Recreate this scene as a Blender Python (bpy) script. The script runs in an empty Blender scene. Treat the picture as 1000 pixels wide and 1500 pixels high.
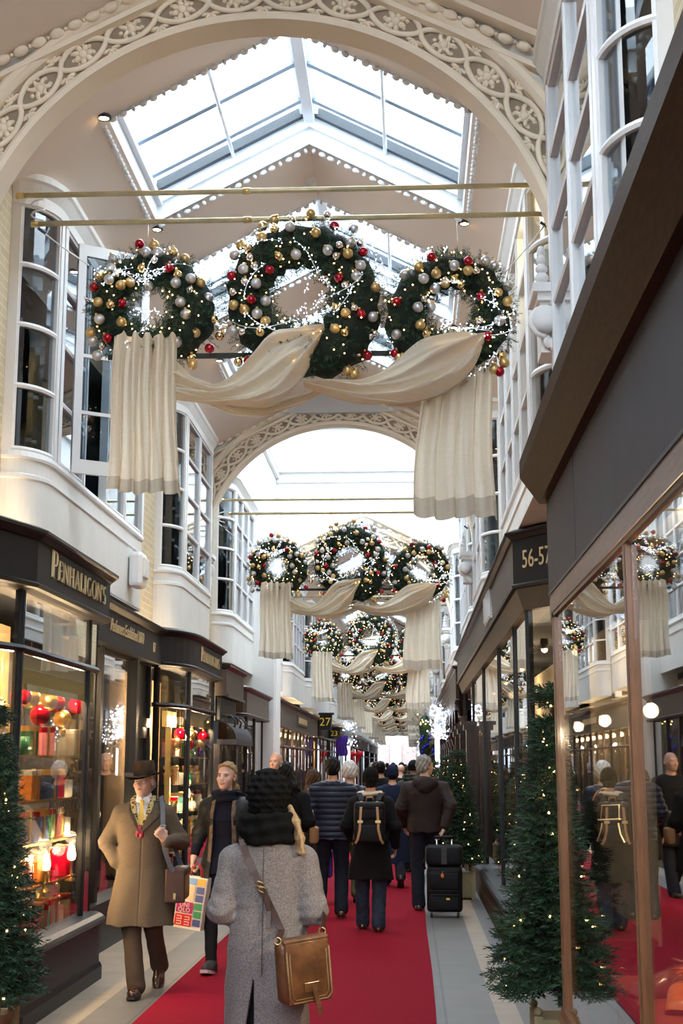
import bpy, math, random
import numpy as np
from mathutils import Vector, Matrix, Euler, noise

PI = math.pi
SC = bpy.context.scene
COL = SC.collection
RND = random.Random(7)

# ------------------------------------------------------------------ materials
MATS = {}


def new_mat(name):
    m = bpy.data.materials.new(name)
    m.use_nodes = True
    nt = m.node_tree
    for n in list(nt.nodes):
        nt.nodes.remove(n)
    out = nt.nodes.new('ShaderNodeOutputMaterial')
    MATS[name] = m
    return m, nt, out


def N(nt, typ, **kw):
    n = nt.nodes.new(typ)
    for k, v in kw.items():
        if k.startswith('i_'):
            n.inputs[k[2:].replace('_', ' ')].default_value = v
        else:
            setattr(n, k, v)
    return n


def rgb(c):
    if isinstance(c, str):
        c = c.lstrip('#')
        c = [int(c[i:i + 2], 16) / 255 for i in (0, 2, 4)]
        c = [x / 12.92 if x <= .04045 else ((x + .055) / 1.055) ** 2.4 for x in c]
    return (c[0], c[1], c[2], 1.0)


def mat(name, color, rough=.6, metal=0., bump=0., bscale=40., var=0., vscale=6., spec=.5, coat=0., sheen=0., stretch=None, color2=None):
    m, nt, out = new_mat(name)
    b = N(nt, 'ShaderNodeBsdfPrincipled')
    b.inputs['Base Color'].default_value = rgb(color)
    b.inputs['Roughness'].default_value = rough
    b.inputs['Metallic'].default_value = metal
    b.inputs['Specular IOR Level'].default_value = spec
    b.inputs['Coat Weight'].default_value = coat
    b.inputs['Coat Roughness'].default_value = .1
    if sheen:
        b.inputs['Sheen Weight'].default_value = sheen
    nt.links.new(b.outputs[0], out.inputs[0])
    tc = N(nt, 'ShaderNodeTexCoord')
    src = tc.outputs['Object']
    if stretch:
        mp = N(nt, 'ShaderNodeMapping')
        mp.inputs['Scale'].default_value = stretch
        nt.links.new(src, mp.inputs[0])
        src = mp.outputs[0]
    if var or color2:
        nz = N(nt, 'ShaderNodeTexNoise', i_Scale=vscale, i_Detail=5., i_Roughness=.65)
        nt.links.new(src, nz.inputs['Vector'])
        mx = N(nt, 'ShaderNodeMix', data_type='RGBA')
        c = rgb(color)
        c2 = rgb(color2) if color2 else tuple(min(1, max(0, x * (1 - var))) for x in c[:3]) + (1,)
        c1 = c if color2 else tuple(min(1, x * (1 + var * .6)) for x in c[:3]) + (1,)
        mx.inputs[6].default_value = c1
        mx.inputs[7].default_value = c2
        rp = N(nt, 'ShaderNodeMapRange')
        rp.inputs[1].default_value = .35
        rp.inputs[2].default_value = .65
        nt.links.new(nz.outputs[0], rp.inputs[0])
        nt.links.new(rp.outputs[0], mx.inputs[0])
        nt.links.new(mx.outputs[2], b.inputs['Base Color'])
    if bump:
        nb = N(nt, 'ShaderNodeTexNoise', i_Scale=bscale, i_Detail=3.)
        nt.links.new(src, nb.inputs['Vector'])
        bp = N(nt, 'ShaderNodeBump', i_Strength=bump, i_Distance=.01)
        nt.links.new(nb.outputs[0], bp.inputs['Height'])
        nt.links.new(bp.outputs[0], b.inputs['Normal'])
    return m


def emit(name, color, strength):
    m, nt, out = new_mat(name)
    e = N(nt, 'ShaderNodeEmission', i_Strength=strength)
    e.inputs[0].default_value = rgb(color)
    nt.links.new(e.outputs[0], out.inputs[0])
    m.cycles.emission_sampling = 'NONE'
    return m


def glass(name, tint=(1, 1, 1), ior=1.5, rough=0.0, gain=1.0):
    m, nt, out = new_mat(name)
    fr = N(nt, 'ShaderNodeFresnel', i_IOR=ior)
    ge = N(nt, 'ShaderNodeNewGeometry')
    io = N(nt, 'ShaderNodeMapRange')
    io.inputs[3].default_value = ior
    io.inputs[4].default_value = 1 / ior
    nt.links.new(ge.outputs['Backfacing'], io.inputs[0])
    nt.links.new(io.outputs[0], fr.inputs['IOR'])
    t = N(nt, 'ShaderNodeBsdfTransparent')
    t.inputs[0].default_value = rgb(tint)
    g = N(nt, 'ShaderNodeBsdfGlossy', i_Roughness=rough)
    g.inputs[0].default_value = (1, 1, 1, 1)
    mx = N(nt, 'ShaderNodeMixShader')
    if gain != 1.0:
        mu = N(nt, 'ShaderNodeMath', operation='MULTIPLY', use_clamp=True)
        mu.inputs[1].default_value = gain
        nt.links.new(fr.outputs[0], mu.inputs[0])
        nt.links.new(mu.outputs[0], mx.inputs[0])
    else:
        nt.links.new(fr.outputs[0], mx.inputs[0])
    nt.links.new(t.outputs[0], mx.inputs[1])
    nt.links.new(g.outputs[0], mx.inputs[2])
    nt.links.new(mx.outputs[0], out.inputs[0])
    return m


def cloth(name, color, trans=.4, var=.12, vscale=9., stretch=(1, 1, 1), bump=.15, bscale=120.):
    m, nt, out = new_mat(name)
    d = N(nt, 'ShaderNodeBsdfDiffuse')
    t = N(nt, 'ShaderNodeBsdfTranslucent')
    mx = N(nt, 'ShaderNodeMixShader')
    mx.inputs[0].default_value = trans
    tc = N(nt, 'ShaderNodeTexCoord')
    mp = N(nt, 'ShaderNodeMapping')
    mp.inputs['Scale'].default_value = stretch
    nt.links.new(tc.outputs['Object'], mp.inputs[0])
    nz = N(nt, 'ShaderNodeTexNoise', i_Scale=vscale, i_Detail=6., i_Roughness=.7)
    nt.links.new(mp.outputs[0], nz.inputs['Vector'])
    c = rgb(color)
    mc = N(nt, 'ShaderNodeMix', data_type='RGBA')
    mc.inputs[6].default_value = tuple(min(1, x * (1 + var * .5)) for x in c[:3]) + (1,)
    mc.inputs[7].default_value = tuple(x * (1 - var) for x in c[:3]) + (1,)
    nt.links.new(nz.outputs[0], mc.inputs[0])
    nt.links.new(mc.outputs[2], d.inputs[0])
    nt.links.new(mc.outputs[2], t.inputs[0])
    nb = N(nt, 'ShaderNodeTexNoise', i_Scale=bscale, i_Detail=3.)
    nt.links.new(mp.outputs[0], nb.inputs['Vector'])
    bp = N(nt, 'ShaderNodeBump', i_Strength=bump, i_Distance=.01)
    nt.links.new(nb.outputs[0], bp.inputs['Height'])
    nt.links.new(bp.outputs[0], d.inputs['Normal'])
    nt.links.new(d.outputs[0], mx.inputs[1])
    nt.links.new(t.outputs[0], mx.inputs[2])
    nt.links.new(mx.outputs[0], out.inputs[0])
    return m


# ------------------------------------------------------------------ objects
def tag(o, label=None, cat=None, group=None, kind=None):
    if label: o['label'] = label
    if cat: o['category'] = cat
    if group: o['group'] = group
    if kind: o['kind'] = kind
    return o


def empty(name, loc=(0, 0, 0), rotz=0., label=None, cat=None, group=None, kind=None, parent=None):
    o = bpy.data.objects.new(name, None)
    COL.objects.link(o)
    o.location = loc
    o.rotation_euler = (0, 0, rotz)
    o.empty_display_size = .1
    if parent: o.parent = parent
    return tag(o, label, cat, group, kind)


def copy_tree(o, parent=None):
    c = o.copy()
    COL.objects.link(c)
    if parent is not None:
        c.parent = parent
    for ch in list(o.children):
        copy_tree(ch, c)
    return c


def as_list(m):
    return m if isinstance(m, (list, tuple)) else [m]


class MB:
    """collects shapes into one mesh; side=-1 mirrors x about x0"""

    def __init__(s, x0=0., side=1):
        s.v, s.f, s.mi, s.sm = [], [], [], []
        s.x0, s.side = x0, side

    def add(s, vs, fs, mi=0, smooth=False):
        b = len(s.v)
        if s.side == 1 and s.x0 == 0:
            s.v.extend([tuple(p) for p in vs])
        else:
            s.v.extend([(s.x0 + s.side * p[0], p[1], p[2]) for p in vs])
        for q in fs:
            q = [b + i for i in q]
            if s.side < 0: q.reverse()
            s.f.append(q)
            s.mi.append(mi)
            s.sm.append(smooth)
        return s

    def box(s, x0, x1, y0, y1, z0, z1, mi=0):
        vs = [(x0, y0, z0), (x1, y0, z0), (x1, y1, z0), (x0, y1, z0), (x0, y0, z1), (x1, y0, z1), (x1, y1, z1), (x0, y1, z1)]
        return s.add(vs, [(3, 2, 1, 0), (4, 5, 6, 7), (0, 1, 5, 4), (1, 2, 6, 5), (2, 3, 7, 6), (3, 0, 4, 7)], mi)

    def rbox(s, c, size, r=.01, M=None, mi=0, n=2):
        """rounded box (superellipsoid-like grid)"""
        hx, hy, hz = [q / 2 for q in size]
        r = min(r, hx, hy, hz)
        vs, fs = [], []
        seg = 4 * (n + 1)
        rings = []
        M = M or Matrix.Identity(3)
        def corner_loop(ix, iy):
            pts = []
            for k, (sx, sy) in enumerate(((1, 1), (-1, 1), (-1, -1), (1, -1))):
                for j in range(n + 1):
                    a = (k + j / n) * PI / 2
                    pts.append((sx * (hx - r) + math.cos(a) * ix, sy * (hy - r) + math.sin(a) * ix))
            return pts
        for j in range(n + 1):
            a = -PI / 2 + j / n * PI / 2
            rings.append((r * math.cos(a), -(hz - r) + r * math.sin(a)))
        for j in range(n + 1):
            a = j / n * PI / 2
            rings.append((r * math.cos(a), (hz - r) + r * math.sin(a)))
        for ix, z in rings:
            for p in corner_loop(ix, ix):
                q = M @ Vector((p[0], p[1], z)) + Vector(c)
                vs.append(q)
        m = seg
        for i in range(len(rings) - 1):
            for j in range(m):
                fs.append((i * m + j, i * m + (j + 1) % m, (i + 1) * m + (j + 1) % m, (i + 1) * m + j))
        fs.append(tuple(reversed(range(m))))
        fs.append(tuple((len(rings) - 1) * m + j for j in range(m)))
        return s.add(vs, fs, mi, n > 2)

    def tube(s, pts, r, n=8, mi=0, caps=True, flat=1.0, up=(0, 0, 1)):
        pts = [Vector(p) for p in pts]
        rs = r if isinstance(r, (list, tuple)) else [r] * len(pts)
        vs, fs = [], []
        prev = None
        for i, p in enumerate(pts):
            a = pts[max(0, i - 1)]
            b = pts[min(len(pts) - 1, i + 1)]
            t = (b - a)
            if t.length < 1e-9: t = Vector((0, 0, 1))
            t.normalize()
            if prev is None:
                u = Vector(up)
                if abs(u.dot(t)) > .95: u = Vector((1, 0, 0)) if abs(t.x) < .9 else Vector((0, 1, 0))
                u = (u - t * u.dot(t)).normalized()
            else:
                u = prev - t * prev.dot(t)
                if u.length < 1e-6: u = Vector((1, 0, 0))
                u.normalize()
            prev = u
            w = t.cross(u)
            for k in range(n):
                an = 2 * PI * k / n
                vs.append(p + (u * math.cos(an) * flat + w * math.sin(an)) * rs[i])
        for i in range(len(pts) - 1):
            for k in range(n):
                fs.append((i * n + k, i * n + (k + 1) % n, (i + 1) * n + (k + 1) % n, (i + 1) * n + k))
        if caps:
            fs.append(tuple(reversed(range(n))))
            fs.append(tuple((len(pts) - 1) * n + k for k in range(n)))
        return s.add(vs, fs, mi, n > 4)

    def ell(s, c, r, seg=12, rings=8, mi=0, M=None):
        r = r if isinstance(r, (list, tuple)) else (r, r, r)
        c = Vector(c)
        vs, fs = [], []
        def P(q):
            q = Vector((q[0] * r[0], q[1] * r[1], q[2] * r[2]))
            return c + (M @ q if M else q)
        vs.append(P((0, 0, -1)))
        for i in range(1, rings):
            a = -PI / 2 + PI * i / rings
            for j in range(seg):
                b = 2 * PI * j / seg
                vs.append(P((math.cos(a) * math.cos(b), math.cos(a) * math.sin(b), math.sin(a))))
        vs.append(P((0, 0, 1)))
        for j in range(seg):
            fs.append((0, 1 + (j + 1) % seg, 1 + j))
            t = 1 + (rings - 2) * seg
            fs.append((t + j, t + (j + 1) % seg, len(vs) - 1))
        for i in range(rings - 2):
            for j in range(seg):
                a = 1 + i * seg
                fs.append((a + j, a + (j + 1) % seg, a + seg + (j + 1) % seg, a + seg + j))
        return s.add(vs, fs, mi, True)

    def lathe(s, prof, n=16, c=(0, 0, 0), mi=0, M=None, smooth=True, sx=1., sy=1.):
        c = Vector(c)
        vs, fs = [], []
        for r, z in prof:
            for k in range(n):
                a = 2 * PI * k / n
                q = Vector((r * math.cos(a) * sx, r * math.sin(a) * sy, z))
                vs.append(c + (M @ q if M else q))
        for i in range(len(prof) - 1):
            for k in range(n):
                fs.append((i * n + k, i * n + (k + 1) % n, (i + 1) * n + (k + 1) % n, (i + 1) * n + k))
        fs.append(tuple(reversed(range(n))))
        fs.append(tuple((len(prof) - 1) * n + k for k in range(n)))
        return s.add(vs, fs, mi, smooth)

    def sweep(s, path, prof, mi=0, closed=False, smooth=False, caps=True):
        """horizontal path of (x,y); profile loop of (offset to the right-hand side of travel, z)"""
        n = len(path)
        P = [Vector((p[0], p[1])) for p in path]
        offs = []
        for i in range(n):
            a = P[i] - P[i - 1] if (i > 0 or closed) else P[1] - P[0]
            b = P[(i + 1) % n] - P[i] if (i < n - 1 or closed) else P[-1] - P[-2]
            a = a.normalized() if a.length > 0 else b.normalized()
            b = b.normalized() if b.length > 0 else a
            na, nb = Vector((a.y, -a.x)), Vector((b.y, -b.x))
            m = na + nb
            m = m.normalized() if m.length > 1e-6 else na
            offs.append(m / max(.35, m.dot(na)))
        vs, fs = [], []
        k = len(prof)
        for i in range(n):
            for o, z in prof:
                q = P[i] + offs[i] * o
                vs.append((q.x, q.y, z))
        for i in range(n if closed else n - 1):
            j2 = (i + 1) % n
            for j in range(k):
                fs.append((i * k + j, i * k + (j + 1) % k, j2 * k + (j + 1) % k, j2 * k + j))
        if caps and not closed:
            fs.append(tuple(reversed(range(k))))
            fs.append(tuple((n - 1) * k + j for j in range(k)))
        return s.add(vs, fs, mi, smooth)

    def prism(s, poly, axis, a, b, mi=0):
        """extrude a 2-D polygon: axis 'y' -> poly (x,z); 'x' -> (y,z); 'z' -> (x,y)"""
        n = len(poly)
        def P(p, t):
            return {'y': (p[0], t, p[1]), 'x': (t, p[0], p[1]), 'z': (p[0], p[1], t)}[axis]
        vs = [P(p, a) for p in poly] + [P(p, b) for p in poly]
        fs = [tuple(range(n)), tuple(reversed(range(n, 2 * n)))]
        for i in range(n):
            fs.append((i, n + i, n + (i + 1) % n, (i + 1) % n))
        return s.add(vs, fs, mi)

    def grid(s, fn, nu, nv, mi=0, smooth=True):
        vs = [fn(i / nu, j / nv) for i in range(nu + 1) for j in range(nv + 1)]
        fs = [(i * (nv + 1) + j, (i + 1) * (nv + 1) + j, (i + 1) * (nv + 1) + j + 1, i * (nv + 1) + j + 1) for i in range(nu) for j in range(nv)]
        return s.add(vs, fs, mi, smooth)

    def quad(s, a, b, c, d, mi=0):
        return s.add([a, b, c, d], [(0, 1, 2, 3)], mi)

    def data(s, name, mats):
        me = bpy.data.meshes.new(name)
        me.from_pydata([tuple(p) for p in s.v], [], s.f)
        for m in as_list(mats):
            me.materials.append(m)
        me.polygons.foreach_set('material_index', s.mi)
        me.polygons.foreach_set('use_smooth', s.sm)
        me.update()
        return me

    def build(s, name, mats, parent=None, loc=None, rot=None, fix=False, **tags):
        me = s.data(name, mats)
        if fix:
            fixn(me)
        return link(name, me, parent, loc, rot, **tags)


def fixn(me):
    import bmesh
    bm = bmesh.new()
    bm.from_mesh(me)
    bmesh.ops.recalc_face_normals(bm, faces=bm.faces)
    bm.to_mesh(me)
    bm.free()


def link(name, me, parent=None, loc=None, rot=None, label=None, cat=None, group=None, kind=None):
    o = bpy.data.objects.new(name, me)
    COL.objects.link(o)
    if parent: o.parent = parent
    if loc is not None: o.location = loc
    if rot is not None: o.rotation_euler = rot
    return tag(o, label, cat, group, kind)


def bevel(o, w=.006, seg=2):
    m = o.modifiers.new('edge', 'BEVEL')
    m.width = w
    m.segments = seg
    m.limit_method = 'ANGLE'
    return o


def rotm(ax, ay, az):
    return Euler((ax, ay, az)).to_matrix()


def basis_from(t, up=(0, 0, 1)):
    """matrix whose z column is t"""
    z = Vector(t).normalized()
    u = Vector(up)
    if abs(u.dot(z)) > .97: u = Vector((1, 0, 0))
    x = u.cross(z).normalized()
    y = z.cross(x)
    return Matrix((x, y, z)).transposed()


def font_mesh(text, size, depth, shear=0., spacing=1., width=None):
    """text as (verts, faces) lying in the xz plane, facing -y, centred"""
    cu = bpy.data.curves.new('t', 'FONT')
    cu.body = text
    cu.size = size
    cu.extrude = depth / 2
    cu.shear = shear
    cu.space_character = spacing
    cu.resolution_u = 3
    cu.align_x = 'CENTER'
    cu.align_y = 'CENTER'
    ob = bpy.data.objects.new('t', cu)
    COL.objects.link(ob)
    dg = bpy.context.evaluated_depsgraph_get()
    me = bpy.data.meshes.new_from_object(ob.evaluated_get(dg))
    vs = [(v.co.x, -v.co.z, v.co.y) for v in me.vertices]
    fs = [tuple(p.vertices) for p in me.polygons]
    bpy.data.objects.remove(ob)
    bpy.data.curves.remove(cu)
    bpy.data.meshes.remove(me)
    if width:
        w = max(v[0] for v in vs) - min(v[0] for v in vs)
        k = width / w
        vs = [(v[0] * k, v[1], v[2]) for v in vs]
    return vs, fs


# serif capitals drawn as strokes in a 0..w by 0..1 cell
def serif_word(word, size, depth, big_first=1.0):
    T, t, S = .15, .055, .05      # thick stem, thin stroke, serif height
    mb = MB()
    def bar(x0, z0, x1, z1, w0):
        # stroke of horizontal width w0 from (x0,z0) to (x1,z1)
        P = [(x0 - w0 / 2, z0), (x0 + w0 / 2, z0), (x1 + w0 / 2, z1), (x1 - w0 / 2, z1)]
        return P
    def stem(x, z0=0., z1=1., w=T, foot=True, head=True):
        r = [bar(x, z0, x, z1, w)]
        if foot: r.append([(x - w / 2 - .07, z0), (x + w / 2 + .07, z0), (x + w / 2 + .02, z0 + S), (x - w / 2 - .02, z0 + S)])
        if head: r.append([(x - w / 2 - .02, z1 - S), (x + w / 2 + .02, z1 - S), (x + w / 2 + .07, z1), (x - w / 2 - .07, z1)])
        return r
    def hbar(x0, x1, z, w=t):
        return [[(x0, z - w / 2), (x1, z - w / 2), (x1, z + w / 2), (x0, z + w / 2)]]
    def arc(cx, cz, rx, rz, a0, a1, thick=T, thin=t, n=14):
        r = []
        for i in range(n):
            q = []
            for a, sgn in ((a0 + (a1 - a0) * i / n, 1), (a0 + (a1 - a0) * (i + 1) / n, 1)):
                a = math.radians(a)
                w = thin + (thick - thin) * abs(math.cos(a)) ** 1.3
                q.append(((cx + rx * math.cos(a)), (cz + rz * math.sin(a)), (cx + (rx - w) * math.cos(a)), (cz + (rz - thin - (w - thin) * .2) * math.sin(a))))
            r.append([(q[0][0], q[0][1]), (q[1][0], q[1][1]), (q[1][2], q[1][3]), (q[0][2], q[0][3])])
        return r
    G = {
        'P': (.62, stem(.16) + hbar(.16, .36, .97) + hbar(.16, .36, .47) + arc(.34, .72, .26, .28, -90, 90)),
        'E': (.62, stem(.16) + hbar(.16, .56, .97) + hbar(.16, .46, .52) + hbar(.16, .58, .03) + [[(.53, .8), (.57, .8), (.57, 1.), (.53, .95)]] + [[(.55, 0.), (.59, 0), (.61, .22), (.57, .22)]]),
        'N': (.8, stem(.12, w=t) + stem(.68, w=t, foot=False) + [bar(.14, .98, .66, 0., T)]),
        'H': (.84, stem(.16) + stem(.66) + hbar(.16, .66, .52)),
        'A': (.8, [bar(.1, 0, .4, 1., t)] + [bar(.68, 0, .38, 1., T)] + hbar(.2, .58, .33) + [[(0, 0), (.22, 0), (.18, S), (.04, S)], [(.54, 0), (.82, 0), (.78, S), (.58, S)]]),
        'L': (.6, stem(.16) + hbar(.16, .55, .03) + [[(.52, 0.), (.56, 0), (.58, .25), (.54, .25)]]),
        'I': (.34, stem(.16)),
        'G': (.8, arc(.42, .5, .4, .52, 55, 325) + stem(.68, 0.05, .42, T, False, True)),
        'O': (.86, arc(.43, .5, .42, .52, 0, 360, n=22)),
        'S': (.55, arc(.28, .74, .23, .27, 40, 270, .11) + arc(.27, .26, .25, .28, -140, 90, .11)),
        "'": (.16, [[(.03, .75), (.08, .75), (.13, 1.02), (.02, 1.02)]]),
    }
    x = 0
    for i, ch in enumerate(word):
        w, polys = G[ch]
        sc = size * (big_first if i == 0 else 1.)
        for P in polys:
            mb.prism([(x + p[0] * sc, p[1] * sc) for p in P], 'y', -depth, 0)
        x += (w + .06) * sc
    xs = x - .06 * size
    return [(v[0] - xs / 2, v[1], v[2]) for v in mb.v], mb.f, xs
# ================================================================== camera, world, look
CAMY = 0.04962105619758406
CAMP = 0.1824482692351578
cam = bpy.data.cameras.new('camera')
cam.sensor_fit = 'VERTICAL'
cam.sensor_height = 36
cam.lens = 36 * 2000 / 1500
cam.clip_start = .05
cam.clip_end = 400
camo = bpy.data.objects.new('camera', cam)
COL.objects.link(camo)
camo.location = (0, 0, 1.7)
camo.rotation_euler = (PI / 2 + CAMP, 0, CAMY)
SC.camera = camo

SC.view_settings.view_transform = 'Standard'
SC.view_settings.look = 'None'
SC.view_settings.gamma = 1
SC.view_settings.use_curve_mapping = False
SC.view_settings.exposure = EXPO = .92
cy = SC.cycles
cy.use_denoising = True
cy.max_bounces = 8
cy.diffuse_bounces = 5
cy.glossy_bounces = 4
cy.transmission_bounces = 4
cy.transparent_max_bounces = 24
cy.sample_clamp_indirect = 6
cy.caustics_reflective = False
cy.caustics_refractive = False

w = bpy.data.worlds.new('overcast_sky')
SC.world = w
w.use_nodes = True
nt = w.node_tree
bg = nt.nodes['Background']
bg.inputs[0].default_value = (.80, .90, 1.0, 1)
bg.inputs[1].default_value = 6.5

# ------------------------------------------------------------------ palette
mat('plaster', (.88, .775, .68), .8, bump=.05, bscale=30)
mat('plaster_cream', (.88, .765, .60), .75, bump=.08, bscale=60)
mat('arch_white', (.83, .82, .80), .75, bump=.05, bscale=30)
mat('white_paint', (.80, .79, .76), .45, var=.05, vscale=3)
mat('white_paint_gloss', (.82, .82, .82), .35)
mat('lantern_white', (.60, .60, .59), .8)
mat('recess_dark', (.22, .17, .12), .9)
mat('skylight_white', (.80, .83, .86), .5)
mat('skylight_grey', (.26, .34, .44), .5)
mat('seal_black', (.04, .05, .06), .5)
mat('room_dark', (.10, .11, .13), .9)
mat('room_beige', (.78, .60, .36), .9)
mat('black_paint', (.010, .010, .012), .42, spec=.3)
mat('black_sign', (.014, .014, .019), .6, spec=.25, bump=.03, bscale=200)
mat('grey_sign', (.060, .062, .075), .65, spec=.3, bump=.05, bscale=260, var=.08, vscale=2)
mat('taupe_sign', (.085, .072, .062), .55, var=.1, spec=.3)
mat('mahogany', (.030, .012, .008), .4, spec=.3, var=.35, vscale=8, stretch=(1, 1, .15), coat=.1)
mat('walnut', (.045, .020, .009), .55, spec=.1, var=.3, vscale=10, stretch=(6, 1, 6))
mat('oak_post', (.20, .085, .03), .4, var=.3, vscale=9, stretch=(8, 8, .6), coat=.2)
mat('wood_rail', (.20, .135, .115), .42, var=.2, vscale=7, stretch=(8, .6, 8))
mat('brass', (.72, .57, .28), .32, metal=.9, var=.15)
mat('brass_pale', (.62, .55, .36), .4, metal=.6, var=.2, vscale=4)
mat('gold', (.85, .60, .22), .28, metal=1.)
mat('gold_letter', (.80, .62, .34), .35, metal=.7)
mat('chrome', (.75, .75, .78), .15, metal=1.)
mat('carpet_red', (.26, .006, .022), .95, bump=.4, bscale=500, var=.22, vscale=140, spec=.1)
mat('yellow_blind', (.75, .60, .16), .7)
mat('tan_panel', (.38, .26, .14), .7)
mat('red_velvet', (.30, .01, .02), .7)
mat('cream_curtain', (.80, .70, .50), .85, var=.1)
mat('slate_shop', (.06, .055, .06), .6)
glass('pane', (.93, .96, .97))
glass('pane_upper', (.66, .73, .78), gain=1.4)
glass('shop_glass', (.90, .90, .88), gain=1.2)
glass('skylight_pane', (.97, .99, 1.0))
emit('bulb_warm', (1., .55, .18), 14.)
emit('bulb_white', (.80, .88, 1.), 5.)
emit('bulb_shop', (1., .62, .28), 30.)
emit('bulb_red', (1., .02, .02), 12.)


def m_brick():
    m, nt, out = new_mat('brick_cream')
    b = N(nt, 'ShaderNodeBsdfPrincipled', i_Roughness=.85)
    tc = N(nt, 'ShaderNodeTexCoord')
    sp = N(nt, 'ShaderNodeSeparateXYZ')
    cb = N(nt, 'ShaderNodeCombineXYZ')
    ad = N(nt, 'ShaderNodeMath', operation='ADD')
    nt.links.new(tc.outputs['Object'], sp.inputs[0])
    nt.links.new(sp.outputs['X'], ad.inputs[0])
    nt.links.new(sp.outputs['Y'], ad.inputs[1])
    nt.links.new(ad.outputs[0], cb.inputs[0])
    nt.links.new(sp.outputs['Z'], cb.inputs[1])
    br = N(nt, 'ShaderNodeTexBrick', i_Scale=1.0)
    br.inputs['Brick Width'].default_value = .23
    br.inputs['Row Height'].default_value = .078
    br.inputs['Mortar Size'].default_value = .006
    br.inputs['Color1'].default_value = (.52, .43, .28, 1)
    br.inputs['Color2'].default_value = (.60, .50, .33, 1)
    br.inputs['Mortar'].default_value = (.68, .60, .46, 1)
    nt.links.new(cb.outputs[0], br.inputs[0])
    nt.links.new(br.outputs[0], b.inputs['Base Color'])
    nt.links.new(b.outputs[0], out.inputs[0])


m_brick()


def m_floor():
    m, nt, out = new_mat('paving')
    b = N(nt, 'ShaderNodeBsdfPrincipled', i_Roughness=.5)
    tc = N(nt, 'ShaderNodeTexCoord')
    sp = N(nt, 'ShaderNodeSeparateXYZ')
    nt.links.new(tc.outputs['Object'], sp.inputs[0])
    mr = N(nt, 'ShaderNodeMapRange')
    mr.inputs[1].default_value = -3.0
    mr.inputs[2].default_value = 1.6
    nt.links.new(sp.outputs['X'], mr.inputs[0])
    cr = N(nt, 'ShaderNodeValToRGB')
    cr.color_ramp.interpolation = 'CONSTANT'
    grey, cream = (.165, .158, .157, 1), (.40, .325, .245, 1)
    dark = (.10, .095, .10, 1)
    f = lambda x: (x + 3.0) / 4.6
    stops = [(-3, cream), (-2.245, grey), (-1.905, dark), (-1.89, grey), (.215, dark), (.228, grey), (.56, cream), (.735, grey)]
    e = cr.color_ramp.elements
    e[0].position, e[0].color = 0, stops[0][1]
    e[1].position, e[1].color = f(stops[1][0]), stops[1][1]
    for p, c in stops[2:]:
        q = e.new(f(p))
        q.color = c
    nt.links.new(mr.outputs[0], cr.inputs[0])
    # joints across every 1.3 m
    md = N(nt, 'ShaderNodeMath', operation='PINGPONG')
    md.inputs[1].default_value = .65
    nt.links.new(sp.outputs['Y'], md.inputs[0])
    lt = N(nt, 'ShaderNodeMath', operation='LESS_THAN')
    lt.inputs[1].default_value = .005
    nt.links.new(md.outputs[0], lt.inputs[0])
    nz = N(nt, 'ShaderNodeTexNoise', i_Scale=3., i_Detail=6.)
    nt.links.new(tc.outputs['Object'], nz.inputs['Vector'])
    mx = N(nt, 'ShaderNodeMix', data_type='RGBA', blend_type='MULTIPLY')
    mx.inputs[0].default_value = .45
    nt.links.new(cr.outputs[0], mx.inputs[6])
    nt.links.new(nz.outputs[0], mx.inputs[7])
    m2 = N(nt, 'ShaderNodeMix', data_type='RGBA')
    m2.inputs[7].default_value = (.12, .11, .11, 1)
    nt.links.new(lt.outputs[0], m2.inputs[0])
    nt.links.new(mx.outputs[2], m2.inputs[6])
    nt.links.new(m2.outputs[2], b.inputs['Base Color'])
    nt.links.new(b.outputs[0], out.inputs[0])


m_floor()
M = MATS

# ================================================================== the arcade shell
Y0, Y1 = -2.8, 111.2
ARCH0, PITCH = 8.6, 11.4
CX = -.9
LU, RU = -2.85, .95            # upper bay fronts
LB, RB = -3.15, 1.25           # upper wall planes
NB = 9
ORD = ['first', 'second', 'third', 'fourth', 'fifth', 'sixth', 'seventh', 'eighth', 'ninth', 'tenth', 'eleventh', 'twelfth']


def structure(o, label, cat):
    return tag(o, label, cat, None, 'structure')


mb = MB()
mb.box(-5.2, 4.2, Y0 - 4, Y1 + 14, -.2, 0)
structure(mb.build('floor', M['paving']), 'pale stone and grey granite paving along the arcade', 'floor')

mb = MB()
mb.grid(lambda u, v: (-1.855 + u * 2.008 + .012 * math.sin(v * 60) * (u if u > .99 else 0), -2.5 + v * 107, .012), 10, 60, 0, False)
mb.box(-1.855, .153, -2.5, 104.5, .001, .0115)
tag(mb.build('red_carpet', M['carpet_red']), 'long red carpet runner down the middle of the paving', 'carpet')

HIGH = (2, 5)


def bay_y(b):
    return ARCH0 + PITCH * (b - 1), ARCH0 + PITCH * b


ZE, ZA, XE = 6.70, 7.45, 1.43      # eave z, apex z, half width of the skylight opening
SL = (ZA - ZE) / XE
UP = .36


def soffit_z(x):
    return ZA - abs(x - CX) * SL


SKY = []
for b in range(0, NB + 1):
    a, c = bay_y(b)
    if b in HIGH: continue
    for o, l in ((1.35, 2.05), (4.7, 1.8), (7.9, 1.8)):
        SKY.append((a + o, a + o + l))

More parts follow.
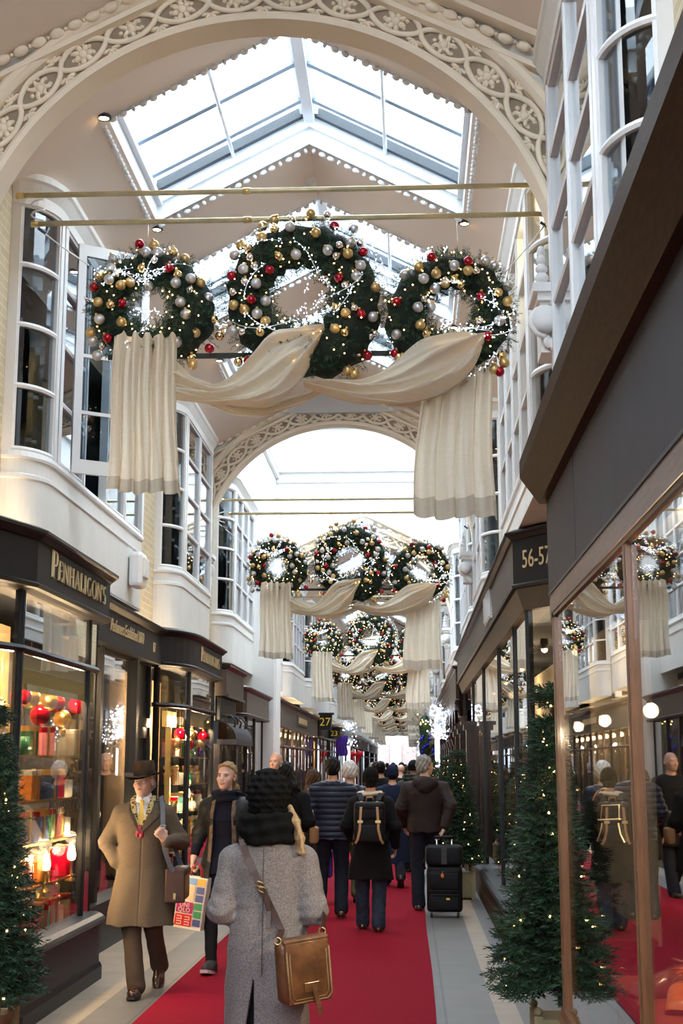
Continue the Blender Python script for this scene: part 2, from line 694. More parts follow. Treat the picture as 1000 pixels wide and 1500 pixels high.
# ---- ceiling soffit (one mesh, holes at the skylights) and the tall lanterns
mb = MB()
def soffit(mb, xa, xb, ya, yb):
    mb.quad((xa, ya, soffit_z(xa)), (xb, ya, soffit_z(xb)), (xb, yb, soffit_z(xb)), (xa, yb, soffit_z(xa)))
for b in range(0, NB + 1):
    a, c = bay_y(b)
    if b in HIGH:
        continue
    a2 = max(a, Y0)
    for s in (-1, 1):
        xw, xe = CX + s * 2.45, CX + s * XE
        soffit(mb, xw, xe, a2, c)
        # cove down to the wall
        pts = [(CX + s * (2.2 + .15 * math.sin(t)), 6.02 + .3 * (math.cos(t))) for t in [i * PI / 12 for i in range(7)]]
        mb.quad((CX + s * 2.45, a2, soffit_z(xw)), (CX + s * 2.45, c, soffit_z(xw)), (CX + s * 2.45, c, 5.9), (CX + s * 2.45, a2, 5.9))
    gaps = [a2] + [q for sk in SKY if a - .01 <= sk[0] < c for q in sk] + [c]
    for i in range(0, len(gaps), 2):
        for s in (-1, 1):
            soffit(mb, CX, CX + s * XE, gaps[i], gaps[i + 1])
structure(mb.build('ceiling', M['plaster'], fix=True), 'pitched pink-cream plaster ceiling between the skylights', 'ceiling')


def ridge_pt(x, lift=0):
    return soffit_z(x) + lift


def make_skylight(L):
    root = empty('skylight', (CX, 0, 0))
    # upstand round the opening
    m = MB()
    for y, ny in ((0, 1), (L, -1)):
        for s in (-1, 1):
            x0, x1 = 0, s * XE
            z0, z1 = ZA, ZE
            t = .05
            m.add([(x0, y - ny * t, z0), (x1, y - ny * t, z1), (x1, y - ny * t, z1 + UP), (x0, y - ny * t, z0 + UP),
                   (x0, y, z0), (x1, y, z1), (x1, y, z1 + UP), (x0, y, z0 + UP)],
                  [(3, 2, 1, 0), (4, 5, 6, 7), (0, 1, 5, 4), (3, 7, 6, 2), (1, 2, 6, 5), (0, 4, 7, 3)])
            # stepped inner ledge
            e = .04
            m.add([(x0, y, z0 + UP * .45), (x1, y, z1 + UP * .45), (x1, y, z1 + UP * .55), (x0, y, z0 + UP * .55),
                   (x0, y + ny * e, z0 + UP * .45), (x1, y + ny * e, z1 + UP * .45), (x1, y + ny * e, z1 + UP * .55), (x0, y + ny * e, z0 + UP * .55)],
                  [(3, 2, 1, 0), (4, 5, 6, 7), (0, 1, 5, 4), (3, 7, 6, 2)])
    for s in (-1, 1):
        xa, xb = sorted((s * XE, s * (XE + .06)))
        m.box(xa, xb, 0, L, ZE, ZE + UP)
        xa, xb = sorted((s * (XE - .05), s * XE))
        m.box(xa, xb, 0, L, ZE + UP * .45, ZE + UP * .6)
    m.build('upstand', M['skylight_white'], root)
    # bead moulding along the lower edge
    m = MB()
    def bead_line(p, q):
        d = Vector(q) - Vector(p)
        n = max(2, int(d.length / .085))
        R = basis_from(d)
        for i in range(n):
            c = Vector(p) + d * ((i + .5) / n)
            m.ell(c, (.026, .026, .036) if i % 3 else (.026, .026, .018), 6, 5, 0, R)
    for y in (-.05, L + .05):
        for s in (-1, 1):
            bead_line((0, y, ZA - .03), (s * XE, y, ZE - .03))
    for s in (-1, 1):
        bead_line((s * (XE + .05), 0, ZE - .03), (s * (XE + .05), L, ZE - .03))
    m.build('bead_moulding', M['skylight_white'], root)
    # ridge and glazing bars
    m = MB()
    m.box(-.085, .085, -.02, L + .02, ZA + UP - .09, ZA + UP + .06)
    m.box(-.05, .05, -.02, L + .02, ZA + UP - .15, ZA + UP - .09)
    m.build('ridge_beam', M['skylight_white'], root)
    n = 3 if L > 1.9 else 2
    for i in range(n):
        y = L * (i + .55) / (n + .05)
        for s in (-1, 1):
            m = MB()
            m.prism([(0, ZA + UP - .05), (s * XE, ZE + UP - .05), (s * XE, ZE + UP + .03), (0, ZA + UP + .03)], 'y', y - .028, y + .028, 0)
            m.prism([(0, ZA + UP - .075), (s * XE, ZE + UP - .075), (s * XE, ZE + UP - .05), (0, ZA + UP - .05)], 'y', y - .034, y + .034, 1)
            m.build('glazing_bar', [M['skylight_white'], M['skylight_grey']], root, fix=True)
    for s in (-1, 1):
        m = MB()
        xm = s * XE * .5
        m.tube([(xm, -.02, soffit_z(CX + xm) + UP - .1), (xm, L + .02, soffit_z(CX + xm) + UP - .1)], .018, 8)
        m.build('purlin_rod', M['skylight_white'], root)
        m = MB()
        for y in (0.02, L - .02):
            m.prism([(0, ZA + UP - .07), (s * XE, ZE + UP - .07), (s * XE, ZE + UP + .03), (0, ZA + UP + .03)], 'y', y - .04, y + .04)
        m.build('glazing_seal', M['seal_black'], root, fix=True)
        m = MB()
        m.prism([(0, ZA + UP), (s * XE, ZE + UP), (s * XE, ZE + UP + .012), (0, ZA + UP + .012)], 'y', 0, L)
        m.build('glass_pane', M['skylight_pane'], root, fix=True)
    return root


protos = {}
for i, (a, c) in enumerate(SKY):
    L = round(c - a, 2)
    if L not in protos:
        protos[L] = make_skylight(L)
        o = protos[L]
    else:
        o = copy_tree(protos[L])
    o.location = (CX, a, 0)
    pos = ('nearest the arch', 'in the middle', 'at the far end')[i % 3]
    structure(o, 'pitched glass skylight %s of the %s roof bay' % (pos, ORD[i // 3]), 'skylight')
    o['group'] = 'pitched skylights down the arcade roof'
    # portal to guide the daylight
    if c < 75:
        lt = bpy.data.lights.new('skylight_portal', 'AREA')
        lt.shape = 'RECTANGLE'
        lt.size, lt.size_y = 2 * XE, c - a
        lt.cycles.is_portal = True
        lo = bpy.data.objects.new('skylight_portal', lt)
        COL.objects.link(lo)
        lo.location = (CX, (a + c) / 2, ZA + UP + .1)

# recessed downlights at skylight corners
def downlight(x, y, z, label):
    t = empty('ceiling_downlight', (x, y, z), 0, label, 'ceiling light', 'small downlights at the skylight corners')
    m = MB(); m.lathe([(.055, .01), (.06, -.01), (.045, -.02), (.04, .015)], 14); m.build('rim', M['seal_black'], t)
    m = MB(); m.lathe([(.0, .012), (.038, .012), (.038, -.012), (.001, -.014)], 12); m.build('lamp_lens', M['bulb_shop'], t)
k = 0
for i, (a, c) in enumerate(SKY[3:6]):
    for s, sn in ((-1, 'left'), (1, 'right')):
        for y, yn in ((a - .1, 'near'), (c + .12, 'far')):
            x = CX + s * (XE + .02)
            downlight(x, y, soffit_z(x) - .006, 'round black downlight at the %s %s corner of the %s skylight' % (yn, sn, ORD[i]))

# small smoke detector and slots on the soffit
for j, (x, y) in enumerate(((-.95, 12.75), (-.75, 15.75))):
    m = MB(); m.lathe([(.06, .05), (.065, .0), (.05, -.03), (.0, -.035)], 14)
    tag(m.build('smoke_detector', M['white_paint'], None, (x, y, soffit_z(x) - .02)), 'white round smoke detector on the soffit before the %s skylight' % ORD[j + 1], 'smoke detector')

# tall lantern bays
for q, b in enumerate(HIGH):
    a, c = bay_y(b)
    m = MB()
    for s in (-1, 1):
        x = CX + s * 2.2
        m.box(min(x, x + s * .1), max(x, x + s * .1), a, c, 5.9 if 1 else 6.4, 9.6)
        for z, w_ in ((6.35, .1), (8.3, .08), (8.55, .05), (9.5, .12)):
            m.box(min(x, x - s * w_), max(x, x - s * w_), a, c, z, z + .1)
    for y, n in ((a, 1), (c, -1)):
        for z, w_ in ((8.2, .06), (8.45, .1), (9.5, .12)):
            m.box(CX - 2.2, CX + 2.2, min(y + n * .0, y + n * w_), max(y, y + n * w_), z, z + .09)
        m.box(CX - 2.35, CX + 2.35, min(y + n * .02 + (0 if n < 0 else .4), y - n * .1), max(y + n * .02 + (0 if n < 0 else .4), y - n * .1), 6.9, 9.6)
    structure(m.build('wall_lantern', M['lantern_white']), 'tall white lantern walls over the %s bay of the arcade' % ORD[b], 'wall')
    root = empty('roof_lantern', (0, 0, 0))
    structure(root, 'glazed lantern roof high over the %s bay' % ORD[b], 'skylight')
    m = MB(); m.box(CX - 2.2, CX + 2.2, a, c, 9.6, 9.612); m.build('glass_pane', M['skylight_pane'], root)
    for i in range(9):
        y = a + (i + .5) * (c - a) / 9
        m = MB(); m.box(CX - 2.2, CX + 2.2, y - .03, y + .03, 9.52, 9.6); m.build('glazing_bar', M['skylight_white'], root)
    lt = bpy.data.lights.new('lantern_portal', 'AREA')
    lt.shape = 'RECTANGLE'
    lt.size, lt.size_y = 4.4, c - a
    lt.cycles.is_portal = True
    lo = bpy.data.objects.new('lantern_portal', lt)
    COL.objects.link(lo)
    lo.location = (CX, (a + c) / 2, 9.75)

# ---- transverse arches with carved bands
RA, ZC = 2.0, 4.74
def arch_parts(root, detail):
    n = 72
    m = MB()
    def pt(r, t, y): return (r * math.cos(t), y, ZC + r * math.sin(t))
    def strip(prof, mi=0, smooth=False):
        vs, fs = [], []
        k = len(prof)
        for i in range(n + 1):
            t = PI * i / n
            for r, y in prof:
                vs.append(pt(r, t, y))
        for i in range(n):
            for j in range(k - 1):
                fs.append((i * k + j, i * k + j + 1, (i + 1) * k + j + 1, (i + 1) * k + j))
        m.add(vs, fs, mi, smooth)
    # intrados + plain fillets + outer roll, front and back
    strip([(2.38, .0), (2.38, -.05), (2.35, -.075), (2.31, -.075), (2.29, -.05), (2.28, -.03), (2.28, .01), (2.055, .01), (2.055, -.02), (2.03, -.035), (2.0, -.02), (2.0, .22), (2.03, .23), (2.38, .22)])
    # spandrel wall
    for y, rev in ((0, False), (.22, True)):
        vs, fs = [], []
        for i in range(n + 1):
            t = PI * i / n
            a = pt(2.36, t, y)
            c_, s_ = math.cos(t), math.sin(t)
            top = 7.6
            tx = 2.5 / max(1e-6, abs(c_)); tz = (top - ZC) / max(1e-6, s_)
            q = min(tx, tz)
            b_ = (q * c_, y, ZC + q * s_)
            vs += [a, b_]
        for i in range(n):
            fs.append((2 * i, 2 * i + 1, 2 * i + 3, 2 * i + 2))
        # fill the corners
        for s in (-1, 1):
            b0 = len(vs)
            vs.append((s * 2.5, y, 7.6))
            i = [k for k in range(n) if (vs[2 * k + 1][2] < 7.59) != (vs[2 * k + 3][2] < 7.59)]
            for k in i:
                if vs[2 * k + 1][0] * s > 0:
                    fs.append((2 * k + 1, b0, 2 * k + 3))
        m.add(vs, fs, 1)
    m.build('arch_ring', [M['plaster_cream'], M['arch_white']], root, fix=True)
    # carved band: two interlacing straps, rosettes, leaf scrolls
    R = 2.168
    rep = 18
    m = MB()
    nn = rep * (14 if detail else 6)
    for ph in (0, PI):
        pts = []
        for i in range(nn + 1):
            t = PI * i / nn
            o = math.sin(t * rep + ph)
            o = math.copysign(abs(o) ** .7, o)
            pts.append(pt(R + .088 * o, t, -.008))
        m.tube(pts, .021, 6 if detail else 4)
    for i in range(rep):
        t = PI * (i + .5) / rep
        c = Vector(pt(R, t, .0))
        if i % 2 == 0 or not detail:
            m.ell(c, (.034, .036, .034), 8, 5)
            for k in range(7 if detail else 4):
                a = t + k * 2 * PI / (7 if detail else 4)
                d = Vector((math.cos(a), 0, math.sin(a)))
                m.ell(c + d * .050, (.034, .024, .022), 6, 4, 0, rotm(0, -a, 0))
        else:
            m.ell(c, (.03, .03, .03), 8, 5)
            for k in range(6):
                a = t + k * PI / 3
                d = Vector((math.cos(a), 0, math.sin(a)))
                m.ell(c + d * .05, (.036, .02, .016), 6, 4, 0, rotm(0, -a, 0))
                m.ell(c + d * .028 + Vector((-d.z, 0, d.x)) * .016, (.016, .02, .012), 5, 4, 0, rotm(0, -a, 0))
        if detail:
            for k in range(9):
                a = t + k * 2 * PI / 9 + .2
                d = Vector((math.cos(a), 0, math.sin(a)))
                m.ell(c + d * .078 + Vector((0, .006, 0)), (.020, .02, .016), 5, 4, 0, rotm(0, -a, 0))
            for s in (-1, 1):
                for q_ in (-1, 1):
                    c3 = Vector(pt(R + s * .072, t + q_ * .058, .004))
                    for k in range(3):
                        a = t + q_ * .9 + k * .7 * s
                        d = Vector((math.cos(a), 0, math.sin(a)))
                        m.ell(c3 + d * .014, (.024, .018, .010), 5, 4, 0, rotm(0, -a, 0))
            t2 = PI * (i + 1.) / rep
            for s in (-1, 1):
                c2 = Vector(pt(R + s * .075, t2, .0))
                for k in (-2, -1, 0, 1, 2):
                    a = t2 + (0 if s > 0 else PI) + k * .72
                    d = Vector((math.cos(a), 0, math.sin(a)))
                    m.ell(c2 + d * .032, (.040, .022, .013), 6, 4, 0, rotm(0, -a, 0))
    m.build('carved_band', M['plaster_cream'], root)
    # darker ground behind the carving
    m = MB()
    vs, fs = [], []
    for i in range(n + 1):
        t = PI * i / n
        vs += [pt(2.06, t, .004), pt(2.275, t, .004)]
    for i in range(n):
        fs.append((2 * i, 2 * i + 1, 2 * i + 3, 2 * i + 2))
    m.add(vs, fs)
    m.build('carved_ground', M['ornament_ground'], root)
    # egg and dart cornice under the soffit
    m = MB()
    for s in (-1, 1):
        p, q = Vector((s * 2.45, -.05, 6.17 + .0)), Vector((0, -.05, 7.40))
        d = q - p
        nE = 20 if detail else 10
        Rm = basis_from(d, (0, 1, 0))
        for i in range(nE):
            c = p + d * ((i + .5) / nE) - Vector((0, .03, .06))
            m.ell(c, (.036, .036, .055 if detail else .07), 8, 6, 0, Rm)
            c2 = p + d * (i / nE) - Vector((0, .03, .06))
            m.ell(c2, (.012, .03, .016), 5, 4, 0, Rm)
        up = Vector((-d.z * s, 0, d.x * s)).normalized() * s
        if up.z < 0: up = -up
        prof = [(.0, .0), (-.12, .0), (-.14, .03), (-.10, .06), (0, .08)]
        vs = [e + Vector((0, o, 0)) + up * h for e in (p, q) for o, h in prof]
        kk = len(prof)
        m.add(vs, [(j, (j + 1) % kk, kk + (j + 1) % kk, kk + j) for j in range(kk)])
        prof = [(.05, -.16), (-.03, -.16), (-.04, -.13), (.05, -.10)]
        vs = [e + Vector((0, o, 0)) + up * h for e in (p, q) for o, h in prof]
        kk = len(prof)
        m.add(vs, [(j, (j + 1) % kk, kk + (j + 1) % kk, kk + j) for j in range(kk)])
    m.build('egg_and_dart', M['plaster_cream'], root, fix=True)
    # piers and Ionic consoles
    for s in (-1, 1):
        m = MB()
        m.box(min(s * 1.98, s * 2.5), max(s * 1.98, s * 2.5), 0, .22, 3.2, ZC)
        m.build('pier', M['arch_white'], root)
        m = MB()
        cx = s * 1.93 if s > 0 else -2.0
        m.box(cx - .14, cx + .14, -.12, .26, ZC - .03, ZC + .03)
        m.box(cx - .11, cx + .11, -.09, .24, ZC - .08, ZC - .03)
        m.box(cx - .09, cx + .09, -.04, .22, ZC - .42, ZC - .08)
        for yy in (-.07,):
            c = Vector((cx - s * .06, yy, ZC - .22))
            pts = []
            for i in range(44):
                a = -PI / 2 + i * .36
                r = .105 * (1 - i / 50)
                pts.append(c + Vector((-s * r * math.cos(a), -.012 - .03 * i / 44, r * math.sin(a))))
            m.tube(pts, [.021 * (1 - .5 * i / 44) for i in range(44)], 6)
            m.ell(c + Vector((0, -.03, 0)), (.03, .03, .03), 8, 6)
            m.lathe([(.085, .0), (.085, .07), (.0, .075)], 16, c, 0, rotm(PI / 2, 0, 0))
        for k in range(3):
            m.ell((cx - s * .05 + s * .03 * k, -.08, ZC - .36 - .02 * k), (.03, .03, .045), 8, 5)
        for k in range(4):
            m.ell((cx - s * .08, -.08, ZC + .07 + k * .06), (.05 - .008 * k, .04, .04), 8, 5)
        m.build('ionic_console', M['arch_white'], root)


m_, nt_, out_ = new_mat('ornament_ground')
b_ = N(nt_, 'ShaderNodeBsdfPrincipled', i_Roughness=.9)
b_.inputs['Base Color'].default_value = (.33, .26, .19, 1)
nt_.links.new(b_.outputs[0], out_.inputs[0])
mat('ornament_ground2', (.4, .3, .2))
proto_arch = {}
for b in range(NB):
    y = ARCH0 + PITCH * b
    det = b < 2
    if det not in proto_arch:
        root = empty('transverse_arch')
        arch_parts(root, det)
        proto_arch[det] = root
    else:
        root = copy_tree(proto_arch[det])
    root.location = (CX - (.07 if b == 0 else .14), y, 0)
    structure(root, 'cream plaster arch with carved rosette band, %s along the arcade' % ORD[b], 'arch')

# keystone bracket on the third arch
m = MB()
m.box(-.22, .22, -.22, 0, .3, .38); m.box(-.16, .16, -.17, 0, .2, .3)
m.lathe([(.07, -.14), (.07, .14)], 12, (0, -.1, .1), 0, rotm(0, PI / 2, 0))
m.box(-.12, .12, -.12, 0, -.2, .12)
for k in range(5):
    m.box(-.11 + k * .05, -.08 + k * .05, -.14, -.1, -.18, .18)
structure(m.build('keystone_bracket', M['arch_white'], None, (CX - .14, ARCH0 + 2 * PITCH - .1, 6.85)), 'white scrolled keystone bracket at the crown of the third arch', 'bracket')

# ---- end wall of the arcade with the bright street beyond
m = MB()
m.box(-5.2, -2.6, Y1, Y1 + .3, 0, 10); m.box(.9, 4.2, Y1, Y1 + .3, 0, 10); m.box(-2.6, .9, Y1, Y1 + .3, 3.9, 10)
structure(m.build('wall_back', M['arch_white']), 'white end wall with the street opening at the far end', 'wall')
m = MB()
m.box(-14, 14, Y1 + 13, Y1 + 13.4, 0, 16)
structure(m.build('wall_street', M['brick_pink']) if 'brick_pink' in M else m.build('wall_street', mat('brick_pink', (.19, .135, .125), .9, var=.2)), 'pinkish sunlit street building seen beyond the arcade', 'wall')
m = MB()
for i in range(7):
    for z in (1.2, 4.6, 8):
        m.box(-9 + i * 2.4, -8 + i * 2.4, Y1 + 12.9, Y1 + 13.05, z, z + 2.2)
structure(m.build('window_1', mat('far_window', (.16, .17, .19), .4)), 'white sash windows of the street building beyond', 'window')
m = MB()
m.box(-5.2, 4.2, Y0 - 4.3, Y0 - 4.0, 0, 3.2)
structure(m.build('wall_front', M['arch_white']), 'white wall behind the viewer', 'wall')

# ---- side walls: upper brick wall planes, rooms behind, floors
A_L, B_L = (1.6, 5.7), (8.0, 10.75)     # bay spans measured from each arch
A_R, B_R = (1.2, 5.1), (8.7, 11.35)
for side, X, nm, A, B in ((1, LB, 'left', A_L, B_L), (-1, RB, 'right', A_R, B_R)):
    m = MB(X, side)
    for b in range(0, NB + 1):
        ya = bay_y(b)[0]
        cuts = [0, A[0], A[1], B[0], B[1], PITCH]
        for i in (0, 2, 4):
            m.box(-.12, 0, max(Y0, ya + cuts[i]), ya + cuts[i + 1], 3.2, 6.6, 0)
        m.box(-.12, 0, ya, ya + PITCH, 6.3, 7.7, 1)
    structure(m.build('wall_' + nm, [M['brick_cream'], M['arch_white']], fix=True), 'upper %s wall of cream brick between white bay windows' % nm, 'wall')
    m = MB(X, side)
    m.box(-2.0, -1.9, Y0 - 4, Y1, 0, 7.7)
    m.box(-1.9, -.12, Y0 - 4, Y1, 6.55, 6.65)
    m.box(-1.9, .0, Y0 - 4, Y1, 3.22, 3.34)
    for b in range(0, NB + 1):
        ya = bay_y(b)[0]
        for o in (0.0, 6.8):
            m.box(-1.9, -.14, ya + o - .06, ya + o + .06, 3.34, 6.6)
    m.box(-1.9, 0.6, Y0 - 4.1, Y0 - 4, 0, 7.7)
    structure(m.build('wall_rooms_' + nm, M['room_dark'], fix=True), 'dim rooms behind the %s shopfronts and windows' % nm, 'wall')


# ---- bay windows
def cumlen(path):
    s = [0]
    for a, b in zip(path, path[1:]):
        s.append(s[-1] + math.dist(a, b))
    return s


def at_s(path, s):
    L = cumlen(path)
    s = min(max(s, 0), L[-1])
    for i in range(len(path) - 1):
        if s <= L[i + 1] + 1e-9:
            t = (s - L[i]) / max(1e-9, L[i + 1] - L[i])
            p = (path[i][0] + (path[i + 1][0] - path[i][0]) * t, path[i][1] + (path[i + 1][1] - path[i][1]) * t)
            d = Vector((path[i + 1][0] - path[i][0], path[i + 1][1] - path[i][1])).normalized()
            return p, d
    return path[-1], d


def subpath(path, s0, s1):
    L = cumlen(path)
    r = [at_s(path, s0)[0]]
    for i, l in enumerate(L):
        if s0 + 1e-6 < l < s1 - 1e-6: r.append(path[i])
    r.append(at_s(path, s1)[0])
    return r


def post(m, path, s, w, o0, o1, z0, z1, mi=0):
    p, d = at_s(path, s)
    n = Vector((d.y, -d.x))
    P = Vector(p)
    c = [P + d * a + n * o for a, o in ((-w / 2, o0), (-w / 2, o1), (w / 2, o1), (w / 2, o0))]
    m.prism([(q.x, q.y) for q in c], 'z', z0, z1, mi)


ROWS = [4.12, 4.63, 5.13, 5.63, 6.13]


def make_bay(X, side, L, cols, skip=(), name='bay_window'):
    zb = 3.3 if side > 0 else 3.71
    """bowed corner towards the viewer then a flat front; local y from 0 to L"""
    root = empty(name)
    def mbx(): return MB(X, side)
    cur = [(-.3 + .3 * math.sin(t), .44 * (1 - math.cos(t))) for t in [i * PI / 20 for i in range(11)]]
    path = cur + [(0, L - .12), (0, L)]
    sc = cumlen(cur)[-1]
    sf = sc + (L - .02 - .44)
    m = mbx()
    m.sweep(path, [(0, zb), (0, 4.05), (-.04, 4.05), (-.04, zb)])
    # raised fields
    m.build('apron_panel', M['white_paint'], root, fix=True)
    m = mbx()
    m.sweep(path, [(-.03, 4.03), (.018, 4.04), (.024, 4.06), (.012, 4.10), (-.03, 4.12)])
    m.sweep(path, [(0, 3.88), (.015, 3.89), (.015, 3.92), (0, 3.93)])
    m.build('sill', M['white_paint_gloss'], root, fix=True)
    m = mbx()
    m.prism(path + [(-.3, L)], 'z', zb - .01, zb + .01)
    m.build('soffit_board', M['white_paint'], root, fix=True)
    m = mbx()
    m.sweep(path, [(-.04, 6.13), (.02, 6.13), (.02, 6.22), (.07, 6.30), (.09, 6.32), (.09, 6.37), (.05, 6.40), (-.1, 6.52), (-.2, 6.62), (-.04, 6.3)])
    m.build('cornice', M['white_paint'], root, fix=True)
    m = mbx()
    m.box(-.3, -.02, L - .03, L - .005, 4.08, 6.15)
    m.build('return_board', M['white_paint'], root)
    # posts
    m = mbx()
    edges = [.03, sc - .02, sc + .10]
    n = cols
    for i in range(1, n + 1):
        edges.append(sc + .10 + (sf - sc - .13) * i / n)
    for i, s in enumerate(edges):
        wide = .09 if i in (0, 2) else (.05 if i not in (1,) else .07)
        if i == len(edges) - 1: wide = .10
        post(m, path, s, wide, -.06, .015, 4.1, 6.15)
    m.build('mullions', M['white_paint_gloss'], root, fix=True)
    spans = [(edges[0], edges[1])] + [(edges[i], edges[i + 1]) for i in range(2, len(edges) - 1)]
    for i, (a, b) in enumerate(spans):
        if i in skip: continue
        sp = subpath(path, a + .03, b - .02)
        m = mbx()
        for z in ROWS:
            m.sweep(sp, [(-.055, z - .015), (.0, z - .02), (.008, z), (.0, z + .02), (-.055, z + .015)])
        m.sweep(subpath(path, a + .03, a + .065), [(-.05, 4.12), (.002, 4.12), (.002, 6.13), (-.05, 6.13)])
        m.sweep(subpath(path, b - .055, b - .02), [(-.05, 4.12), (.002, 4.12), (.002, 6.13), (-.05, 6.13)])
        s_ = m.build('sash', M['white_paint_gloss'], root, fix=True)
        m = mbx()
        m.sweep(sp, [(-.030, 4.12), (-.026, 4.12), (-.026, 6.13), (-.030, 6.13)])
        m.build('glass_pane', M['pane_upper'], s_, fix=True)
    return root


bays = {}
wn = 0
for b in range(0, NB + 1):
    for side, X, nm, A, B in ((1, LU, 'left', A_L, B_L), (-1, RU, 'right', A_R, B_R)):
        for q, (s0, s1) in (('A', A), ('B', B)):
            if b == 0 and (q == 'A' or nm == 'left'): continue
            y = bay_y(b)[0] + s0
            wn += 1
            special = (b == 1 and q == 'A' and nm == 'left')
            key = (nm, q, special)
            if key not in bays:
                bays[key] = make_bay(X, side, s1 - s0, 4 if q == 'A' else 2, (2,) if special else ())
                o = bays[key]
            else:
                o = copy_tree(bays[key])
            o.location = (0, y, 0)
            o.name = 'bay_window'
            lab = 'white bow-cornered bay window, %s one along the upper %s wall' % (ORD[(b * 2 + (q == 'B') - (1 if nm == 'right' else 2)) % 12] if b < 7 else ('last but one' if q == 'A' else 'last') + (' of bay %s' % ORD[b]), nm)
            structure(o, lab, 'window')
            # small white pilaster beside each bay
# open casement sash on the first left bay
root = empty('open_casement', (LU + .03, 11.06, 0), math.radians(34))
structure(root, 'white casement sash standing open into the arcade behind the first wreath', 'window')
root['kind'] = 'thing'
m = MB()
W_ = .66
for (x0, x1, z0, z1) in ((0, .07, 4.1, 6.12), (W_ - .07, W_, 4.1, 6.12), (.07, W_ - .07, 4.1, 4.22), (.07, W_ - .07, 6.02, 6.12)):
    m.box(x0, x1, -.02, .02, z0, z1)
for z in ROWS[1:4]:
    m.box(.07, W_ - .07, -.012, .012, z - .015, z + .015)
m.build('sash_frame', M['white_paint_gloss'], root)
m = MB(); m.box(.07, W_ - .07, -.003, .003, 4.2, 6.04); m.build('glass_pane', M['pane_upper'], root)

# curtains / blinds and lit rooms seen through upper windows
def upper_room(side, X, y0, y1, mt, label, u0=-.62):
    m = MB(X, side)
    m.grid(lambda u, v: (u0 + .014 * math.sin(u * 40), y0 + u * (y1 - y0), 4.0 + v * 2.2), 60, 2)
    tag(m.build('window_curtain', mt), label, 'curtain')
upper_room(-1, RU, 9.85, 13.5, M['room_beige'], 'beige curtain lit warm behind the first right bay window')
upper_room(-1, RU, 6.05, 8.45, mat('grey_net', (.66, .67, .68), .9), 'grey net curtain behind the nearest right bay window', -.085)
lt = bpy.data.lights.new('room_lamp', 'POINT'); lt.energy = 22; lt.color = (1, .72, .38); lt.shadow_soft_size = .1
lo = bpy.data.objects.new('room_lamp', lt); COL.objects.link(lo); lo.location = (1.2, 10.6, 5.9)

# alarm box and dome cameras on the wall
t = empty('alarm_box', (-2.84, 13.75, 3.45), 0, 'white alarm box on the wall above the perfumery sign', 'alarm box')
m = MB(); m.rbox((.07, 0, .2), (.14, .3, .36), .04); m.build('case', M['white_paint_gloss'], t)
m = MB(); m.rbox((.15, 0, .22), (.03, .22, .2), .012); m.build('front_cover', M['white_paint'], t)
emit('bulb_soft', (1., .66, .34), 2.6)
# ================================================================== shopfronts
LS, RS = -2.53, .90


def lamp(loc, energy, color=(1, .72, .42), r=.05):
    lt = bpy.data.lights.new('lamp', 'POINT')
    lt.energy = energy
    lt.color = color
    lt.shadow_soft_size = r
    o = bpy.data.objects.new('lamp', lt)
    COL.objects.link(o)
    o.location = loc
    return o


def on_wall(verts, side, X, y, z, off=.0):
    """text meshes (xz plane, facing -y) stood on a side wall"""
    if side > 0:
        return [(X - v[1] + off, y + v[0], z + v[2]) for v in verts]
    return [(X + v[1] - off, y - v[0], z + v[2]) for v in verts]


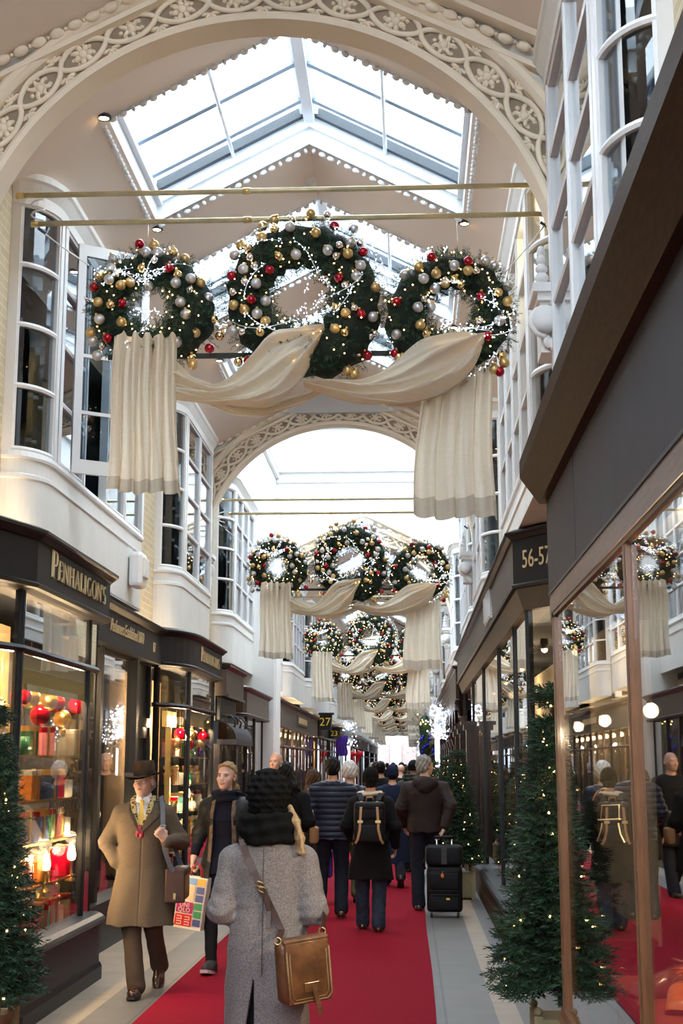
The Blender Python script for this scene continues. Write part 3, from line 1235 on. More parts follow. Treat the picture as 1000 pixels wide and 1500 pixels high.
def shopfront(name, label, side, X, y0, path, mats, riser=.5, transom=2.45, head=2.85, fascia=(2.85, 3.22), proj=0., gl=-.10,
              posts=(), post_w=.05, sill=True, corner=.07, group=None, back=.75, backmat='room_dark', cap=True, glassmat='shop_glass', transom2=None, open_top=None, riser_panels=0):
    root = empty(name, (X, y0, 0), 0, label, 'shopfront', group)
    def mbx(): return MB(0, side)
    fm, bm_, sm = mats      # frame, base, fascia
    L = cumlen(path)[-1]
    m = mbx()
    m.sweep(path, [(0, 0), (0, riser - .06), (.0, riser - .06), (gl - .05, riser - .06), (gl - .05, 0)])
    m.sweep(path, [(0, 0), (.025, 0), (.025, .10), (.01, .13), (0, .13)])
    m.build('stall_riser', M[bm_], root, fix=True)
    if sill:
        m = mbx()
        m.sweep(path, [(gl - .05, riser - .06), (.03, riser - .06), (.045, riser - .03), (.03, riser - .01), (-.01, riser + .01), (gl - .05, riser + .02)])
        m.build('sill', M[fm], root, fix=True)
    # display floor, back panel and ceiling of the window
    m = mbx()
    pin = [(gl - .06 + p[0] * .999, p[1]) for p in path]
    ya, yb = path[0][1], path[-1][1]
    m.box(-back, gl - .45, ya, yb, riser - .05, riser - .01)
    m.prism([(p[0] + gl - .05, p[1]) for p in path] + [(-back, yb), (-back, ya)], 'z', riser - .055, riser - .045)
    m.build('display_floor', M['walnut'], root, fix=True)
    m = mbx()
    m.box(-back - .03, -back, ya, yb, riser - .05, head)
    m.build('back_panel', M[backmat], root)
    # posts
    for s in posts:
        m = mbx()
        post(m, path, s, post_w, gl - .04, gl + .010, riser - .0, head)
        post(m, path, s, post_w * .45, gl + .010, gl + .022, riser, head)
        m.build('mullion', M[fm], root, fix=True)
    for z in ([transom] if transom else []) + ([transom2] if transom2 else []):
        m = mbx()
        m.sweep(path, [(gl - .04, z - .025), (gl + .02, z - .025), (gl + .04, z), (gl + .02, z + .025), (gl - .04, z + .025)])
        m.build('transom', M[fm], root, fix=True)
    # glass, one pane between each pair of mullions
    ss = sorted(set([.02] + list(posts) + [L - .02]))
    for a, b in zip(ss, ss[1:]):
        if b - a < .08: continue
        sp = subpath(path, a + .005, b - .005)
        m = mbx()
        m.sweep(sp, [(gl - .004, riser), (gl + .0, riser), (gl + .0, head), (gl - .004, head)])
        m.build('glass_pane', M[glassmat], root, fix=True)
    # fascia and cornice
    z0, z1 = fascia
    m = mbx()
    m.sweep(path, [(proj, z0), (proj, z1 - .06), (gl - .18, z1 - .06), (gl - .18, head), (gl + .04, head), (proj - .02, z0 - .02)])
    m.build('fascia', M[sm], root, fix=True)
    if cap:
        m = mbx()
        m.sweep(path, [(proj - .01, z1 - .07), (proj + .02, z1 - .06), (proj + .05, z1 - .03), (proj + .07, z1 - .02), (proj + .07, z1), (proj + .0, z1 + .03), (-.30, z1 + .04), (-.30, z1 - .06)])
        m.sweep(path, [(proj - .03, z0 - .025), (proj + .012, z0 - .02), (proj + .02, z0 + .005), (proj + .0, z0 + .02)])
        m.build('cornice', M[fm], root, fix=True)
    return root


def bow(y0, y1, depth=.27, cant=.8, cant2=.18, n=6):
    """rounded corner, straight front, short return (local y from 0)"""
    p = []
    for i in range(n + 1):
        t = i / n
        p.append((-depth + depth * math.sin(t * PI / 2) ** 1.0, cant * (t - .12 * math.sin(t * PI))))
    p += [(0, y1 - y0 - cant2), (-.06, y1 - y0 - .05), (-depth, y1 - y0)]
    return p


BK = ('black_paint', 'black_paint', 'black_sign')
# --- perfumery, first bay
S1Y = 8.2
pth = [(-.27, 0), (-.25, .05), (0, .92), (0, 3.2), (-.05, 3.34), (-.42, 3.4)]
c0 = cumlen(pth)
s1 = shopfront('shopfront', 'black perfumery shopfront with the large lettered sign and gift-filled window', 1, LS, S1Y, pth, BK, riser=.5, transom=2.47, head=2.86,
               fascia=(2.90, 3.27), proj=0, gl=-.10, posts=(.06, c0[2] + .02, c0[3] - .28, c0[4] - .06), post_w=.055, back=.9, backmat='tan_panel')
vs, fs, wd = serif_word("PENHALIGON'S", .145, .012, 1.35)
k = 1.74 / wd
m = MB(); m.add(on_wall([(v[0] * k, v[1], v[2]) for v in vs], 1, 0, 10.32 - S1Y, 3.0, .004), fs)
m.build('sign_lettering', M['gold_letter'], s1, fix=True)
m = MB(); m.box(-.118, -.112, .95, 3.2, 2.2, 2.44)
m.build('roller_blind', M['yellow_blind'], s1)
vs, fs, wd = serif_word("PENHALIGON'S", .085, .001, 1.5)
k = 1.05 / wd
m = MB(); m.add(on_wall([(v[0] * k, v[1], v[2]) for v in vs], 1, -.098, 10.55 - S1Y, 1.34, 0), fs)
m.build('window_lettering', M['black_paint'], s1, fix=True)

# --- perfumery, recessed middle with door
RX = -2.80
RY = 11.62
root = empty('shopfront', (RX, RY, 0), 0, 'recessed black middle front of the perfumery with script sign and number 17', 'shopfront')
m = MB(); m.box(-.2, -.12, 0, 3.75, 2.78, 3.14); m.box(-.2, .0, 0, 3.75, 2.80, 3.14); m.build('fascia', M['black_sign'], root)
m = MB(); m.sweep([(0, 0), (0, 3.75)], [(-.1, 3.12), (.02, 3.12), (.06, 3.16), (.07, 3.18), (.07, 3.19), (-.33, 3.21)]); m.build('cornice', M['black_paint'], root, fix=True)
vs, fs = font_mesh('Perfumers Established 1870', .17, .008, shear=.28, spacing=.86, width=1.62)
m = MB(); m.add(on_wall(vs, 1, 0, 13.45 - RY, 2.985, .008), fs); m.build('script_lettering', M['gold_letter'], root)
vs, fs = font_mesh('17', .15, .008)
m = MB(); m.add(on_wall(vs, 1, 0, 14.87 - RY, 2.95, .008), fs); m.build('number_lettering', M['gold_letter'], root)
m = MB(); m.box(-.22, -.05, 0, 2.95, 0, .42); m.box(-.22, -.03, 0, 2.95, .38, .45); m.build('stall_riser', M['black_paint'], root)
for y in (.35, 1.2, 2.9):
    m = MB(); m.box(-.2, -.09, y - .05, y + .05, .4, 2.8); m.build('mullion', M['black_paint'], root)
m = MB(); m.box(-.16, -.155, .4, 2.88, .44, 2.79); m.build('glass_pane', M['shop_glass'], root)
m = MB(); m.box(-.85, -.2, 0, 2.9, .4, .44); m.build('display_floor', M['walnut'], root)
m = MB(); m.box(-.9, -.86, 0, 2.9, .0, 2.8); m.build('back_panel', M['slate_shop'], root)
root = empty('door_1', (RX - .16, RY + 2.98, 0))
structure(root, 'black panelled shop door with gold handle between the two perfumery windows', 'door')
m = MB(); m.box(-.04, 0, 0, .78, 0, 2.1); m.box(0, .03, 0, .1, 0, 2.1); m.box(0, .03, .68, .78, 0, 2.1); m.box(0, .03, 0, .78, 0, .22); m.box(0, .03, 0, .78, .95, 1.05); m.box(0, .03, 0, .78, 1.98, 2.1)
m.build('door_leaf', M['black_paint'], root)
m = MB(); m.box(-.02, .04, -.1, 0, 0, 2.8); m.box(-.02, .04, .78, .86, 0, 2.8); m.box(-.02, .04, 0, .78, 2.1, 2.2); m.box(-.03, 0, 0, .78, 2.2, 2.8); m.build('door_frame', M['black_paint'], root)
m = MB(); m.tube([(.03, .14, .95), (.08, .14, .97), (.08, .14, 1.27), (.03, .14, 1.29)], .012, 8); m.build('handle', M['gold'], root)

# --- perfumery, second bay
S2Y = 15.35
pth = bow(15.35, 18.55, .27, .92, .15)
c0 = cumlen(pth)
s2 = shopfront('shopfront', 'smaller black perfumery bay with curved corner window beyond the door', 1, LS, S2Y, pth, BK, riser=.5, transom=2.36, head=2.78,
               fascia=(2.82, 3.2), proj=0, gl=-.10, posts=(.05, c0[6] + .02, c0[7] - .12), post_w=.055, back=.85, backmat='tan_panel')
vs, fs, wd = serif_word("PENHALIGON'S", .13, .012, 1.35)
k = 1.6 / wd
m = MB(); m.add(on_wall([(v[0] * k, v[1], v[2]) for v in vs], 1, 0, 17.3 - S2Y, 2.93, .004), fs); m.build('sign_lettering', M['gold_letter'], s2, fix=True)
m = MB(); m.box(-.118, -.112, 1.0, 2.9, 2.15, 2.33); m.build('roller_blind', M['yellow_blind'], s2)
m = MB(); m.box(-.30, -.24, .55, .62, .5, 2.3); m.box(-.30, -.24, .3, .9, 2.12, 2.3); m.build('brass_column', M['gold'], s2)

# --- third front with barrel awning
root = empty('shopfront', (LS, 18.75, 0), 0, 'grey-brown shopfront with barrel hood and louvred strip beside the perfumery', 'shopfront')
m = MB(); m.box(-.3, .02, 0, 1.95, 2.62, 3.0); m.build('fascia', M['taupe_sign'], root)
m = MB(); m.sweep([(.02, 0), (.02, 1.95), (-.3, 1.95)], [(0, 2.98), (.05, 3.02), (.05, 3.05), (-.3, 3.06), (-.3, 2.98)]); m.sweep([(.02, 0), (.02, 1.95)], [(0, 2.6), (.03, 2.6), (.03, 2.64), (0, 2.64)]); m.build('cornice', M['mahogany'], root, fix=True)
m = MB()
for i in range(12): m.box(-.12, -.08, .1 + i * .15, .18 + i * .15, 2.3, 2.6)
m.box(-.16, -.13, 0, 1.95, 2.28, 2.62)
m.build('louvre_strip', M['seal_black'], root)
m = MB()
m.grid(lambda u, v: (-.1 + .26 * math.sin(v * PI / 2), u * 1.95, 2.02 + .26 * math.cos(v * PI / 2)), 8, 8)
m.box(-.1, .17, 0, 1.95, 1.96, 2.03)
m.build('barrel_hood', M['grey_sign'], root)
for i in range(3):
    m = MB(); m.tube([(-.08, .3 + .6 * i, 2.36), (.05, .3 + .6 * i, 2.36), (.12, .3 + .6 * i, 2.28), (.1, .3 + .6 * i, 2.2)], .015, 6); m.build('bracket', M['seal_black'], root)
m = MB(); m.box(-.2, -.05, 0, 1.95, 0, .7); m.box(-.2, -.06, 0, .2, .7, 1.97); m.box(-.2, -.06, 1.0, 1.2, .7, 1.97); m.box(-.2, -.06, 1.8, 1.95, .7, 1.97); m.build('frame', M['slate_shop'], root)
m = MB(); m.box(-.14, -.135, .2, 1.8, .7, 1.97); m.build('glass_pane', M['shop_glass'], root)

# --- fourth front, dark mahogany
pth = bow(0, 4.0, .3, .4, .3, 3)
c0 = cumlen(pth)
shopfront('shopfront', 'narrow dark mahogany shopfront with heavy cornice before the white pilaster', 1, LS, 20.75, pth, ('mahogany', 'mahogany', 'mahogany'), riser=.6, transom=None, head=2.45,
          fascia=(2.45, 2.86), proj=.02, posts=(.05, .42, 1.5, 2.6, c0[-2] - .2), post_w=.12)
m = MB(); m.box(-3.15, -2.46, 24.85, 25.9, 0, 6.4); m.box(-2.46, -2.43, 24.95, 25.8, 0, 6.2)
structure(m.build('trim_1', M['arch_white']), 'tall white pilaster between the mahogany shop and the warm-lit shop', 'pilaster')

# --- fifth front, warm lit
pth = bow(0, 11.6, .3, .45, .3, 4)
c0 = cumlen(pth)
s5 = shopfront('shopfront', 'taupe-topped shopfront with many small mahogany panes lit warm by bulbs', 1, LS, 26.1, pth, ('mahogany', 'mahogany', 'taupe_sign'), riser=.55, transom=2.05, head=2.42,
               fascia=(2.42, 2.92), proj=.02, posts=[.05, .5] + [.5 + 1.1 * i for i in range(1, 11)], post_w=.08, backmat='tan_panel')
m = MB(); m.box(.02, .04, 4.5, 7.5, 2.55, 2.78); m.box(.04, .045, 4.8, 7.2, 2.6, 2.73, 1); m.build('name_board', [M['taupe_sign'], M['gold_letter']], s5)
for i in range(10):
    t = empty('bulb_lamp', (LS - .22, 26.9 + i * 1.1, 2.36), 0, 'small warm bulb inside the many-paned lit window, %s from the near end' % ORD[i], 'lamp', 'bulbs in the warm-lit shop window')
    m = MB(); m.lathe([(.02, .06), (.03, .0), (.02, -.01)], 8); m.build('lamp_holder', M['brass'], t)
    m = MB(); m.ell((0, 0, -.05), .05, 10, 7); m.build('bulb', M['bulb_shop'], t)
    m = MB(LS, 1)
    yy = 26.75 + i * 1.1
    m.grid(lambda u, v: (-.34 + .02 * math.sin(u * 40), yy + u * .42, .6 + v * 1.75), 24, 2)
    tag(m.build('shop_curtain', M['cream_curtain']), 'cream curtain panel behind the many-paned lit window, %s from the near end' % ORD[i], 'curtain', 'cream curtains of the warm-lit shop')
for y in (27.5, 30.5, 33.5, 36.5):
    lamp((LS - .3, y, 2.1), 60)

# --- right: near shop with tall timber window
RX1 = 1.0
root = empty('shopfront', (.8 * RX1, .8 * 9.66, .34), 0, 'large near shopfront with grey fascia, brown cornice and timber-framed window', 'shopfront')
root.scale = (.8, .8, .8)
NY0 = -12.3   # local y of near end (behind the viewer)
L0, L1 = NY0, 0.0
def rb(): return MB(0, -1)
m = rb(); m.box(-.4, .0, L0, 0.12, 2.885, 3.60); m.build('fascia', M['grey_sign'], root)
m = rb()
m.box(-.001, .0035, -1.515, -1.51, 2.885, 3.58)
m.build('fascia_joint', M['seal_black'], root)
m = rb()
m.sweep([(0, L0), (0, .10)], [(0, 3.55), (.055, 3.55), (.19, 3.74), (.19, 3.86), (0.0, 3.92), (-.4, 3.92), (-.4, 3.55)])
m.build('cornice', M['walnut'], root, fix=True)
m = rb(); m.sweep([(0, L0), (0, .04)], [(.0, 2.87), (.012, 2.87), (.012, 2.89), (0, 2.89)]); m.build('shadow_gap', M['seal_black'], root, fix=True)
m = rb(); m.box(-.14, .005, L0, 0.02, 2.74, 2.87); m.build('head_rail', M['wood_rail'], root)
m = rb(); m.sweep([(0, L0), (0, .0)], [(-.14, 2.68), (-.045, 2.68), (-.03, 2.71), (-.01, 2.72), (-.005, 2.74), (-.14, 2.74)]); m.build('head_moulding', M['mahogany'], root, fix=True)
m = rb(); m.box(-.14, -.02, L0, 0.04, -.425, 0); m.box(-1.1, -.02, -.04, .04, -.425, 0); m.build('stall_riser', M['walnut'], root)
m = rb(); m.box(-2.2, -.14, L0, 0, -.03, 0.0); m.build('display_floor', M['walnut'], root)
m = rb(); m.box(-.14, .005, L0, 0.02, 0, .1); m.box(-.14, .02, L0, .02, 0, .05); m.build('sill_rail', M['oak_post'], root)
for y in (-.12, -3.32, -6.5, -9.6):
    m = rb()
    w_ = .055 if y == -.12 else .036
    m.box(-.05 if y < -1 else -.08, .0, y - w_, y + w_, .1, 2.70)
    m.box(-.03, .008, y - w_ * .35, y - w_ * .05, .1, 2.70)
    m.box(-.02, .004, y + .0, y + w_ * .25, .1, 2.70, 1)
    m.build('window_post', [M['oak_post'], M['mahogany']], root)
for a, b in ((-3.26, -.2), (-6.44, -3.38), (-9.54, -6.56), (-12.2, -9.66)):
    m = rb(); m.box(-.030, -.024, a, b, .1, 2.70); m.build('glass_pane', M['shop_glass'], root)
m = rb(); m.box(-1.0, -.13, .0, .006, .1, 2.7); m.build('end_pane', M['shop_glass'], root)
m = rb(); m.box(-1.1, -1.0, -.05, .05, 0, 2.74); m.box(-1.1, 0, -.05, .05, 2.7, 2.9); m.box(-1.1, 0, -.04, .04, 0, .1); m.build('end_frame', M['mahogany'], root)
m = rb(); m.box(-2.3, -2.2, L0, .1, 0, 3.2); m.box(-2.3, -1.1, .0, .1, 0, 3.2); m.build('interior_wall', M['walnut'], root)
# logo strokes on the glass
m = MB()
def gold_curve(pts, r=.0032):
    m.tube([(-.0, p[0], p[1]) for p in pts], r, 6)
def onpane(px, py):    # where the view line meets the glass plane
    f = Vector((-math.sin(CAMY) * math.cos(CAMP), math.cos(CAMY) * math.cos(CAMP), math.sin(CAMP)))
    r = Vector((math.cos(CAMY), math.sin(CAMY), 0))
    u = r.cross(f)
    d = f + r * ((px - 500) / 2000) + u * ((750 - py) / 2000)
    t = (1.022) / d.x
    return (d.y * t - 9.66, 1.7 + d.z * t)
gold_curve([onpane(868 + 5 * math.sin(a) - 0 + 12 * (1 - math.cos(a)), 1172 - 17 * math.sin(a)) for a in [i * PI / 14 for i in range(9)]])
gold_curve([onpane(876, 1201), onpane(907, 1200)], .004)
gold_curve([onpane(879, 1202), onpane(881, 1180), onpane(906, 1179), onpane(906, 1200)], .0025)
gold_curve([onpane(881, 1206), onpane(879, 1218), onpane(874, 1232)], .0025)
gold_curve([onpane(905, 1206), onpane(908, 1222), onpane(914, 1234)], .0025)
m.build('window_emblem', M['gold_letter'], root, (.022, 0, 0))
for y in (4.0, 6.2, 2.2):
    t = empty('pendant_lamp', (1.6, y, 2.2), 0, 'warm pendant lamp inside the near timber-framed shop, %s' % ('closest to the camera' if y == 2.2 else 'over the shoe plinth' if y == 4.0 else 'deepest in view'), 'lamp', 'pendants inside the near shop')
    m = MB(); m.tube([(0, 0, .02), (0, 0, .3)], .006, 6); m.build('flex', M['seal_black'], t)
    m = MB(); m.lathe([(.03, .06), (.1, 0), (.095, 0), (.03, .05)], 16); m.build('lamp_shade', M['brass'], t)
    m = MB(); m.ell((0, 0, .0), .028, 10, 8); m.build('bulb', M['bulb_soft'], t)
    lamp((1.6, y, 2.05), 12)

# shoes on their red plinth
t = empty('display_plinth', (.86, 4.95, .275), 0, 'red-brown display plinth in the near shop window under the shoes', 'plinth')
m = MB(); m.box(0, .7, 0, 1.15, 0, .51); m.build('body', mat('plinth_red', (.17, .02, .02), .5), t)
m = MB(); m.box(-.02, .72, -.02, 1.17, .51, .54); m.build('top', mat('plinth_top', (.20, .04, .03), .35), t)


def make_shoe(mt, name, label, group):
    """derby shoe pointing along -x, sole on z=0"""
    root = empty(name, (0, 0, 0), 0, label, 'shoe', group)
    secs = []
    n = 14
    def prof(t):
        w = .034 + .016 * math.sin(min(1, t * 1.5) * PI) * (1 if t < .67 else 1) + (.010 if .15 < t < .5 else 0)
        return w
    m = MB()
    def upper(u, v):
        x = -.15 + .30 * u
        wd = .046 * (max(0, 1 - abs((u - .42) / .60) ** 3.2)) ** .5 + .006
        if u > .5: wd = min(wd, .036 + .003 * math.sin(u * 9)) if u < .97 else wd
        hgt = .035 + .030 * min(1, u * 2.2) + .050 * max(0, (u - .35) / .65) ** .8
        if u < .12: hgt *= (u / .12) ** .5 * .8 + .2
        a = PI * v
        sq = lambda q, e: math.copysign(abs(q) ** e, q)
        return (x, wd * sq(math.cos(a), .8), .012 + hgt * sq(math.sin(a), .7))
    m.grid(upper, 24, 14)
    m.build('upper', mt, root)
    m = MB()
    pl = []
    for s in (1, -1):
        r = range(0, 21) if s > 0 else range(20, -1, -1)
        for i in r:
            u = i / 20
            wd = .050 * (max(0, 1 - abs((u - .42) / .605) ** 3.2)) ** .5 + .004
            if .5 < u < .97: wd = min(wd, .041)
            pl.append((-.153 + .306 * u, s * wd))
    m.prism(pl, 'z', 0.0, .013)
    m.box(.07, .148, -.036, .036, -.0, .02)
    m.build('sole', M['shoe_sole'], root, fix=True)
    for i in range(4):
        x = .0 + i * .018
        m = MB(); m.tube([(x - .012, -.022, .083 + i * .007), (x, 0, .094 + i * .008), (x - .012, .022, .083 + i * .007)], .003, 5); m.build('lace', M['shoe_sole'], root)
    m = MB(); m.tube([(.055 + .03, .034 * math.cos(a), .118) if 0 else (.095 + .05 * math.cos(a), .033 * math.sin(a), .122 - .012 * math.cos(a)) for a in [i * 2 * PI / 16 for i in range(17)]], .005, 6); m.build('collar', mt, root)
    return root
mat('shoe_sole', (.03, .018, .012), .5)
s_ = make_shoe(mat('leather_tan', (.42, .11, .025), .18, coat=.6, var=.25, vscale=20), 'derby_shoe', 'glossy tan leather derby shoe, the nearer one on the red plinth', 'shoes on the plinth')
s_.location = (.985, 5.32, .816); s_.rotation_euler = (0, 0, math.radians(75))
s_ = make_shoe(mat('leather_dark', (.10, .05, .04), .2, coat=.6), 'derby_shoe', 'darker polished brown derby shoe just behind the tan one', 'shoes on the plinth')
s_.location = (.975, 5.60, .816); s_.rotation_euler = (0, 0, math.radians(20))

t = empty('shop_spotlight', (1.15, 5.1, 2.3), 0, 'small black spotlight added to brighten the shoes in the near shop window', 'lamp')  # added fixture, there only to brighten the shoes behind the glass
m = MB(); m.lathe([(.03, .14), (.04, .02), (.035, 0), (.0, .01)], 12); m.tube([(0, 0, .14), (0, 0, .22)], .008, 6); m.build('lamp_body', M['black_paint'], t)
m = MB(); m.ell((0, 0, .0), .02, 8, 6); m.build('bulb', M['bulb_soft'], t)
lamp((1.1, 5.1, 1.9), 75, (1, .78, .5))  # point lamp of the added spotlight, lifts the dark shoes

# --- right: 56-57
P56 = [(-.42, 0), (-.36, .10), (0, .62), (0, 14.9), (-.05, 15.1)]
c0 = cumlen(P56)
s56 = shopfront('shopfront', 'long grey-brown shopfront numbered 56-57 with dark posts and tilted chrome logo', -1, RS, 11.1, P56, ('black_paint', 'walnut', 'taupe_sign'), riser=.36, transom=None, head=3.0,
                fascia=(3.2, 3.66), proj=.0, gl=-.12, posts=(.06, c0[2] + .1, c0[2] + 1.6, c0[2] + 4.0, c0[2] + 7.3, c0[2] + 10.5, c0[-2] - .1), post_w=.09, backmat='cream_curtain', back=1.0)
# dark canted face with the number
d = Vector((-.36 - 0, .10 - .62, 0)); d.normalize()
mid = Vector((.18, .36, 3.43))
vs, fs = font_mesh('56-57', .22, .006, spacing=1.0, width=.37)
tx = Vector((.36, -.52, 0)).normalized()          # reading direction in local (mirrored) x
nrm = Vector((-tx.y * -1, tx.x * -1, 0))
nrm = Vector((-.52, -.36, 0)).normalized()
m = MB()
a, b_ = Vector((.0, .62, 0)), Vector((.36, .10, 0))
ins = nrm * .004
m.add([a + ins + Vector((0, 0, 3.22)), b_ + ins + Vector((0, 0, 3.22)), b_ + ins + Vector((0, 0, 3.6)), a + ins + Vector((0, 0, 3.6))], [(0, 1, 2, 3)])
m.build('number_panel', M['black_paint'], s56, fix=True)
m = MB()
m.add([mid + Vector((0, 0, 0)) + tx * v[0] + Vector((0, 0, v[2] - .02)) + nrm * (.008 - v[1]) for v in vs], fs)
m.build('number_lettering', M['gold_letter'], s56)
# tilted chrome logo plate
m = MB(0, -1)
yy, zz = 4.2, 3.42
for i in range(5):
    o = (i - 2) * .19
    m.add([(.02, yy + o - .05, zz - .14), (.05, yy + o + .03, zz - .14), (.05, yy + o + .03, zz + .14), (.02, yy + o - .05, zz + .14), (0, yy + o - .05, zz - .14), (0, yy + o + .03, zz - .14), (0, yy + o + .03, zz + .14), (0, yy + o - .05, zz + .14)],
          [(0, 1, 2, 3), (0, 4, 5, 1), (1, 5, 6, 2), (2, 6, 7, 3), (3, 7, 4, 0)])
m.box(0, .03, yy - .5, yy + .5, zz + .14, zz + .165); m.box(0, .03, yy - .5, yy + .5, zz - .165, zz - .14)
m.build('chrome_logo', M['chrome'], s56, fix=True)
for y in (12.4, 14.5, 17.5, 20.5, 23.5):
    lamp((1.5, y, 2.7), 14)
    t = empty('shop_spotlight', (1.42, y, 2.9), 0, 'small warm ceiling spotlight in the 56-57 window, %s from the number end' % ORD[(12.4, 14.5, 17.5, 20.5, 23.5).index(y)], 'lamp', 'spotlights in the 56-57 windows')
    m = MB(); m.lathe([(.04, .1), (.05, 0), (.03, -.01)], 10); m.build('lamp_body', M['black_paint'], t)
    m = MB(); m.ell((0, 0, -.015), .032, 8, 6); m.build('bulb', M['bulb_shop'], t)

# goods in the 56-57 window: folded knitwear piles on stands
cols = [(.45, .05, .06), (.75, .66, .5), (.1, .13, .3), (.6, .3, .18), (.8, .78, .74)]
for i, y in enumerate((12.6, 13.9, 15.4, 17.0, 18.8)):
    t = empty('display_stand', (1.35, y, .31), 0, 'display stand with a draped garment in the 56-57 window, %s from the number end' % ORD[i], 'stand', 'garment stands in the 56-57 windows')
    m = MB(); m.lathe([(.11, 0), (.11, .012), (.015, .03), (.012, 1.1), (.0, 1.11)], 12); m.build('pole', M['brass'], t)
    m = MB()
    m.lathe([(.10, .45), (.14, .6), (.12, .85), (.15, 1.0), (.12, 1.1), (.04, 1.14), (.035, 1.2)], 16, sy=1.3)
    m.build('garment', mat('garment_%d' % i, cols[i], .85, bump=.3, bscale=120), t)

# --- right mahogany shop with arched pilasters
P = [(-.05, 0), (0, .02), (0, 19.0), (-.1, 19.1)]
c0 = cumlen(P)
sm = shopfront('shopfront', 'dark mahogany shopfront with arched heads and capped pilasters down the right side', -1, RS, 26.4, P, ('mahogany', 'mahogany', 'mahogany'), riser=.6, transom=2.1, head=2.6,
               fascia=(2.9, 3.55), proj=.02, posts=[.1 + 1.9 * i for i in range(11)], post_w=.16, backmat='cream_curtain')
for i in range(11):
    y = .1 + 1.9 * i
    m = MB(0, -1); m.box(.0, .07, y - .1, y + .1, 0, 2.05); m.box(-.02, .1, y - .14, y + .14, 2.05, 2.13); m.box(.0, .12, y - .16, y + .16, 2.13, 2.17); m.build('pilaster', M['mahogany'], sm)
    if i < 10:
        m = MB(0, -1)
        pts = [(y + .95 + .85 * math.cos(a), 2.2 + .55 * math.sin(a)) for a in [k * PI / 12 for k in range(13)]]
        vs, fs = [], []
        for k, p in enumerate(pts):
            vs += [(-.03, p[0], p[1]), (.04, p[0], p[1]), (.04, p[0], 2.95), (-.03, p[0], 2.95)]
        for k in range(12):
            q = k * 4
            fs += [(q, q + 1, q + 5, q + 4), (q + 1, q + 2, q + 6, q + 5)]
        m.add(vs, fs); m.build('arched_head', M['mahogany'], sm, fix=True)
for y in (28, 32, 36, 41):
    lamp((1.4, y, 2.3), 14)

# pilasters with lamps between 56-57 bays (entrance posts)
for i, y in enumerate((20.9, 23.6, 25.9)):
    m = MB(.9, -1); m.box(-.1, .06, y - .12, y + .12, 0, 2.2); m.box(-.1, .10, y - .17, y + .17, 2.2, 2.28); m.box(-.1, .14, y - .2, y + .2, 2.28, 2.33)
    structure(m.build('trim_2', M['mahogany']), 'dark capped pilaster against the 56-57 front, %s from the tree' % ORD[i], 'pilaster')

# --- plain fronts further along on both sides
lc = [('mahogany', 'mahogany', 'black_sign'), ('black_paint', 'black_paint', 'slate_shop'), ('mahogany', 'mahogany', 'taupe_sign'), ('black_paint', 'mahogany', 'mahogany')]
nm = ['black-topped', 'dark slate', 'taupe-topped', 'all mahogany']
y = 38.6
i = 0
while y < 108:
    L = (6.2, 5.4, 7.0, 4.8)[i % 4]
    pth = bow(0, L - .5, .3, .4, .3, 3)
    cl = cumlen(pth)[-1]
    shopfront('shopfront', '%s small shopfront far down the left side, %s past the warm-lit one' % (nm[i % 4], ORD[i]), 1, LS, y, pth, lc[i % 4], riser=.55, transom=2.1, head=2.45, fascia=(2.45, 2.95), proj=.02,
              posts=[.05, .5, 1.9, 3.3, cl - .5], post_w=.09, group='small shopfronts far along', backmat='tan_panel')
    if y < 75: lamp((LS - .35, y + L / 2, 2.2), 16)
    y += L
    i += 1
y = 45.8
i = 0
while y < 108:
    L = (6.0, 7.2, 5.2, 6.6)[i % 4]
    pth = bow(0, L - .5, .3, .4, .3, 3)
    cl = cumlen(pth)[-1]
    shopfront('shopfront', '%s small shopfront far down the right side, %s past the arched mahogany one' % (nm[(i + 1) % 4], ORD[i]), -1, RS, y, pth, lc[(i + 1) % 4], riser=.55, transom=2.1, head=2.5, fascia=(2.5, 3.05), proj=.02,
              posts=[.05, .5, 2.0, 3.6, cl - .5], post_w=.09, group='small shopfronts far along', backmat='tan_panel')
    if y < 75: lamp((RS + .35, y + L / 2, 2.2), 16)
    y += L
    i += 1

# ---- blade signs, cloth, garlands hung outside the far shops
def blade_sign(x, y, z, w_, h, txt, label):
    t = empty('hanging_sign', (x, y, z), 0, label, 'sign')
    m = MB(); m.prism([(-w_ / 2, -h / 2), (w_ / 2 * .8, -h / 2), (w_ / 2, h / 2), (-w_ / 2, h / 2)], 'y', 0, .3); m.box(-w_ / 2 - .03, w_ / 2 + .05, -.03, .33, h / 2, h / 2 + .05); m.build('sign_box', M['black_paint'], t, fix=True)
    vs, fs = font_mesh(txt, h * .75, .01)
    m = MB(); m.add([(v[0] - .02, v[1] - .008, v[2]) for v in vs], fs); m.build('number_lettering', M['sign_yellow'], t)
mat('sign_yellow', (.85, .62, .05), .5)
blade_sign(-2.34, 38.3, 2.84, .34, .42, '27', 'taller black projecting sign with yellow 27, nearer end of the far left shops')
blade_sign(-2.32, 42.6, 2.62, .36, .3, '23', 'lower black projecting sign with yellow 23 over the purple flag')
mat('purple_cloth', (.10, .04, .42), .6)
m = MB(); m.grid(lambda u, v: (-2.32 + u * .34 + .02 * math.sin(v * 9), 43.4 + .05 * math.sin(u * 22) + .03 * math.sin(v * 7), 1.95 + v * .62), 24, 8)
o = m.build('purple_flag', M['purple_cloth']); o.name = 'hanging_flag'; tag(o, 'purple cloth flag hanging below the number 23 sign', 'flag')
sol = o.modifiers.new('thick', 'SOLIDIFY'); sol.thickness = .012
m = MB()
for s in (-1, 1):
    m.ell((s * .14, 0, .05), (.14, .06, .12), 10, 7)
    m.ell((s * .08, 0, -.16), (.05, .04, .16), 8, 6, 0, rotm(0, s * .4, 0))
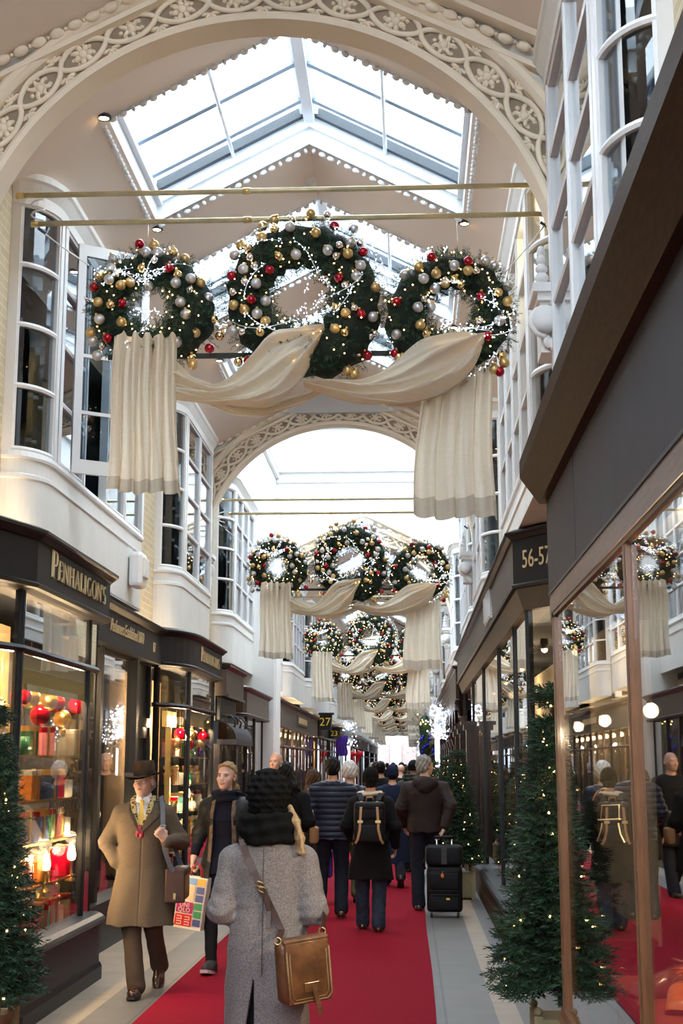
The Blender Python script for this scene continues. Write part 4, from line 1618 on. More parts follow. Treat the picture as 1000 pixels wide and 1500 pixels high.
m.ell((0, -.03, .04), (.06, .06, .06), 8, 6)
tag(m.build('hanging_bow', mat('red_satin', (.65, .01, .02), .4), None, (-1.98, 50, 2.0)), 'big red satin bow hung outside a far left shop', 'bow')
t = empty('light_pole', (-2.1, 47.0, 0), 0, 'thin bright white light tube standing by the far left shop', 'lamp')
m = MB(); m.tube([(0, 0, 1.2), (0, 0, 2.3)], .06, 8); m.build('tube', emit('tube_white', (.9, .95, 1), 3.), t)
m = MB(); m.tube([(0, 0, 0), (0, 0, 1.2)], .04, 8); m.lathe([(.12, 0), (.12, .03), (.04, .05)], 12); m.build('base', M['black_paint'], t)
t = empty('light_pole', (.70, 36, 0), 0, 'bright white light tube beside the right mahogany shop', 'lamp')
m = MB(); m.tube([(0, 0, 1.1), (0, 0, 2.6)], .06, 8); m.build('tube', M['tube_white'], t)
m = MB(); m.tube([(0, 0, 0), (0, 0, 1.1)], .04, 8); m.lathe([(.12, 0), (.12, .03), (.04, .05)], 12); m.build('base', M['black_paint'], t)

# ================================================================== goods in the perfumery windows
gcol = {'gold': M['gold'], 'red': mat('bauble_red', (.55, .0, .02), .12, metal=.6), 'green': mat('box_green', (.02, .22, .10), .4), 'teal': mat('box_teal', (.10, .42, .36), .45),
        'white': mat('box_white', (.82, .78, .70), .5), 'pink': mat('box_pink', (.75, .25, .30), .45), 'navy': mat('box_navy', (.04, .06, .16), .4), 'orange': mat('box_orange', (.8, .25, .04), .45), 'amber': mat('bottle_amber', (.70, .38, .08), .1, coat=.8), 'clear': mat('bottle_clear', (.80, .80, .72), .05, coat=1.)}
goods = {}
def bottle_proto(c):
    t = empty('perfume_bottle', (0, 0, 0))
    m = MB(); m.rbox((0, 0, .055), (.07, .045, .11), .008); m.lathe([(.012, .11), (.012, .125)], 8); m.build('flask', gcol[c], t)
    m = MB(); m.ell((0, 0, .145), (.022, .022, .022), 10, 7); m.build('stopper', gcol['gold'], t)
    m = MB(); m.box(-.024, .024, -.0235, -.0228, .03, .08); m.build('paper_label', gcol['white'], t)
    return t
def box_proto(c, rib):
    t = empty('gift_box', (0, 0, 0))
    m = MB(); m.rbox((0, 0, .07), (.11, .09, .14), .004); m.build('body', gcol[c], t)
    m = MB(); m.rbox((0, 0, .145), (.116, .096, .03), .004); m.build('lid', gcol[rib], t)
    m = MB(); m.box(-.01, .01, -.0485, .0485, 0, .162); m.build('ribbon', gcol['gold'], t)
    return t
def bauble_proto(c):
    t = empty('hanging_bauble', (0, 0, 0))
    m = MB(); m.ell((0, 0, 0), .075, 18, 12); m.build('ball', gcol[c], t)
    m = MB(); m.tube([(0, 0, .07), (0, 0, .095)], .016, 8); m.build('cap', gcol['gold'], t)
    m = MB(); m.tube([(0, 0, .095), (0, 0, .4)], .0025, 4); m.build('thread', gcol['gold'], t)
    return t
def candle_proto(c):
    t = empty('scented_candle', (0, 0, 0))
    m = MB(); m.lathe([(.045, 0), (.047, .1), (.043, .1), (.04, .085), (0, .085)], 16); m.build('glass_jar', gcol[c], t)
    m = MB(); m.tube([(0, 0, .085), (0, 0, .1)], .003, 5); m.build('wick', M['black_paint'], t)
    return t
def put(kind, c, loc, label, group, c2='white', rz=0):
    k = (kind, c, c2)
    if k not in goods:
        goods[k] = {'bottle': lambda: bottle_proto(c), 'box': lambda: box_proto(c, c2), 'bauble': lambda: bauble_proto(c), 'candle': lambda: candle_proto(c)}[kind]()
        o = goods[k]
    else:
        o = copy_tree(goods[k])
    o.location = loc
    o.rotation_euler = (0, 0, rz)
    o.scale = (1.35 if kind != 'bauble' else 1.,) * 3
    tag(o, label, {'bottle': 'bottle', 'box': 'box', 'bauble': 'bauble', 'candle': 'candle'}[kind], group)
    return o

nmk = {'bottle': 'perfume bottle', 'box': 'gift box', 'candle': 'candle'}
r = random.Random(5)
lev = ['bottom', 'second', 'third', 'fourth', 'top']
for (ya, yb, zs, win, gx) in ((9.12, 11.35, (.46, .84, 1.14, 1.44, 1.76), 'first', -2.80), (16.1, 18.3, (.46, .82, 1.14, 1.46, 1.78), 'curved second', -2.80)):
    for li, z in enumerate(zs):
        if li:
            t = empty('glass_shelf', (gx, ya, z - .012), 0, 'glass shelf in the %s perfumery window, %s level' % (win, lev[li]), 'shelf', 'glass shelves in the perfumery windows')
            m = MB(); m.box(-.2, .12, 0, yb - ya, 0, .01); m.build('pane', M['shop_glass'], t)
            m = MB(); m.box(.12, .126, 0, yb - ya, -.004, .014); m.build('edge_strip', M['gold'], t)
        n = 12 if win == 'first' else 10
        for i in range(n):
            y = ya + .12 + (yb - ya - .24) * i / (n - 1) + r.uniform(-.03, .03)
            kind = r.choice(['bottle', 'box', 'box', 'bottle', 'candle'])
            c = r.choice({'bottle': ['amber', 'clear', 'gold', 'clear'], 'box': ['teal', 'red', 'navy', 'white', 'pink', 'orange', 'green'], 'candle': ['red', 'gold', 'green', 'white']}[kind])
            put(kind, c, (gx + r.uniform(-.05, .04), y, z + .0), '%s %s, %s along the %s shelf of the %s perfumery window' % (c, nmk[kind], ORD[i], lev[li], win), 'goods in the %s perfumery window' % win, r.choice(['white', 'gold', 'red']), r.uniform(-.5, .5) + PI / 2)
    for i in range(8):
        c = ('gold', 'red')[i % 2]
        y = ya + .15 + (yb - ya - .3) * i / 7
        put('bauble', c, (-2.76 + r.uniform(-.03, .05), y, (2.17 if win == 'first' else 2.05) - .0 - .12 * (i % 3 == 0)), 'shiny %s bauble hung in the %s perfumery window, %s from the near end' % (c, win, ORD[i]), 'baubles hung in the %s perfumery window' % win)
# small lamp that glows in the first window
for (x, y, z, e, win) in ((-2.715, 10.35, .98, 30, 'first'), (-2.72, 11.15, 1.0, 10, 'first'), (-2.72, 16.9, 1.35, 14, 'second')):
    t = empty('table_lamp', (x, y, z - .22), 0, 'glowing little candle lamp in the %s perfumery window%s' % (win, ', by the window lettering' if y < 11 else ', at its far end' if y < 12 else ''), 'lamp')
    m = MB(); m.lathe([(.05, 0), (.05, .012), (.012, .03), (.012, .15), (.03, .16)], 14); m.build('base', gcol['gold'], t)
    m = MB(); m.lathe([(.0, .16), (.028, .17), (.034, .21), (.02, .27), (.0, .3)], 12); m.build('flame_bulb', emit('bulb_lamp', (1., .70, .32), 60.) if 'bulb_lamp' not in M else M['bulb_lamp'], t)
    lamp((x + .0, y, z + .12), e)
for y in (9.3, 10.0, 10.7, 11.2):
    lamp((-2.72, y, 2.36), 46)
    lamp((-2.70, y, 1.05), 8)
for y in (16.3, 17.2, 18.0):
    lamp((-2.72, y, 2.2), 48)
    lamp((-2.70, y, 1.2), 8)
lamp((-3.15, 12.6, 2.4), 14)
lamp((-3.15, 13.9, 1.2), 8)
for i in range(9):
    kind = ('box', 'bottle', 'candle')[i % 3]
    c = ('white', 'clear', 'gold')[i % 3]
    put(kind, c, (-3.35, 11.95 + i * .28, .44), '%s %s in the recessed window by the door, %s from its near end' % (c, nmk[kind], ORD[i]), 'goods in the recessed perfumery window', 'red')
# string of tiny white lights in the recessed window
m = MB()
r = random.Random(3)
for i in range(170):
    m.ell((-3.15 + r.uniform(-.05, .05), 12.0 + r.random() * 2.4, 2.0 + r.gauss(0, .1)), .006, 5, 4)
m.tube([(-3.15, 12.0 + i * .1, 2.02 + .06 * math.sin(i * 1.3)) for i in range(25)], .004, 4, 1)
tag(m.build('light_string', [M['bulb_white'], M['white_paint']]), 'string of tiny white lights in the recessed perfumery window', 'lights')
# ================================================================== garlands
mat('pine', (.012, .045, .022), .6, var=.5, vscale=14)
mat('pine_tip', (.022, .085, .038), .6, var=.4, vscale=14)
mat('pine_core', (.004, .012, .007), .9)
mat('tree_needle', (.010, .036, .018), .6, var=.4, vscale=8)
mat('tree_tip', (.024, .075, .034), .6, var=.4, vscale=8)
mat('bark', (.05, .03, .02), .9)
mat('matte_gold', (.66, .47, .20), .38, metal=.75)
mat('shiny_gold', (.88, .68, .34), .08, metal=1.)
mat('matte_silver', (.62, .62, .64), .40, metal=.7)
mat('shiny_silver', (.86, .86, .88), .07, metal=1.)
mat('bauble_ruby', (.42, .0, .018), .14, metal=.55, coat=.5)
mat('wire_dark', (.02, .03, .02), .6)
mat('wire_white', (.8, .82, .85), .5)
cloth('silk_cream', (.93, .86, .73), .34, var=.14, vscale=14, stretch=(.6, 1, 8), bump=.12, bscale=70)
cloth('silk_hem', (.66, .60, .50), .3, var=.2, vscale=18, stretch=(1, 1, 4))

GX, GZ = -.80, 5.05
FWD = Vector((-math.sin(CAMY) * math.cos(CAMP), math.cos(CAMY) * math.cos(CAMP), math.sin(CAMP)))
RGT = Vector((math.cos(CAMY), math.sin(CAMY), 0))
UPV = RGT.cross(FWD)
def at_depth(px, py, y):
    d = FWD + RGT * ((px - 500) / 2000) + UPV * ((750 - py) / 2000)
    t = y / d.y
    return Vector((d.x * t, y, 1.7 + d.z * t))
def at_height(px, py, z):
    d = FWD + RGT * ((px - 500) / 2000) + UPV * ((750 - py) / 2000)
    t = (z - 1.7) / d.z
    return Vector((d.x * t, d.y * t, z))

GD = 9.75
# ring centre, ring radius, tube radius (metres, in the garland's own plane)
def loc2(px, py):
    p = at_depth(px, py, GD)
    return p.x, p.z
rings = {'left': (loc2(220, 451), .305, .150, 26), 'centre': (loc2(442, 436), .405, .195, 36), 'right': (loc2(661, 460), .325, .150, 28)}
Z4 = lambda X, Y: (120 + .36 * X, 300 + .36 * Y)
Z5 = lambda X, Y: (440 + .34 * X, 300 + .34 * Y)
B4 = """R240,170 G300,175 S275,222 S322,222 s312,260 G378,208 G425,233 S135,230 S135,288 s158,313 S130,335 G90,312 R62,355 G175,355 G210,340 g260,290 S275,340 R370,290 g405,317 S397,348 S455,330 G492,338 s453,378 S518,390 S415,425 G85,425 g135,437 R176,422 S90,492 G178,505 S50,565 G42,530 R120,565 s90,582 S70,622 S437,475 G470,538 g540,475 g565,545 S398,583 R523,593 g450,632 G455,660
G785,75 G740,100 s860,83 S855,130 g793,138 G743,170 G650,178 g688,212 S625,218 s697,257 S670,303 s715,292 S878,235 g810,247 R772,297 R620,322 s675,352 S720,357 s628,392 G630,442 R702,425 G675,465 S725,480 S755,420 G758,510 S624,533 s663,545 g737,553 R680,645 g640,650"""
B5 = """G47,52 s118,57 R150,118 S230,118 G75,167 S125,240 s173,220 S220,200 s258,178 G210,255 R272,235 S263,303 S245,350 R172,352 s198,385 G325,385 s160,265 g160,480 G200,507 s238,485 R265,507 S313,505 G155,573 g195,587 s295,580 s320,567 g260,620 R290,660 s250,650 G205,725 G235,740
S450,325 G508,298 R563,253 S530,352 G583,330 S578,382 G620,360 S660,297 R718,278 G718,318 s752,320 S795,262 S833,275 R415,447 S505,470 s530,430 S560,450 G515,548 S415,577 g540,585 R408,650 G425,670 g690,365 g660,348 R772,420 g845,412 G885,445 S890,370 S850,530 s770,525 R798,597 g865,660 G875,690 G833,718 R855,728"""
bl = []
for txt, Z in ((B4, Z4), (B5, Z5)):
    for tkn in txt.split():
        X, Y = tkn[1:].split(',')
        px, py = Z(float(X), float(Y))
        x, z = loc2(px, py)
        bl.append((tkn[0], x, z))
by_ring = {k: [] for k in rings}
for c, x, z in bl:
    best = min(rings, key=lambda k: abs(math.hypot(x - rings[k][0][0], z - rings[k][0][1]) - rings[k][1]))
    by_ring[best].append((c, x, z))
BM = {'R': ('bauble_ruby', .037), 'G': ('matte_gold', .038), 'g': ('shiny_gold', .035), 'S': ('matte_silver', .040), 's': ('shiny_silver', .029)}
BD = {}
for k, (mt, rr) in BM.items():
    m = MB()
    m.ell((0, 0, 0), rr, 16, 10)
    m.lathe([(.010, rr - .002), (.010, rr + .010), (.006, rr + .012)], 8, mi=1)
    BD[k] = m.data('bauble', [M[mt], M['gold']])


def needles(m, base, tip, n, ln, wd, rng, mi=0):
    base, tip = Vector(base), Vector(tip)
    ax = (tip - base)
    L = ax.length
    ax.normalize()
    u = ax.orthogonal().normalized()
    v = ax.cross(u)
    for i in range(n):
        t = .1 + .9 * (i + rng.random()) / n
        a = i * 2.4 + rng.random()
        side = u * math.cos(a) + v * math.sin(a)
        d = (side * (1.0 - .35 * t) + ax * (.55 + .6 * t)).normalized()
        p = base + ax * L * t
        q = p + d * ln * rng.uniform(.75, 1.15)
        w = d.cross(ax)
        w = (w.normalized() if w.length > 1e-5 else u) * wd
        mid = p + d * ln * .45
        m.add([p - w * .6, mid + w, q, mid - w], [(0, 1, 2, 3)] if 0 else [(0, 3, 2, 1)], mi)


def ring_wreath(key, seed):
    (cx, cz), R, rt, nb = rings[key]
    rng = random.Random(seed)
    root = empty('christmas_wreath', (0, 0, 0))
    base = Vector((cx, 0, cz - R - rt))
    # origin at the bottom of the ring: local = world - base
    bump = {'left': (.55, -.35, .75), 'centre': (.55, -.95, .75), 'right': (.45, 3.55, .7)}[key]
    def ringpt(a, q, rad):
        """a round the ring, q round the tube (0 = towards the viewer)"""
        da_ = (a - bump[1] + PI) % (2 * PI) - PI
        g_ = bump[0] * math.exp(-(da_ / bump[2]) ** 2)
        rad = rad * (1 + .62 * g_)
        rr = R + rt * .45 * g_ + rad * math.sin(q)
        return Vector((rr * math.cos(a), -rad * math.cos(q), rr * math.sin(a) + R + rt))
    m = MB()
    vs, fs = [], []
    na, nq = 40, 10
    for i in range(na):
        for j in range(nq):
            vs.append(ringpt(i * 2 * PI / na, j * 2 * PI / nq, rt * (.80 + .1 * math.sin(i * 2.3 + j))))
    for i in range(na):
        for j in range(nq):
            fs.append((i * nq + j, i * nq + (j + 1) % nq, ((i + 1) % na) * nq + (j + 1) % nq, ((i + 1) % na) * nq + j))
    m.add(vs, fs, 0, True)
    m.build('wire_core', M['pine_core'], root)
    m = MB()
    nt_ = int(1000 * (R / .305))
    for i in range(nt_):
        a = rng.random() * 2 * PI
        q = rng.uniform(-2.0, 2.0)
        p = ringpt(a, q, rt * rng.uniform(.62, .84))
        c = ringpt(a, 0, 0) + Vector((0, 0, 0))
        cen = ringpt(a, 0, 0)
        out = (p - cen).normalized()
        tang = Vector((-math.sin(a), 0, math.cos(a))) * rng.uniform(-.8, .8)
        d = (out + tang + Vector((rng.gauss(0, .25), rng.gauss(0, .2), rng.gauss(0, .25)))).normalized()
        L = rng.uniform(.05, .10)
        needles(m, p, p + d * L, 13, .028, .0024, rng, 0 if rng.random() < .6 else 1)
    m.build('pine_foliage', [M['pine'], M['pine_tip']], root)
    for c, x, z in by_ring[key]:
        lx, lz = x - cx, z - cz
        rr = math.hypot(lx, lz)
        q = min(1, abs(rr - R) / rt)
        y = -rt * math.sqrt(max(.05, 1 - q * q)) - .022
        o = link('bauble', BD[c], root, (lx, y, lz + R + rt), (rng.uniform(-.6, .6), rng.uniform(-1, 1), rng.uniform(0, 6)))
    # warm bulbs
    m = MB()
    prev = None
    for i in range(int(70 * R / .315)):
        a = i * 2 * PI / (70 * R / .315)
        p = ringpt(a + rng.uniform(-.05, .05), rng.gauss(0, .9), rt * 1.04)
        m.ell(p, .0055, 6, 4, 0)
        if prev is not None and (p - prev).length < .2: m.tube([prev, p], .0015, 3, 1, False)
        prev = p
    m.build('warm_light_string', [M['bulb_warm'], M['wire_dark']], root)
    # white lit twigs
    m = MB()
    for i in range(8 if key != 'centre' else 12):
        a0 = rng.random() * 2 * PI
        da = rng.choice((-1, 1)) * rng.uniform(.5, 1.0)
        q0, q1 = rng.uniform(-1.2, 1.2), rng.uniform(-1.4, 1.4)
        pts = []
        for k in range(9):
            t = k / 8
            pts.append(ringpt(a0 + da * t, q0 + (q1 - q0) * t, rt * (1.1 + .12 * math.sin(t * PI)) + .02))
        m.tube(pts, [.004 * (1 - .6 * k / 8) for k in range(9)], 4, 1)
        for k in range(9):
            for j in range(2):
                d = Vector((rng.gauss(0, 1), -abs(rng.gauss(0, .6)), rng.gauss(0, 1))).normalized() * rng.uniform(.008, .035)
                p = pts[k] + d
                m.ell(p, .0038, 5, 4, 0)
                if j == 0: m.tube([pts[k], p], .0012, 3, 1, False)
    for i in range(6):       # loose sprays reaching into the hole and outside
        a0 = rng.random() * 2 * PI
        inside = i % 2
        p = ringpt(a0, -1.5 if inside else 1.5, rt)
        cen = Vector((0, 0, R + rt))
        d = (cen - p).normalized() if inside else (p - cen).normalized() * .5
        pts = [p + d * (.14 * k / 5) + Vector((0, -.02, -.03 * (k / 5) ** 2 + .02 * math.sin(k + i))) for k in range(6)]
        m.tube(pts, .0018, 3, 1)
        for pt_ in pts[1:]:
            for j in range(2): m.ell(pt_ + Vector((rng.gauss(0, .012), rng.gauss(0, .012), rng.gauss(0, .012))), .004, 5, 4, 0)
    m.build('white_twig_lights', [M['bulb_white'], M['wire_white']], root)
    return root, base


def interp(poly, t):
    L = [0]
    for a, b in zip(poly, poly[1:]): L.append(L[-1] + math.dist(a, b))
    s = t * L[-1]
    for i in range(len(poly) - 1):
        if s <= L[i + 1] + 1e-9:
            k = (s - L[i]) / max(1e-9, L[i + 1] - L[i])
            return (poly[i][0] + (poly[i + 1][0] - poly[i][0]) * k, poly[i][1] + (poly[i + 1][1] - poly[i][1]) * k)
    return poly[-1]


def smooth_poly(poly, n=40):
    P = [interp(poly, i / n) for i in range(n + 1)]
    for _ in range(4):
        P = [P[0]] + [((P[i - 1][0] + 2 * P[i][0] + P[i + 1][0]) / 4, (P[i - 1][1] + 2 * P[i][1] + P[i + 1][1]) / 4) for i in range(1, n)] + [P[-1]]
    return P


def swag_mesh(upper, lower, depth, seed, y0=0.):
    """gathered cloth between two edge lines (pixel polylines at depth GD), closed bag-like section with ridged folds"""
    U = smooth_poly([loc2(*p) for p in upper])
    Lw = smooth_poly([loc2(*p) for p in lower])
    rng = random.Random(seed)
    ph = [rng.uniform(0, 6) for _ in range(6)]
    m = MB()
    nu, nv = 90, 110
    vs, fs = [], []
    for i in range(nu + 1):
        t = i / nu
        a, b = interp(U, t), interp(Lw, t)
        for j in range(nv):
            s = j / nv
            ang = 2 * PI * s
            c = .5 - .5 * math.cos(ang)          # 0 top .. 1 bottom .. back to 0
            front = math.sin(ang)                # + front, - back
            w = math.hypot(a[0] - b[0], a[1] - b[1])
            sl = c + .10 * math.sin(t * 5 + ph[3])
            g = sl + .06 * math.sin(t * 3 + ph[4])
            r1 = 1 - 2 * abs(math.sin(g * 8.5 + ph[0] + 1.6 * t)) ** .8
            r2 = 1 - 2 * abs(math.sin(g * 15 + ph[1] - 2.2 * t)) ** .8
            fold = .62 * r1 + .30 * r2 + .2 * math.sin(g * 9 + ph[2] + 2 * t)
            fold += .5 * noise.noise((t * 3, sl * 9, seed))
            env = .35 + .65 * math.sin(PI * min(1, max(0, t)) ** .8)
            x = a[0] + (b[0] - a[0]) * c
            z = a[1] + (b[1] - a[1]) * c
            dy = -front * depth * (.5 + .5 * math.sin(PI * t) ** .5) * (1 if front > 0 else .6)
            dy -= (.10 * fold * (.45 + w)) if front > 0 else .012 * fold
            k = .014 * fold * (.4 + w * 1.5)
            vs.append((x + .3 * k, y0 + dy, z + k * (.4 if c in (0, 1) else 1)))
    for i in range(nu):
        for j in range(nv):
            fs.append((i * nv + j, i * nv + (j + 1) % nv, (i + 1) * nv + (j + 1) % nv, (i + 1) * nv + j))
    m.add(vs, fs, 0, True)
    return m


def tail_mesh(tl, tr, bl_, br, folds, amp, seed, y0, hem=.09):
    A, B, C, D = loc2(*tl), loc2(*tr), loc2(*bl_), loc2(*br)
    rng = random.Random(seed)
    ph = [rng.uniform(0, 6) for _ in range(5)]
    m = MB()
    nu, nv = 150, 60
    def fn(u, v):
        zt = A[1] + (B[1] - A[1]) * u
        zb = C[1] + (D[1] - C[1]) * u + .012 * math.sin(u * 9 + ph[0]) + .006 * math.sin(u * 30)
        xl = A[0] + (C[0] - A[0]) * (v ** .8) + .012 * math.sin(v * 6 + ph[1])
        xr = B[0] + (D[0] - B[0]) * (v ** .8) + .012 * math.sin(v * 5 + ph[2])
        uu = u + .035 * math.sin(2 * PI * folds * u + ph[3] + .8 * v)
        f = math.sin(2 * PI * folds * u + ph[3] + .5 * math.sin(v * 3))
        f = math.copysign(abs(f) ** .7, f)
        f2 = math.sin(2 * PI * folds * 2.3 * u + ph[4] + v * 1.2)
        k = amp * (.9 - .25 * v) * f + amp * .35 * f2 * (1 - v * .5) + .01 * noise.noise((u * 6, v * 4, seed))
        k += amp * .5 * noise.noise((u * 14, v * 1.2, seed + 5)) * (1 - v)
        if v < .05: k += .02 * math.cos(v / .05 * PI / 2)
        top = .006 * math.sin(2 * PI * folds * u + ph[3]) * (1 - v) ** 4
        return (xl + (xr - xl) * uu, y0 - k, zt + (zb - zt) * v + top)
    vs = [fn(i / nu, j / nv) for i in range(nu + 1) for j in range(nv + 1)]
    H = C[1] - A[1]
    cut = int(nv * (1 - hem / abs(H)))
    f0, f1 = [], []
    for i in range(nu):
        for j in range(nv):
            (f1 if j >= cut else f0).append((i * (nv + 1) + j, (i + 1) * (nv + 1) + j, (i + 1) * (nv + 1) + j + 1, i * (nv + 1) + j + 1))
    b = len(m.v)
    m.add(vs, f0, 0, True)
    m.add(vs, f1, 1, True)
    return m


protoW = {}
wb = {}
for key, sd in (('left', 11), ('centre', 12), ('right', 13)):
    protoW[key], wb[key] = ring_wreath(key, sd)

swag = empty('fabric_swag', (0, 0, 0))
m = tail_mesh((177, 502), (264, 505), (165, 726), (272, 733), 5, .052, 3, -.20)
m.build('hanging_tail', [M['silk_cream'], M['silk_hem']], swag)
m = tail_mesh((616, 540), (724, 540), (600, 757), (731, 757), 4.5, .046, 4, .02, .13)
m.build('hanging_tail', [M['silk_cream'], M['silk_hem']], swag)
m = swag_mesh([(262, 538), (285, 562), (318, 577), (345, 560), (372, 528), (398, 494), (436, 490), (477, 490)], [(262, 590), (300, 598), (345, 602), (382, 604), (418, 590), (446, 560), (466, 520), (478, 494)], .14, 5, -.15)
m.build('swag_fold', M['silk_cream'], swag)
m = swag_mesh([(447, 568), (486, 566), (525, 570), (554, 557), (584, 532), (617, 503), (650, 501), (680, 500), (706, 500)], [(447, 573), (490, 588), (540, 598), (592, 598), (644, 584), (678, 564), (698, 538), (709, 505)], .14, 6, -.15)
m.build('swag_fold', M['silk_cream'], swag)
# gathered cloth passing behind, between the two swags
m = swag_mesh([(262, 540), (300, 552), (340, 575), (380, 590), (440, 572), (475, 560)], [(262, 560), (300, 585), (340, 600), (390, 603), (440, 585), (476, 566)], .05, 8, .10)
m.build('back_fold', M['silk_cream'], swag)
m = swag_mesh([(500, 545), (540, 560), (580, 575), (620, 572), (700, 540)], [(500, 560), (540, 580), (580, 592), (620, 590), (700, 560)], .05, 9, .10)
m.build('back_fold', M['silk_cream'], swag)

frame = empty('garland_frame', (0, 0, 0))
m = MB()
zb = loc2(450, 515)[1]
m.box(-2.25, .65, .06, .085, zb - .018, zb + .018)
m.build('cross_bar', M['wire_dark'], frame)
for px, py in ((215, 360), (442, 320), (670, 370)):
    x, z = loc2(px, py)
    m = MB(); m.tube([(x, .05, z), (x, .02, 5.77)], .003, 5); m.build('hanger_wire', M['chrome'], frame)


def rod(y, z, xa, xb, r_=.02):
    root = empty('ceiling_pole', (CX, y, z))
    m = MB()
    m.tube([(xa - CX, 0, 0), (xb - CX, 0, 0)], r_, 10)
    m.build('pole', M['brass_pale'], root)
    for x in (xa - CX + .03, -.3, xb - CX - .03):
        m = MB()
        m.tube([(x - .03, 0, 0), (x + .03, 0, 0)], r_ * 1.25, 10)
        m.build('sleeve', M['brass'], root)
    return root


rodp = rod(9.70, 5.975, -2.97, 1.07, .021)
rodq = rod(9.70, 5.765, -2.86, 1.08, .021)
wires = empty('stay_wire', (0, 0, 0))
for side_ in (0, 1):
    pa, pb = [((45, 326), (132, 392)), ((812, 312), (738, 404))][side_]
    a, b = loc2(*pa), loc2(*pb)
    m = MB()
    m.tube([(a[0], 0, a[1]), ((a[0] + b[0]) / 2, -.02, (a[1] + b[1]) / 2 - .01), (b[0], -.05, b[1])], .006, 5)
    if side_ == 0:
        m.tube([(a[0] + .06 + .05 * math.cos(t * 2), -.03 + .03 * math.sin(t * 2), a[1] + .17 * t / 6) for t in [i * .4 for i in range(16)]], .008, 5)
    m.build('cable', M['wire_white'], wires)
    m = MB(); q = (a[0] * .8 + b[0] * .2, a[1] * .8 + b[1] * .2); m.tube([(q[0] - .03, -.01, q[1] + .022), (q[0] + .03, -.01, q[1] - .022)], .012, 6); m.build('turnbuckle', M['seal_black'], wires)

WD = {'left': 'smaller left ring', 'centre': 'large middle ring', 'right': 'smaller right ring'}
NG = 9
for k in range(NG):
    y = GD + PITCH * k
    dz = -min(.34, .17 * k)
    dw = (0, -.33, -.48, -.55)[min(k, 3)]
    dx = -.14 if k else 0
    near = 'nearest, biggest in view' if k == 0 else '%s from the camera' % ORD[k]
    for key in ('left', 'centre', 'right'):
        o = protoW[key] if k == 0 else copy_tree(protoW[key])
        o.location = (wb[key].x + dx, y, wb[key].z + dw)
        tag(o, 'pine wreath with baubles and lights, %s of the garland %s' % (WD[key], near if k else 'nearest the camera'), 'wreath', 'pine wreaths hung across the arcade')
    o = swag if k == 0 else copy_tree(swag)
    o.location = (dx, y, dw)
    tag(o, 'cream silk swag with two hanging tails under the garland %s' % (near if k else 'nearest the camera'), 'drape', 'cream silk swags under the garlands')
    o = frame if k == 0 else copy_tree(frame)
    o.location = (dx, y, dw)
    tag(o, 'dark bar frame carrying the garland %s' % (near if k else 'nearest the camera'), 'frame', 'garland frames')
    if k < 7:
        for pr, nm_ in ((rodp, 'upper'), (rodq, 'lower')):
            o = pr if k == 0 else copy_tree(pr)
            o.location = (CX, y - (.05 if pr is rodp else 0), (5.975 if pr is rodp else 5.765) + dz)
            tag(o, '%s brass pole spanning the arcade over the garland %s' % (nm_, near if k else 'nearest the camera'), 'pole', 'brass poles over the garlands')
        o = wires if k == 0 else copy_tree(wires)
        o.location = (dx, y, dw)
        tag(o, 'pale stay wires tying the garland %s to the walls' % (near if k else 'nearest the camera'), 'wire', 'stay wires of the garlands')


# ================================================================== christmas trees
def make_tree(seed, H, R, nb):
    rng = random.Random(seed)
    root = empty('christmas_tree')
    m = MB(); m.tube([(0, 0, .05), (0, 0, H * .95)], [.025, .006], 8); m.build('trunk', M['bark'], root)
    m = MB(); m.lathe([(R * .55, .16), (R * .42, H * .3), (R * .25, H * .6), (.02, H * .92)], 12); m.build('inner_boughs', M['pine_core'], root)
    m = MB()
    tips = []
    n = int(nb)
    for i in range(n):
        t = (i + rng.random()) / n
        z = .16 + (H - .18) * (t ** 1.12)
        rr = R * (1 - (z - .05) / H) ** 1.0 * rng.uniform(.82, 1.12) + .025
        a = i * 2.39996 + rng.uniform(-.3, .3)
        d = Vector((math.cos(a), math.sin(a), 0))
        droop = -.10 * (1 - t) + .12 * t
        p0 = Vector((0, 0, z))
        tip = d * rr + Vector((0, 0, z + droop * rr * 1.2 + (.10 if t > .95 else 0)))
        tips.append(tip)
        L = (tip - p0).length
        m.tube([p0, p0.lerp(tip, .5) + Vector((0, 0, -.01)), tip], [.006, .004, .002], 3, 2, False)
        ns = max(2, int(L / .055))
        for k in range(ns):
            f = .25 + .75 * (k + 1) / ns
            b = p0.lerp(tip, f)
            for s in (-1, 1, 0):
                ax = d * (.5 if s else 1.) + Vector((-d.y, d.x, 0)) * s * .9 + Vector((0, 0, rng.uniform(-.15, .3)))
                ax.normalize()
                ln = rng.uniform(.07, .12) * (1 if s else .9)
                needles(m, b, b + ax * ln, 13, .040, .0042, rng, 1 if (f > .7 and rng.random() < .6) else 0)
    m.build('needle_branches', [M['tree_needle'], M['tree_tip'], M['bark']], root)
    m = MB()
    prev = None
    for i, tip in enumerate(tips):
        if rng.random() < .17:
            p = tip * .97 + Vector((0, 0, .02))
            m.ell(p, .0068, 6, 5, 0)
            if prev is not None and (p - prev).length < .5: m.tube([prev * .8 + Vector((0, 0, prev.z * .2)) if 0 else prev, (prev + p) / 2 * Vector((1, 1, 1)).x - Vector((0, 0, .03)), p], .002, 3, 1, False)
            prev = p
    m.build('warm_light_string', [M['bulb_warm'], M['wire_dark']], root)
    return root


